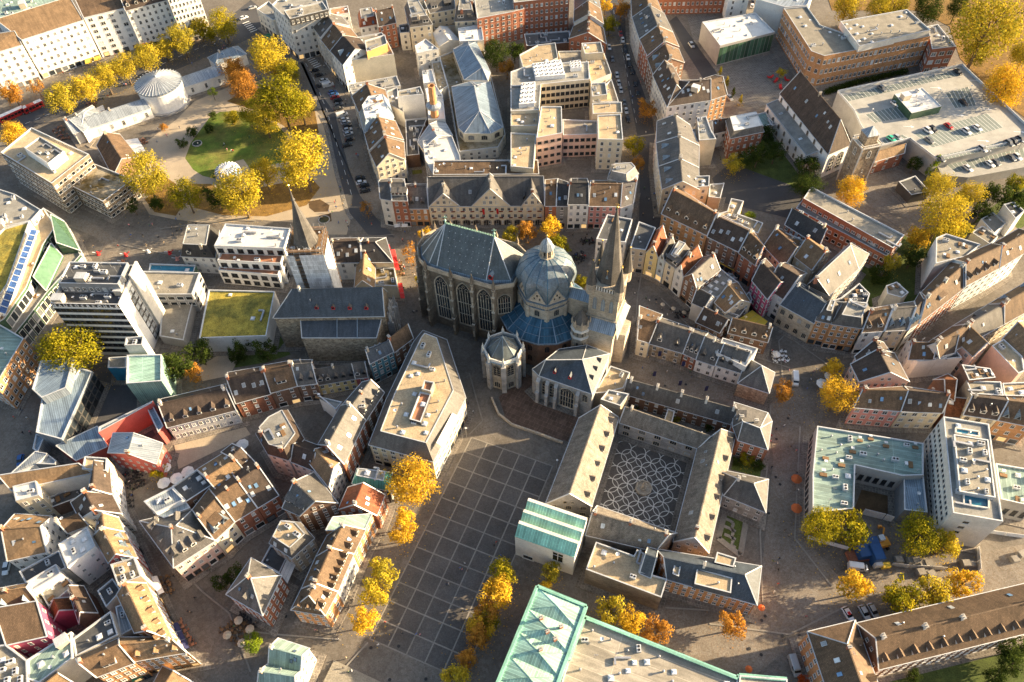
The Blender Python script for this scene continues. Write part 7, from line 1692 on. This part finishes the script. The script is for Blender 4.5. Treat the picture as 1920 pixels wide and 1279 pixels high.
# people
def person_mesh(name, seated=False):
    me = bpy.data.meshes.new(name)
    if not seated:
        v = [(0, 0, .95), (0, 0, 1.2), (0, .01, 1.42), (0, .02, 1.52), (0, .03, 1.66), (.1, 0, .9), (.12, .14, .5), (.12, .05, .06), (.13, .2, .03), (-.1, 0, .9), (-.12, -.12, .5), (-.12, -.3, .1), (-.13, -.18, .03), (.2, 0, 1.4), (.27, -.06, 1.12), (.27, .06, .88), (-.2, 0, 1.4), (-.27, .08, 1.12), (-.27, .2, .9)]
    else:
        v = [(0, 0, .52), (0, -.02, .78), (0, -.02, 1.0), (0, 0, 1.1), (0, .02, 1.24), (.1, .05, .5), (.12, .45, .5), (.12, .47, .08), (.13, .6, .04), (-.1, .05, .5), (-.12, .45, .5), (-.12, .42, .08), (-.13, .55, .04), (.2, -.02, .98), (.27, .05, .74), (.2, .32, .72), (-.2, -.02, .98), (-.27, .05, .74), (-.2, .32, .72)]
    e = [(0, 1), (1, 2), (2, 3), (3, 4), (0, 5), (5, 6), (6, 7), (7, 8), (0, 9), (9, 10), (10, 11), (11, 12), (2, 13), (13, 14), (14, 15), (2, 16), (16, 17), (17, 18)]
    rad = [.15, .15, .17, .065, .115, .1, .075, .055, .05, .1, .075, .055, .05, .075, .055, .04, .075, .055, .04]
    me.from_pydata(v, e, []); o = bpy.data.objects.new(name, me); COL.objects.link(o)
    m = o.modifiers.new('skin', 'SKIN'); sv = me.skin_vertices[0].data
    for i, r in enumerate(rad): sv[i].radius = (r, r)
    sv[0].use_root = True; m2 = o.modifiers.new('sub', 'SUBSURF'); m2.levels = 1
    bpy.context.view_layer.update(); nm = bpy.data.meshes.new_from_object(o.evaluated_get(bpy.context.evaluated_depsgraph_get())); bpy.data.objects.remove(o)
    nm.materials.clear()
    for k in ('cloth_a', 'cloth_b', 'skin', 'hair'): nm.materials.append(M(k))
    zw, zn, zh = (.93, 1.5, 1.63) if not seated else (.6, 1.08, 1.2)
    for p in nm.polygons:
        c = p.center; i = 1 if c.z < zw else 0
        if seated and c.y > .06 and c.z < .6: i = 1
        if c.z > zn: i = 2
        if c.z > zh or (c.z > zn + .05 and c.y < -.02): i = 3
        if abs(c.x) > .22 and c.z < (.93 if not seated else .74) and c.z > .6: i = 2
        p.material_index = i; p.use_smooth = True
    nm.name = name; return nm
for k, c in (('cloth_a', (.1, .1, .12)), ('cloth_b', (.05, .06, .09)), ('skin', (.5, .32, .23)), ('hair', (.06, .04, .025)), ('c_white', (.65, .65, .66)), ('c_red', (.45, .04, .04)), ('c_blue', (.06, .14, .4)), ('c_black', (.03, .03, .035)), ('c_pink', (.6, .25, .28)), ('c_beige', (.42, .33, .22)), ('c_jeans', (.07, .1, .18)), ('c_green', (.08, .18, .09))): mk(k, c, .85, .08, 2)
PM = [person_mesh('walking_person'), person_mesh('seated_person', True)]
TOPW = {'white': 'white top', 'red': 'red jacket', 'blue': 'blue jacket', 'black': 'black coat', 'pink': 'pink top', 'beige': 'beige coat', 'green': 'green jacket'}
def person(p, ang, top, label, group, seated=False, z=0.0):
    o = bpy.data.objects.new('person', PM[1 if seated else 0]); COL.objects.link(o); o.location = (p.x, p.y, z); o.rotation_euler = (0, 0, ang); s = random.uniform(.93, 1.06); o.scale = (s, s, s)
    for i, k in ((0, 'c_' + top), (1, random.choice(('c_jeans', 'c_black', 'cloth_b', 'c_beige')))): o.material_slots[i].link = 'OBJECT'; o.material_slots[i].material = M(k)
    return tag(o, label, 'person', group)
TOPS = ['black', 'black', 'white', 'blue', 'red', 'beige', 'pink', 'green', 'black']
def crowd(c, r, s, n, place, group):
    tile(c, r); q = pts(s); xs = [p.x for p in q]; ys = [p.y for p in q]; k = 0; tries = 0
    while k < n and tries < 4000:
        tries += 1; p = Vector((random.uniform(min(xs), max(xs)), random.uniform(min(ys), max(ys)), 0))
        if not in_poly(p, q) or inside(p): continue
        top = random.choice(TOPS); person(p, random.random() * 6.28, top, f"pedestrian in {TOPW[top]} {place}", group); k += 1
tile(1,3)
for i, (x, y, t) in enumerate(((1800,240,'red'),(1785,262,'black'),(1835,338,'blue'),(1565,397,'white'),(1530,432,'blue'),(1546,444,'pink'),(1585,452,'black'),(1428,548,'black'),(1446,550,'white'),(970,838,'red'),(1097,917,'black'),(1203,926,'blue'),(1232,931,'pink'),(918,1006,'white'),(1117,338,'black'),(682,1104,'beige'))): person(P(x, y, .03), random.random() * 6, t, f"pedestrian in {TOPW[t]} crossing the gridded square", 'people on the gridded square', z=.05)
crowd(0,1,'560,440 900,400 1380,330 1400,640 900,700 620,640',18,'near the play sculptures','people on the cafe square')
crowd(0,0,'700,740 1000,610 1500,380 1700,300 1750,340 1560,440 1360,520 1000,680 760,790',21,'under the plane trees','people on the boulevard')
crowd(0,0,'300,560 620,520 900,380 1300,240 1320,270 900,440 500,600',11,'in front of the boulevard shops','people on the boulevard')
crowd(0,0,'900,960 1300,880 1450,960 1400,1150 1250,1200 1000,1000',4,'on the sandy park path','people in the park')
crowd(0,0,'1420,1150 1650,900 1900,950 1918,1100 1600,1230',8,'on the park lawn','people in the park')
crowd(1,0,'450,470 560,480 720,800 800,1100 830,1270 760,1270 700,900 600,700',11,'on the pavement beside the parked cars','people on the park street')
crowd(1,1,'500,330 640,60 690,300 700,420 900,400 960,470 560,470 470,420',14,'at the street corner by the round pool','people at the street corner')
crowd(1,1,'1000,460 1200,460 1190,560 1080,600 1190,780 1230,1100 1130,1150 1100,800',12,'beside the red awnings','people beside the choir')
crowd(2,1,'420,440 620,430 600,620 500,760 420,700',7,'behind the dome','people behind the dome')
crowd(2,1,'870,820 1000,840 1180,980 1300,1060 1190,1120 900,1020 860,1100',9,'below the gabled row','people below the gabled row')
crowd(2,2,'870,60 1000,110 1400,230 1680,320 1660,430 1300,330 900,230',7,'on the cathedral forecourt','people on the cathedral forecourt')
crowd(3,2,'60,420 230,640 260,1000 230,1279 80,1279 -100,1200 20,700',14,'on the market street','people on the market street')
crowd(3,2,'100,150 400,100 560,60 400,260 300,420 120,200',6,'near the delivery van','people near the delivery van')
crowd(0,2,'160,420 300,430 240,700 180,850 60,720',7,'beside the museum wall','people by the museum')
crowd(2,1,'1160,420 960,380 920,100 1060,20 1090,330 1250,480 1500,640',7,'in the shopping lane','people in the shopping lane')
crowd(2,0,'930,300 1000,600 1060,1100 1000,1270 880,1000 840,500',6,'on the shopping street','people on the shopping street')
crowd(3,3,'-80,100 200,60 200,400 0,500 -150,300',6,'on the market place','people on the market place')
crowd(3,3,'-400,600 200,500 400,800 100,900 -300,900',4,'on the sunlit market place','people on the market place')
crowd(1,2,'1380,600 1600,420 1700,600 1600,700',3,'beside the cafe block','people beside the cafe block')
crowd(0,3,'1250,470 1600,430 1650,700 1450,800 1300,650',5,'near the cafe tables','people near the cafe tables')
crowd(1,3,'400,870 640,900 700,1000 500,960',3,'at the corner of the brick house','people at the brick house')
crowd(1,3,'650,1170 760,1190 740,1260 640,1240',3,'on the wooden steps','people on the wooden steps')
# cafe furniture
def _table(mb):
    mb.box((-.42, -.42, .7), (.42, .42, .75), 0); mb.box((-.05, -.05, 0), (.05, .05, .7), 1); mb.box((-.25, -.25, 0), (.25, .25, .04), 1)
def _chair(mb):
    mb.box((-.23, -.23, .42), (.23, .23, .47), 0); mb.box((-.23, -.26, .47), (.23, -.2, .92), 0)
    for x in (-.2, .2):
        for y in (-.2, .2): mb.box((x - .03, y - .03, 0), (x + .03, y + .03, .42), 1)
TB = {k: small([k, 'dark'], _table) for k in ('wood', 'dark', 'acwhite', 'terracotta')}; CHR = {k: small([k, 'dark'], _chair) for k in ('wood', 'dark', 'acwhite', 'terracotta')}
TW = {'wood': 'wooden', 'dark': 'black', 'acwhite': 'white', 'terracotta': 'terracotta red'}
def cafe(c, r, s, nx, ny, mat, place, sit=.35):
    tile(c, r); q = pts(s); 
    for i in range(nx):
        for j in range(ny):
            p = bil(q, (i + .5) / nx, (j + .5) / ny) + Vector((random.uniform(-.3, .3), random.uniform(-.3, .3), 0))
            if inside(p): continue
            a = random.random() * 1.5; o = inst('cafe_table', TB[mat], None, p, (0, 0, a)); tag(o, f"{TW[mat]} cafe table {place}", 'table', 'cafe tables ' + place)
            for k in range(4):
                if random.random() < .38: continue
                t = a + k * math.pi / 2; d = Vector((math.sin(t), -math.cos(t), 0)); cpos = p + d * .78
                o = inst('cafe_chair', CHR[mat], None, cpos, (0, 0, t)); tag(o, f"{TW[mat]} cafe chair {place}", 'chair', 'cafe chairs ' + place)
                if random.random() < sit * .45: top = random.choice(TOPS); person(cpos, t, top, f"seated guest in {TOPW[top]} {place}", 'guests ' + place, True)
cafe(0,3,'1640,900 1770,800 1900,860 1790,1010',4,4,'wood','beside the corner house','' and 0 or .25)
cafe(0,3,'1330,830 1370,810 1480,1010 1420,1020',1,6,'terracotta','beside the blue awning')
cafe(0,3,'1195,500 1260,460 1310,600 1220,650',2,4,'wood','beside the white awning')
cafe(0,3,'1800,760 1900,840 1918,880 1800,800',5,1,'dark','under the hipped-roof house')
cafe(2,1,'450,640 520,590 560,660 500,720',3,3,'dark','behind the dome',.4)
cafe(2,1,'515,520 610,510 615,550 520,560',4,2,'dark','on the far square',.3)
cafe(0,2,'900,1000 1060,960 1090,1090 910,1160',4,4,'dark','in the court below the red house',.55)
cafe(0,2,'910,1180 1000,1120 1010,1260 920,1279',2,3,'dark','in the lane below the red house',.5)
cafe(2,1,'1230,1060 1340,1040 1360,1130 1210,1110',4,2,'dark','below the gabled row',.4)
cafe(2,1,'1590,780 1680,760 1700,820 1640,830',4,2,'acwhite','on the shopping lane',.4)
cafe(2,1,'1760,890 1830,880 1880,1020 1810,1020',2,4,'wood','beside the magenta house',.4)
cafe(3,2,'20,80 130,60 160,170 40,170',4,3,'acwhite','on the market corner',.4)
cafe(0,0,'390,980 470,930 550,1050 460,1060',3,4,'terracotta','by the left park wing',.5)
cafe(1,1,'1060,690 1100,690 1110,780 1080,800',2,4,'wood','beside the red awnings',.4)
cafe(0,0,'640,780 720,740 730,780 660,810',3,2,'terracotta','under the plane trees',.5)
cafe(0,0,'1040,1050 1090,1040 1120,1080 1060,1090',2,2,'terracotta','beside the park restaurant',.3)
# parasols, tents and awnings
def _paras(mb):
    mb.lathe(Vector((0, 0, 2.2)), [(1.7, 0), (1.75, .08), (.05, .75)], 8, 0); mb.lathe(Vector((0, 0, 0)), [(.3, 0), (.3, .1), (.03, .1), (.03, 2.9)], 6, 1)
PRS = {k: small([k, 'metal'], _paras) for k in ('whitecloth', 'redcloth', 'orangecloth', 'beige')}
PW = {'whitecloth': 'white', 'redcloth': 'red', 'orangecloth': 'orange red', 'beige': 'beige'}
def parasols(c, r, items, mat, place, s=1.0):
    tile(c, r); its = [tuple(map(float, i.split(','))) for i in items.split()]
    for k, (x, y) in enumerate(sorted(its)):
        p = P(x, y, 2.4); p.z = 0; o = inst('parasol', PRS[mat], None, p, (0, 0, random.random()), (s, s, 1)); tag(o, f"{PW[mat]} parasol {place}" + (f", {ORD[k]} from the left" if len(its) > 1 else ''), 'parasol', 'parasols ' + place)
parasols(0,2,'1225,880 1240,945','whitecloth','beside the red house',1.0); parasols(0,2,'1225,1060 1320,1025 1405,975 1815,770','whitecloth','at the white tented yard',1.15)
parasols(3,2,'215,1030 215,1250','orangecloth','on the market street',.95); parasols(3,2,'470,260 410,315','whitecloth','under the golden market trees',1.2)
parasols(0,3,'1785,815 1870,880 1700,925 1810,985','beige','among the wooden cafe tables',.7)
parasols(2,3,'1870,720 1775,1180','orangecloth','in the lower market place',.55)
parasols(3,2,'65,95','whitecloth','among the white market tables',.8); parasols(2,1,'1210,1030 1290,1060 1130,1000','beige','folded above the tables below the gabled row',.5)
def awning(c, r, s, mat, label, zt=3.3, zl=2.5):
    tile(c, r); q = [P(*(float(k) for k in a.split(',')), (zt if i in (0, 3) else zl)) for i, a in enumerate(s.split())]
    mb = MB(); mb.face(q); mb.face([p - UP * .08 for p in q][::-1]); mb.face([q[1], q[2], q[2] - UP * .3, q[1] - UP * .3])
    for p in (q[1], q[2]): mb.beam(Vector((p.x, p.y, 0)), p, .07, .07, 1)
    for t in (.33, .66): mb.beam(q[0].lerp(q[3], t) + UP * .02, q[1].lerp(q[2], t) + UP * .02, .06, .05, 1)
    tag(mb.build('awning', [mat, 'metal'], org=Vector((q[0].x, q[0].y, 0))), label, 'awning')
awning(1,1,'1003,595 1040,590 1075,740 1045,742','redcloth','long red awning beside the choir, middle of three'); awning(1,1,'1060,845 1095,840 1115,955 1085,957','redcloth','red awning beside the choir, nearest the camera of three'); awning(1,1,'985,555 1000,552 1008,582 992,584','redcloth','short red awning beside the choir, farthest of three')
awning(0,3,'1295,840 1330,830 1420,1020 1375,1035','bluecloth','dark blue awning along the long orange brick house'); awning(0,3,'1110,1190 1375,1080 1390,1050 1120,1150','bluecloth','dark blue awning below the orange brick corner house')
awning(0,3,'1130,490 1175,480 1230,605 1185,625','whitecloth','white awning beside the lane cafe tables'); awning(0,3,'985,1250 1085,1200 1085,1230 990,1279','greencloth','green awning at the bottom of the stepped gable house')
awning(1,2,'1350,760 1470,535 1525,560 1405,795','whitecloth','white roof awning on the cafe block terrace',14.6,13.4)
awning(0,0,'1055,300 1165,270 1165,310 1060,335','redcloth','red shop awning under the boulevard trees'); awning(0,0,'635,445 690,430 690,470 640,480','yellowcloth','left yellow shop awning on the boulevard'); awning(0,0,'700,430 750,415 752,450 705,460','yellowcloth','right yellow shop awning on the boulevard')
awning(2,1,'1560,670 1700,745 1690,765 1550,690','yellowcloth','yellow awning on the shopping lane'); awning(2,1,'1700,1110 1800,1045 1918,1130 1860,1190','yellowcloth','tan and orange tent roof at the lane corner',4,3.4)
awning(0,0,'930,1050 1030,1035 1090,1130 1000,1155','whitecloth','white tent beside the park restaurant',4,3.4); awning(1,3,'180,470 240,340 300,390 235,540','whitecloth','white tent roof in the courtyard bar',4.6,4.0)
awning(1,1,'1035,400 1080,395 1082,420 1038,425','whitecloth','left white awning under the red corner house'); awning(1,1,'1090,398 1135,398 1136,420 1092,422','whitecloth','right white awning under the red corner house')
awning(0,0,'720,810 770,785 785,825 740,840','whitecloth','white awning beside the left park wing'); awning(1,0,'55,265 100,250 125,285 80,300','greencloth','bright green awning at the boulevard corner')
# glass dome over the dig in the park, round pool, stage steps
full(); c0 = G(427, 322, 2); c0.z = 0; rdm = (G(450, 322, 2) - G(427, 322, 2)).length; t = thing('glass_pavilion', 'oval white glass pavilion on the park lawn', 'pavilion', c0)
mb = MB(); mb.lathe(c0, [(rdm, 0), (rdm, 2.4), (rdm * .92, 3.2), (rdm * .55, 4.0), (0, 4.3)], 20, 0); mb.build('glass_roof', ['glassblue'], t)
mb = MB()
for k in range(20):
    v = Vector((math.cos(k * math.pi / 10), math.sin(k * math.pi / 10), 0)); mb.beam(c0 + v * rdm, c0 + v * rdm + UP * 2.4, .2); mb.beam(c0 + v * rdm + UP * 2.45, c0 + v * rdm * .92 + UP * 3.25, .3); mb.beam(c0 + v * rdm * .92 + UP * 3.25, c0 + v * rdm * .55 + UP * 4.05, .45); mb.beam(c0 + v * rdm * .55 + UP * 4.05, c0 + UP * 4.35, .2)
mb.build('steel_ribs', ['acwhite'], t)
for (x, y, rp, lb) in ((608, 413, 11, 'round stone pool rim at the street corner'), (370, 270, 9, 'round park fountain basin beside the lawn')):
    p = G(x, y); rr2 = (G(x + rp, y) - p).length; mb = MB(); mb.lathe(p, [(rr2, 0), (rr2, .5), (rr2 * .85, .5), (rr2 * .85, .3), (0, .3)], 20, 0); o = mb.build('fountain_basin', ['stonegrey', 'water'], org=p); o.data.polygons.foreach_set('material_index', [1 if abs(pl.normal.z) > .9 and pl.center.z < .35 else 0 for pl in o.data.polygons]); tag(o, lb, 'fountain')
tile(1,3); q = pts('500,1320 585,1115 960,1290 900,1330'); stg = thing('wooden_steps', 'grey timber step platform at the bottom of the square', 'steps', q[1])
for k in range(7):
    t0, t1 = k / 7, (k + .94) / 7; mb = MB(); a, b, c_, d = bil(q, t0, 1), bil(q, t1, 1), bil(q, t1, 0), bil(q, t0, 0)
    a = q[1].lerp(q[0], t0); b = q[1].lerp(q[0], t1); c_ = q[2].lerp(q[3], t1); d = q[2].lerp(q[3], t0)
    mb.prism(ccw([a, b, c_, d]), .3 + .22 * k); mb.build('plank_step', ['gravelgrey'], stg)
# street lamps on deck and square
def lamp(x, y, label, z=0.0, h=5.5, grp='street lamps'):
    p = P(x, y, z); t = thing('street_lamp', label, 'street lamp', p, grp); mb = MB(); mb.lathe(p, [(.12, 0), (.07, .4), (.05, h)], 6); mb.build('pole', ['metal'], t); mb = MB(); mb.lathe(p + UP * h, [(.1, 0), (.35, .15), (.3, .35), (0, .45)], 8); mb.build('lamp_head', ['acwhite'], t)
TILE[:] = [860.0, 800.0, 1 / 9.6]; lamp(1765, 765, 'street lamp at the upper right corner of the gridded square'); lamp(145, 195, 'street lamp at the upper left corner of the gridded square')
tile(3,0)
for k, (x, y) in enumerate(((755, 895), (920, 860), (1260, 750), (1490, 720), (1620, 1210), (1860, 1140))): lamp(x, y, f"tall lamp on the parking deck, {ORD[k]} from the left", 9, 5)
# flags on the forecourt
tile(2,2)
for k, (x, y) in enumerate(((1085, 140), (1260, 215), (1470, 260), (1235, 360), (1045, 290), (1430, 400))):
    p = P(x, y, 0); t = thing('banner_pole', f"dark banner on a pole on the cathedral forecourt, {ORD[k]} of six", 'banner', p, 'forecourt banners'); mb = MB(); mb.lathe(p, [(.2, 0), (.05, .2), (.04, 5)], 6); mb.build('pole', ['metal'], t); mb = MB(); mb.box((p.x, p.y - .03, 2.2), (p.x + 1.1, p.y + .03, 4.9)); mb.build('banner', ['bluecloth'], t)
# red seats in the school yard
tile(3,0)
for k, (x, y) in enumerate(((15, 580), (55, 610), (95, 660), (140, 600))):
    p = P(x, y, .3); p.z = .1; mb = MB(); a = k * .8; v = Vector((math.cos(a), math.sin(a), 0)); u = Vector((-v.y, v.x, 0))
    pr = [(-1.5, .9), (-.6, .45), (.6, .5), (1.4, 1.5)]
    for (x0, z0), (x1, z1) in zip(pr, pr[1:]):
        A, B, C2, D = p + v * x0 - u * .6 + UP * z0, p + v * x0 + u * .6 + UP * z0, p + v * x1 + u * .6 + UP * z1, p + v * x1 - u * .6 + UP * z1
        mb.face([A, B, C2, D]); mb.face([x_ - UP * .2 for x_ in (D, C2, B, A)]); mb.face([A, D, D - UP * .2, A - UP * .2]); mb.face([B, C2, C2 - UP * .2, B - UP * .2])
    for x0 in (-.6, .6): mb.obox(Vector((p.x, p.y, 0)) + v * x0, .08, .5, .4, a)
    tag(mb.build('lounge_chair', ['redcloth'], org=Vector((p.x, p.y, 0))), f"curved red seat in the school yard, {ORD[k]} from the left", 'seat', 'red seats in the school yard')
# building site: fence, blue container shelter, digger, pallets
tile(3,3)
def site_box(x, y, w, d, h, mat, name, label, cat, ang=.1):
    p = P(x, y, 0); mb = MB(); mb.obox(p, w / 2, d / 2, h, ang); mb.obox(p + UP * h, w / 2 - .12, d / 2 - .12, .12, ang); 
    for s in (-1, 1): mb.obox(p + Vector((s * w / 2 * math.cos(ang), s * w / 2 * math.sin(ang), 0)), .08, d / 2, h, ang)
    tag(mb.build(name, [mat], org=p), label, cat, 'building site gear')
site_box(725, 300, 6.8, 5.5, 3.6, 'bluepaint', 'site_shelter', 'big blue site shelter under the trees', 'shelter'); site_box(785, 345, 3.0, 4.6, 4.2, 'bluepaint', 'site_container', 'bright blue site container in front of shelter', 'container')
site_box(675, 340, 6.5, 3.2, 1.2, 'brick', 'skip', 'brown rubble skip beside the blue shelter', 'skip'); site_box(875, 412, 2.4, 1.6, 1.2, 'yellowcloth', 'salt_bin', 'yellow bin beside the site fence', 'bin'); site_box(808, 402, 2, 2, 2.2, 'acwhite', 'site_toilet', 'white cabin beside the yellow bin', 'cabin')
for k, (x, y) in enumerate(((975, 365), (1065, 375), (1098, 378), (1152, 390), (1195, 398), (1135, 465), (1180, 470), (1215, 475), (1470, 400), (1510, 400), (1840, 365), (1890, 330))): site_box(x, y, 2.2, 1.9, 1.0 + .3 * (k % 3), 'strip', 'stone_pallet', f"pale pallet of stone slabs on the building site, {ORD[k]} in line", 'pallet', .1 * (k % 4))
dg = P(845, 250, 0); t = thing('excavator', 'small orange excavator with white cab on the building site', 'excavator', dg); mb = MB(); mb.obox(dg + UP * .9, 1.7, 1.3, 1.3, .2); mb.lathe(dg + UP * .9, [(1.4, 0), (1.4, 1.2)], 12); mb.build('body', ['car_orange'], t); mb = MB(); mb.obox(dg + Vector((-.5, .9, .9)), .8, .8, 2.4, .2); mb.build('cab', ['acwhite'], t); mb = MB()
for s in (-1, 1): mb.obox(dg + Vector((s * 1.1, 0, 0)), .3, 1.8, .9, .2)
mb.build('track', ['tyre'], t); mb = MB(); mb.beam(dg + Vector((.3, 1.2, 1.8)), dg + Vector((.6, 3.4, 4)), .35); mb.beam(dg + Vector((.6, 3.4, 4)), dg + Vector((.9, 5, 1.5)), .3); mb.obox(dg + Vector((.9, 5, .8)), .5, .4, .8); mb.build('boom', ['car_orange'], t)
def fence(s, label, mat='acwhite', h=2.0):
    p = pts(s); t = thing('site_fence', label, 'fence', p[0])
    for a, b in zip(p, p[1:]):
        n = max(1, int((b - a).length / 3.5))
        for k in range(n):
            u, v = a.lerp(b, k / n), a.lerp(b, (k + .96) / n); mb = MB(); mb.beam(u + UP * h / 2, v + UP * h / 2, .08, h); mb.build('fence_panel', [mat], t)
fence('290,200 420,240 600,290','white panel fence along the building site, left part'); fence('920,405 1040,420 1200,428 1330,440','white panel fence along the building site, middle part'); fence('1560,280 1570,380 1575,450','white panel fence along the building site, right end'); fence('700,20 860,60 920,80','white canopy fence below the courtyard','acwhite',3.5); fence('1640,160 1770,180 1918,200','white panel fence right of the white tower')
# play sculptures on the cafe square
tile(0,1)
for k, (x, y, cA) in enumerate(((740, 630, 'redcloth'), (945, 640, 'redcloth'), (1115, 615, 'whitecloth'), (1275, 625, 'redcloth'), (1330, 670, 'pink'), (925, 690, 'terracotta'))):
    p = P(x, y, 0); mb = MB(); mb.lathe(p, [(.7, 0), (.8, .2), (.5, .4), (.3, .8), (.5, 1.3), (.2, 1.8), (0, 2.0)], 9, 0); mb.beam(p + UP * .8, p + Vector((1.6, .6, 1.6)), .25, .25, 0); mb.beam(p + UP * 1.0, p + Vector((-1.5, -.5, 1.9)), .22, .22, 1)
    tag(mb.build('play_sculpture', [cA, 'acwhite'], org=p), f"colourful play sculpture on the cafe square, {ORD[k]} of six", 'sculpture', 'play sculptures')
# cloister knot garden
tile(2,3); q = pts('1545,200 1600,-10 1760,30 1710,330'); kg = sheet('knot_garden', q, .05, 'yardgreen'); 
for a, b in ((q[0], q[1]), (q[1], q[2]), (q[2], q[3]), (q[3], q[0])): mb = MB(); mb.beam(a + UP * .1, b + UP * .1, 1.6, .12); mb.build('garden_path', ['strip'], kg)
for dlt in (0, 60, 120):
    pp = [P(1590 + 30 * math.sin(i * .9) + i * 18, 50 + dlt + i * 17, .1) for i in range(7)]; mb = MB()
    for u, v in zip(pp, pp[1:]): mb.beam(u, v, .9, .1)
    mb.build('garden_path', ['strip'], kg)
# green neon shop sign
tile(0,0); a, b = P(1330, 150, 4.5), P(1470, 110, 4.5); o = bpy.data.objects.new('shop_sign', letter_mesh('Wellness', 3.2, 'neongreen') if mk('neongreen', (.05, .55, .15), .5) else None); COL.objects.link(o); o.location = (a + b) / 2 + Vector((0, -.4, 0)); e = b - a; o.rotation_euler = (R(90), 0, math.atan2(e.y, e.x)); tag(o, 'green script shop sign under the white finned block', 'sign')
# ================================================================== finish
from bpy_extras.object_utils import world_to_camera_view
bpy.context.view_layer.update()
same = {}
for o in bpy.data.objects:
    if o.parent is None and 'label' in o and 'group' in o: same.setdefault((o['label'], o['group']), []).append(o)
ORD2 = ORD + ['thirteenth', 'fourteenth', 'fifteenth', 'sixteenth', 'seventeenth', 'eighteenth', 'nineteenth', 'twentieth']
for (lab, grp), os_ in same.items():
    if 1 < len(os_) <= 20 and 'from the left' not in lab and len(lab.split()) <= 12:
        os_.sort(key=lambda o: world_to_camera_view(scene, cam, o.matrix_world.translation).x)
        for k, o in enumerate(os_): o['label'] = f"{lab}, {ORD2[k]} such from left" if len(lab.split()) <= 12 else lab
place_windows()
for o in bpy.data.objects:
    if '_o' in o: del o['_o']

for o in bpy.data.objects:
    if 'label' in o and len(o['label'].split()) > 16: print('LONG', o.name, o['label'])
